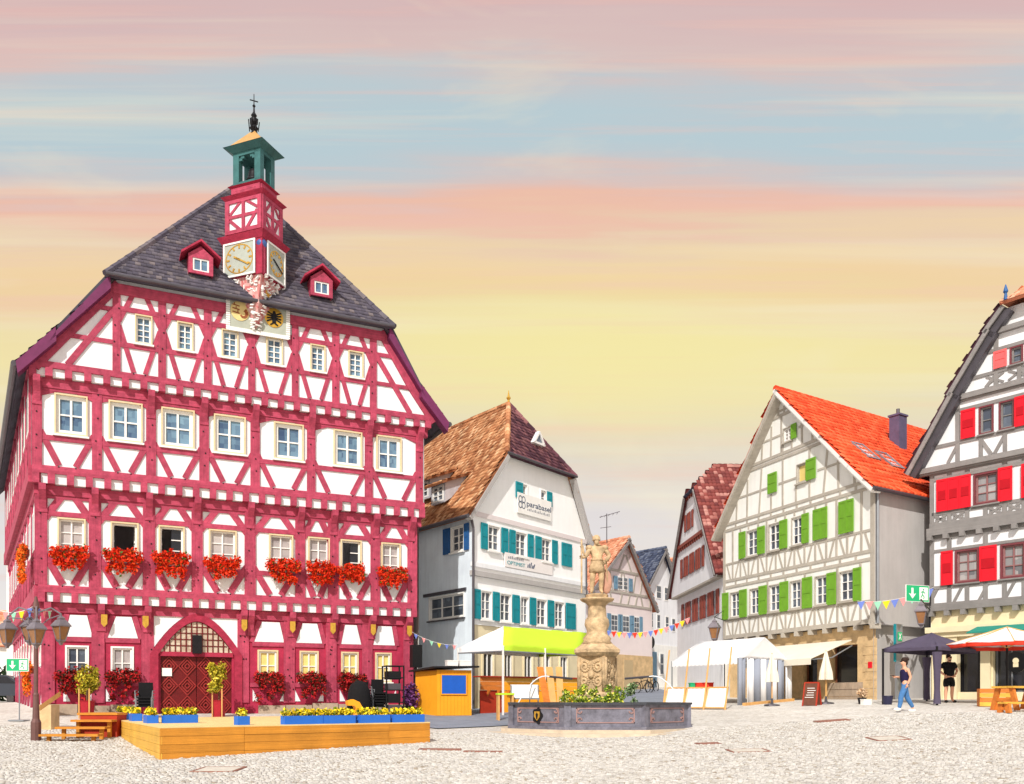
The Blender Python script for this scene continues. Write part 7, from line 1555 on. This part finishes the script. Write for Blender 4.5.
# low canvas fence with leaning poles in front of the stall
fa, fb_ = on(667, 37.5), on(729, 35.0); Fn = Facade(fa, fb_); fn = thing('canvas_fence', (fa+fb_)/2, 'low fence of three white canvas panels between tall bamboo poles before the stall', 'fence')
for i in range(3):
    u0_, u1_ = Fn.len*i/3, Fn.len*(i+1)/3; q = [Fn.W(u0_+.04, gz(*Fn.W(u0_, 0)[:2])+.06, .22), Fn.W(u1_-.04, gz(*Fn.W(u1_, 0)[:2])+.06, .22), Fn.W(u1_-.04, gz(*Fn.W(u1_, 0)[:2])+.86, 0), Fn.W(u0_+.04, gz(*Fn.W(u0_, 0)[:2])+.86, 0)]
    cloth('canvas_panel', q, CANV, fn, sag=.03); mb = MB()
    for a, b in zip(q, q[1:]+q[:1]): mb.cyl(a, b, .03)
    mb.build('panel_frame', WOODL, fn)
for i in range(4):
    p = Fn.W(Fn.len*i/3, 0, .24); p.z = gz(p.x, p.y); mb = MB(); mb.cyl(p, p+Vector((.28, .1, 2.45)), .035, .03); mb.build('pole', WOODL, fn)
# interior clutter of the stall
for k, (px, d, m_, l) in enumerate(((700, 40.5, REDF, 'red crate'), (708, 40.3, REDF, 'red crate'), (694, 40.8, GRNSIGN, 'green crate'))):
    p = on(px, d); mb = MB(); mb.box(p+Z*.75, (.4, .4, .35)); mb.box(p+Z*.92, (.44, .44, .04))
    for sx in (-1, 1): mb.box(p+Vector((sx*.17, 0, .28)), (.05, .3, .58))
    tag(mb.build('crate_stand', m_), ('left red' if k == 0 else 'right red' if k == 1 else 'green')+' crate on a stand inside the market stall', 'crate', 'crates in the stall')
# ================================================================== CLOSED PARASOLS, BOARD
for px, d, l in ((772, 35.8, 'closed cream parasol in front of the striped curtain'), (826, 35.4, 'closed cream parasol in front of the shop window')):
    p = on(px, d); t = thing('closed_parasol', p, l, 'parasol', 'closed parasols by the green-shuttered house'); hh_ = 2.1
    mb = MB(); mb.cyl(p, p+Z*hh_, .025); mb.build('pole', WOODL, t); mb = MB(); mb.lathe(p, [(.32, 0), (.3, .05), (.06, .09), (.04, .3)], 14); mb.build('base', GUT, t)
    mb = MB(); n = 16; vs = []
    for z, r in ((hh_-1.15, .27), (hh_-.85, .24), (hh_-.45, .14), (hh_-.1, .06), (hh_, .02)):
        for i in range(n): a = 2*math.pi*i/n; rr = r*(1 if i % 2 else .62); vs.append(p+Vector((rr*math.cos(a), rr*math.sin(a), z)))
    mb.add(vs, [(k*n+i, k*n+(i+1) % n, (k+1)*n+(i+1) % n, (k+1)*n+i) for k in range(4) for i in range(n)]); mb.build('canopy', CANB, t)
p = on(812, 34.6); t = thing('chalkboard_sign', p, 'wooden A-frame chalkboard standing on the cobbles before the shop', 'sign'); X, Y = Vector((.8, -.6, 0)), Vector((.6, .8, 0))
for s in (-1, 1):
    b0 = p-Y*(.3*s); tp = p+Z*.88-Y*(.03*s); x = tp-b0; mb = MB(); mb.obox((b0+tp)/2, X*.5, x, Y*.025); bo = mb.build('board', CHALK, t); mb = MB()
    for k in (-1, 1): mb.obox((b0+tp)/2+X*(.26*k), X*.05, x*1.04, Y*.05)
    mb.obox(tp, X*.52, Z*.05, Y*.05); mb.build('frame', WOODR, t)
    if s > 0:
        mb = MB(); nn = X.cross(x).normalized(); nn = nn if nn.dot(Y) < 0 else -nn
        for k in range(5): mb.obox(b0.lerp(tp, .35+.1*k)+nn*.02+X*random.uniform(-.04, .04), X*random.uniform(.2, .36), x.normalized()*.02, nn*.006)
        mb.build('chalk_marks', WHITE, bo)
p = on(862, 34.2); t = thing('dried_flower_pot', p, 'round tuft of beige dried flowers in a small pot by the stone corner', 'potted plant'); leaves('flowers', [(p+Z*.42, (.19, .19, .17), 1)], .05, amat('dried_flowers', [(0, (190, 150, 110)), (1, (240, 214, 180))]), t, 350); mb = MB(); mb.lathe(p, [(.12, -.02), (.17, .24), (.14, .24)], 12); mb.build('pot', DARK, t)
mb = MB(); mb.box(on(866, 33.6)+Z*.08, (.34, .2, .2), rz=.3); mb.box(on(866, 33.6)+Z*.19, (.36, .22, .03), rz=.3); tag(mb.build('white_box', WHITE), 'small white box on the cobbles by the dried flower pot', 'box')
# ================================================================== GAZEBO
gc = [on(883, 33.2), on(937, 31.6), on(979, 34.0)]; gc.append(gc[0]+(gc[2]-gc[1])); gc[3].z = gz(gc[3].x, gc[3].y)
ge = sum(CAMZ+(HY-y)/FPX*c.y for y, c in zip((651, 647, 647), gc))/3
gzb_ = thing('gazebo', (gc[0]+gc[2])/2, 'dark charcoal folding gazebo with curtain legs beside the red-shuttered house', 'gazebo')
tops = [Vector((c.x, c.y, ge)) for c in gc]; pk = (tops[0]+tops[2])/2+Z*.62
for i in range(4):
    a, b = tops[i], tops[(i+1) % 4]; cloth('roof_panel', [a, b, pk], GAZ, gzb_, sag=.05); cloth('valance', [a-Z*.13, b-Z*.13, b, a], GAZ, gzb_, sag=0)
for i, c in enumerate(gc):
    mb = MB(); mb.box(Vector((c.x, c.y, (c.z+ge)/2)), (.06, .06, ge-c.z)); mb.build('leg', DARK, gzb_)
    if i in (1, 3): mb = MB(); mb.lathe(Vector((c.x+.0, c.y, c.z+.05)), [(.13, 0), (.10, .5), (.12, 1.2), (.17, ge-c.z-.25)], 9, .3); mb.build('gathered_curtain', GAZ, gzb_)
p = gc[0]; mb = MB(); mb.lathe(p+Vector((.12, -.12, 0)), [(.15, 0), (.19, .3), (.21, .3), (.2, .33), (.17, .3)], 12); tag(mb.build('bucket', mat('dark_blue_bucket', (44, 44, 72), .5, .1, 4)), 'dark bucket weighing down the left gazebo leg', 'bucket')
# ================================================================== OPEN PARASOL, TABLES
p = on(1007, 32.0); t = thing('open_parasol', p, 'large open parasol with white top and red lower edge at the right', 'parasol'); zt0 = CAMZ+(HY-627)/FPX*32; ze = CAMZ+(HY-644)/FPX*32; n = 8; rr = 2.0
mb = MB(); mb.cyl(p, Vector((p.x, p.y, zt0)), .04, n=10); mb.build('pole', DARK, t)
ring = [Vector((p.x+rr*math.cos(2*math.pi*(i+.5)/n), p.y+rr*math.sin(2*math.pi*(i+.5)/n), ze)) for i in range(n)]; tp = Vector((p.x, p.y, zt0))
for i in range(n):
    a, b = ring[i], ring[(i+1) % n]; cloth('canopy_panel', [a, b, tp], CANV, t, sag=.05, n=6)
    cloth('valance', [a-Z*.15, b-Z*.15, b, a], REDF, t, sag=0, n=4)
    mb = MB(); mb.cyl(a, tp, .018); mb.cyl(a.lerp(tp, .55)-Z*.02, Vector((p.x, p.y, ze-.15)), .014); mb.build('rib', WOODL, t)
mb = MB(); mb.lathe(p, [(.4, -.02), (.4, .1), (.08, .14)], 12); mb.build('base', GUT, t)
def plank_table(px, d, label, cat, L_, wd, h, yaw, slant, m_=WOODM, top_m=WOODY, name='picnic_table'):
    p = on(px, d); t = thing(name, p, label, cat); X = Vector((math.cos(yaw), math.sin(yaw), 0)); Y = Vector((-X.y, X.x, 0))
    for k in range(4): mb = MB(); mb.obox(p+Y*(wd*(k+.5)/4-wd/2)+Z*h, X*L_, Y*(wd/4-.015), Z*.06); mb.build('top_plank', top_m, t)
    for s in (-1, 1):
        for q in (-1, 1): a = p+X*(L_*.42*s)+Y*(wd*slant*q); b = p+X*(L_*.42*s)+Y*(wd*.3*q)+Z*h; mb = MB(); mb.obox((a+b)/2, b-a, X*.09, Y*.16); mb.build('leg', m_, t)
        mb = MB(); mb.obox(p+X*(L_*.42*s)+Z*(h*.45), X*.06, Y*(wd*slant*1.8), Z*.1); mb.build('crossbar', m_, t)
plank_table(1020, 28.2, 'solid wooden plank table with slanted legs at the right edge', 'table', 1.5, .8, .72, .35, .55)
plank_table(1018, 27.2, 'low wooden bench in front of the plank table at the right edge', 'bench', 1.3, .32, .3, .35, .5, WOODM, WOODY, 'plank_bench')
p = on(994, 30.2); t = thing('timber_planter', p, 'long box of stacked orange planks beside the gazebo', 'planter box'); X = Vector((.95, -.3, 0)).normalized(); Y = Vector((.3, .95, 0)).normalized()
for k in range(4):
    for s in (-1, 1): mb = MB(); mb.obox(p+Y*(.22*s)+Z*(.08+.15*k), X*.95, Y*.05, Z*.14); mb.build('plank', WOODM if k % 2 else WOODY, t)
for s in (-1, 1): mb = MB(); mb.obox(p+X*(.45*s)+Z*.3, X*.05, Y*.42, Z*.6); mb.build('end_panel', WOODM, t)
mb = MB(); mb.box(on(998, 28.4)+Z*.12, (.34, .2, .24), rz=.4); mb.box(on(998, 28.4)+Z*.26, (.2, .2, .06), rz=.4); tag(mb.build('wood_offcut', WOODM), 'short chunk of orange wood lying by the table leg', 'wood')
mb = MB(); F = RF; u, v_ = RF.uv(1016, 662, .6); mb.cyl(RF.W(u, v_, .55), RF.W(u, v_, .62), .42, n=20); t = tag(mb.build('round_shop_sign', BLACK), 'round black shop sign under the open parasol', 'sign'); mb = MB(); mb.cyl(RF.W(u, v_+.05, .62), RF.W(u, v_+.05, .63), .12, n=12); mb.fbox(RF, u-.1, u+.1, v_-.2, v_-.05, .62, .63); mb.build('emblem', CREAM, t); mb = MB(); mb.tube([RF.W(u, v_+.4, .58), RF.W(u, v_+.7, .58), RF.W(u, v_+.7, -.1)], .02); mb.build('hanger', DARK, t)
# ================================================================== LANTERNS AND SIGNS
def lantern(mb_parent, c, s=1.0, n=6, up_=True):
    """six-sided street lantern, c = middle of its base"""
    mb = MB(); mb.lathe(c, [(.10*s, 0), (.2*s, .36*s)], n, .3); g = mb.build('glass', LAMPG, mb_parent)
    mb = MB()
    for i in range(n):
        a = .3+2*math.pi*i/n; mb.cyl(c+Vector((.105*s*math.cos(a), .105*s*math.sin(a), 0)), c+Vector((.205*s*math.cos(a), .205*s*math.sin(a), .36*s)), .014*s, n=5)
    mb.lathe(c, [(.03*s, -.12*s), (.06*s, -.06*s), (.12*s, -.01*s), (.12*s, .02*s)], n, .3); mb.lathe(c+Z*.36*s, [(.25*s, 0), (.25*s, .03*s), (.13*s, .17*s), (.09*s, .18*s), (.1*s, .22*s), (.03*s, .28*s), (.02*s, .34*s)], n, .3); mb.build('housing', LAMPM, mb_parent)
p = on(36, 24.3); t = thing('lamp_post', p, 'iron lamp post with four hanging lanterns at the left in front of the town hall', 'street lamp')
mb = MB(); mb.lathe(p, [(.13, -.05), (.13, .5), (.09, .6), (.07, 1.2), (.075, 1.25), (.055, 1.3), (.05, 3.55), (.09, 3.6), (.03, 3.9)], 10); mb.build('post', mat('post_brown_iron', (116, 84, 80), .6, .2, 4, metal=.3), t)
for k, (dx, dy, dz) in enumerate(((-.72, -.1, 2.62), (-.33, .3, 2.72), (.2, -.35, 2.6), (.6, .15, 2.72))):
    c = p+Vector((dx, dy, dz)); mb = MB(); tp = c+Z*.7; mb.tube([p+Z*3.45, p+Vector((dx*.6, dy*.6, 3.6)), tp+Z*.02], .022); mb.tube([p+Z*3.0, p+Vector((dx*.5, dy*.5, 3.3)), tp], .016); mb.build('arm', LAMPM, t); lantern(t, c, 1.05, 4)
def exit_sign(F, u0, u1, v0, v1, w, parent):
    o = fblock(F, 'sign_panel', u0, u1, v0, v1, w, w+.04, GRNSIGN, parent); W_, H_ = u1-u0, v1-v0; mb = MB(); cu = u0+W_*.27
    mb.fbox(F, cu-W_*.045, cu+W_*.045, v0+H_*.42, v0+H_*.84, w+.04, w+.047); mb.fprism(F, [(cu-W_*.16, v0+H_*.5), (cu, v0+H_*.16), (cu+W_*.16, v0+H_*.5), (cu+W_*.07, v0+H_*.46), (cu-W_*.07, v0+H_*.46)], w+.04, w+.049); mb.build('arrow', WHITE, o)
    mb = MB(); x = u0+W_*.58; mb.fbox(F, x, u1-W_*.05, v0+H_*.1, v0+H_*.9, w+.04, w+.046, 0)
    gx = x+W_*.16; mb.fprism(F, [(gx+W_*.03*math.cos(t_)+W_*.02, v0+H_*.76+H_*.06*math.sin(t_)) for t_ in np.linspace(0, 6.28, 9)[:-1]], w+.046, w+.05, 1)
    for a, b in (((gx, .68), (gx-W_*.03, .44)), ((gx-W_*.03, .44), (gx+W_*.05, .3)), ((gx+W_*.05, .3), (gx+W_*.02, .16)), ((gx-W_*.03, .44), (gx-W_*.1, .24)), ((gx, .64), (gx+W_*.09, .52)), ((gx, .64), (gx-W_*.09, .58))): mb.fbeam(F, (a[0], v0+H_*a[1]), (b[0], v0+H_*b[1]), W_*.035, w+.046, w+.05, 1)
    mb.build('running_figure', [WHITE, GRNSIGN], o); mb = MB()
    for q in ((u0-.015, u1+.015, v0-.015, v0), (u0-.015, u1+.015, v1, v1+.015), (u0-.015, u0, v0, v1), (u1, u1+.015, v0, v1)): mb.fbox(F, *q, w, w+.05)
    mb.build('rim', WHITE, o)
p = on(19, 29.0); F = Facade(p, d=(1, .1), z0=p.z); t = thing('exit_sign', p, 'green emergency exit sign on a thin pole at the far left', 'sign'); v0 = CAMZ+(HY-671)/FPX*29-p.z; v1 = CAMZ+(HY-659)/FPX*29-p.z; exit_sign(F, -.36, .3, v0, v1, 0, t); mb = MB(); mb.cyl(p-F.n*.03, p-F.n*.03+Z*v1, .02); mb.box(p+Z*.02, (.5, .4, .04)); mb.build('pole', GREYM, t)
qa, qb = at(905.5, 593, 35.5), at(928, 590, 35.9); F = Facade(qa, qb, z0=0); z0_, z1_ = CAMZ+(HY-601)/FPX*35.5, CAMZ+(HY-585)/FPX*35.5; t = thing('exit_sign', qa, 'green emergency exit sign with white arrow hung from the red-shuttered house', 'sign'); exit_sign(F, 0, F.len, z0_, z1_, 0, t)
wq = RF.W(.05, 0, .1); mb = MB(); mb.tube([Vector((qb.x, qb.y, z0_+.1)), Vector((wq.x, wq.y, z0_+.1))], .022); mb.tube([Vector((qb.x, qb.y, z1_-.1)), Vector((wq.x, wq.y, z1_+.25))], .015); mb.cyl(Vector((wq.x, wq.y, z0_-.9)), Vector((wq.x, wq.y, z1_+.3)), .04); mb.build('bracket', DARK, t)
lq = at(921, 624, 34.8); t = thing('wall_lantern', lq, 'old street lantern hanging below the exit sign on the red-shuttered house', 'street lamp'); lantern(t, lq, 1.3, 4); mb = MB(); mb.tube([lq+Z*.88, lq+Z*.95, Vector((wq.x, wq.y, lq.z+.95))], .025); mb.build('arm', DARK, t)
lq = at(714.5, 639, 44); t = thing('wall_lantern', lq, 'old street lantern with amber glass on the corner between brown and green shuttered houses', 'street lamp'); lantern(t, lq, 1.5, 4); mb = MB(); e_ = GF.W(.02, lq.z+1.5-GZ, .05); mb.tube([lq+Z*1.0, lq+Z*1.08, e_-Z*.2], .025); mb.tube([lq+Z*1.08, e_+Z*.3], .018); mb.build('arm', DARK, t)
# information stele by the grey wall
p = on(898, 38.2); F = Facade(p, d=(.86, .5), z0=p.z); t = thing('information_stele', p, 'tall grey stele with small green sign against the grey side wall', 'sign'); vt_ = CAMZ+(HY-624)/FPX*38.2-p.z
fblock(F, 'body', -.12, .3, -.1, vt_, -.06, 0, GREYM, t); fblock(F, 'edge_strip', -.2, -.12, vt_-1.6, vt_, -.07, .01, TEAL, t); o = fblock(F, 'green_plate', -.02, .24, vt_-.72, vt_-.34, .0, .02, GRNSIGN, t); mb = MB(); mb.fbeam(F, (.04, vt_-.66), (.18, vt_-.4), .03, .02, .03); mb.fbeam(F, (.18, vt_-.66), (.04, vt_-.4), .03, .02, .03); mb.build('symbol', WHITE, o); fblock(F, 'letter_box', -.1, .34, .95, 1.45, -.02, .2, GREYM, t)
# ================================================================== BUNTING
def bunting(p0, p1, sag, n, label, sz=.3):
    t = thing('bunting', p0, label, 'bunting'); P = curve_pts(p0, p1, sag, 4*n); mb = MB(); mb.tube(P, .008, 5); mb.build('string', WHITE, t); X = (Vector(p1)-Vector(p0)).normalized()
    for i in range(n):
        c = P[4*i+2]; mb = MB(); mb.prism([c-X*sz*.42-Z*.01, c+X*sz*.42-Z*.01, c-Z*sz], Vector((X.y, -X.x, 0)).normalized()*.01); mb.build('flag', (BLUF, PNKF, GRNF, YELF)[i % 4] if n < 12 else (BLUF, REDF, YELF, PNKF)[i % 4], t)
bunting(at(857, 601, 37.9), at(934, 587, 36.6), .22, 9, 'string of coloured pennants between the green and red shuttered houses', .36)
bunting(at(606, 630, 52), at(690, 617, 52), .45, 16, 'string of small pennants across the lane behind the fountain', .36)
bunting(at(-6, 608, 25), at(34, 606, 24.3), .15, 5, 'string of pennants tied to the lamp post on the left', .26); bunting(at(36, 606, 24.3), at(52, 611, 25.4), .05, 3, 'short string of pennants right of the lamp post', .22)
bunting(at(412, 632, 36.3), at(458, 645, 37.2), .15, 6, 'string of tiny pennants between the town hall and the bar tent', .2)
# ================================================================== BICYCLES
def bicycle(px, d, yaw, label):
    p = on(px, d); t = thing('bicycle', p, label, 'bicycle', 'bicycles parked in the lane'); X = Vector((math.cos(yaw), math.sin(yaw), 0)); Y = Vector((-X.y, X.x, 0)); r = .34
    for s in (-1, 1):
        c = p+X*(.52*s)+Z*r; mb = MB(); P = [c+X*(r*math.cos(a))+Z*(r*math.sin(a)) for a in np.linspace(0, 2*math.pi, 19)]; mb.tube(P, .028, 5); w_ = mb.build('wheel', BLACK, t); mb = MB()
        for k in range(6): a = k*math.pi/6; mb.cyl(c-X*(r*math.cos(a))-Z*(r*math.sin(a)), c+X*(r*math.cos(a))+Z*(r*math.sin(a)), .006, n=4)
        mb.build('spokes', GREYM, w_)
    bb, sd_, hd = p+Z*.3, p-X*.18+Z*.86, p+X*.36+Z*.82; mb = MB()
    for a, b in ((bb, sd_), (bb, hd), (sd_-Z*.14, hd), (bb, p-X*.52+Z*r), (sd_-Z*.14, p-X*.52+Z*r), (hd+Z*.1, p+X*.52+Z*r)): mb.cyl(a, b, .022, n=6)
    mb.build('frame', DARK, t); mb = MB(); mb.obox(sd_+Z*.06, X*.26, Y*.13, Z*.06); mb.build('saddle', BLACK, t); mb = MB(); mb.tube([hd+Z*.1, hd+Z*.22, hd+Z*.24+Y*.28-X*.1], .016); mb.tube([hd+Z*.22, hd+Z*.24-Y*.28-X*.1], .016); mb.build('handlebar', GREYM, t); mb = MB(); mb.cyl(bb-Y*.1, bb+Y*.1, .03); mb.obox(bb+Y*.12-Z*.15, X*.09, Y*.08, Z*.03); mb.obox(bb-Y*.12+Z*.15, X*.09, Y*.08, Z*.03); mb.build('pedals', BLACK, t)
bicycle(643, 56, .6, 'left of two dark bicycles parked by the narrow white house'); bicycle(652, 58, .9, 'right of two dark bicycles parked by the narrow white house')
# ================================================================== PARKED CAR, FAR LEFT
p = on(2, 48); t = thing('parked_car', p, 'dark parked car half hidden at the far left edge', 'car'); X = Vector((.95, .3, 0)).normalized(); Y = Vector((-X.y, X.x, 0)); prof = [(-2, .35), (2, .35), (2.05, .7), (1.9, .88), (1.0, .98), (.45, 1.42), (-1.1, 1.45), (-1.75, 1.0), (-2.05, .9)]
mb = MB(); mb.prism([p+X*a+Z*b-Y*.85 for a, b in prof], Y*1.7); mb.build('body', mat('car_grey', (70, 76, 86), .3, .05, 2, metal=.5, spec=.6), t)
mb = MB(); mb.prism([p+X*a+Z*b-Y*.87 for a, b in ((.85, 1.0), (.4, 1.36), (-1.05, 1.39), (-1.5, 1.02))], Y*1.74); mb.build('windows', GLK, t)
for sx in (-1.3, 1.3):
    for sy in (-.8, .8): q = p+X*sx+Y*sy+Z*.33; mb = MB(); mb.cyl(q-Y*.1, q+Y*.1, .33, n=18); w_ = mb.build('wheel', BLACK, t); mb = MB(); mb.cyl(q-Y*.11, q+Y*.11, .19, n=14); mb.build('rim', GREYM, w_)
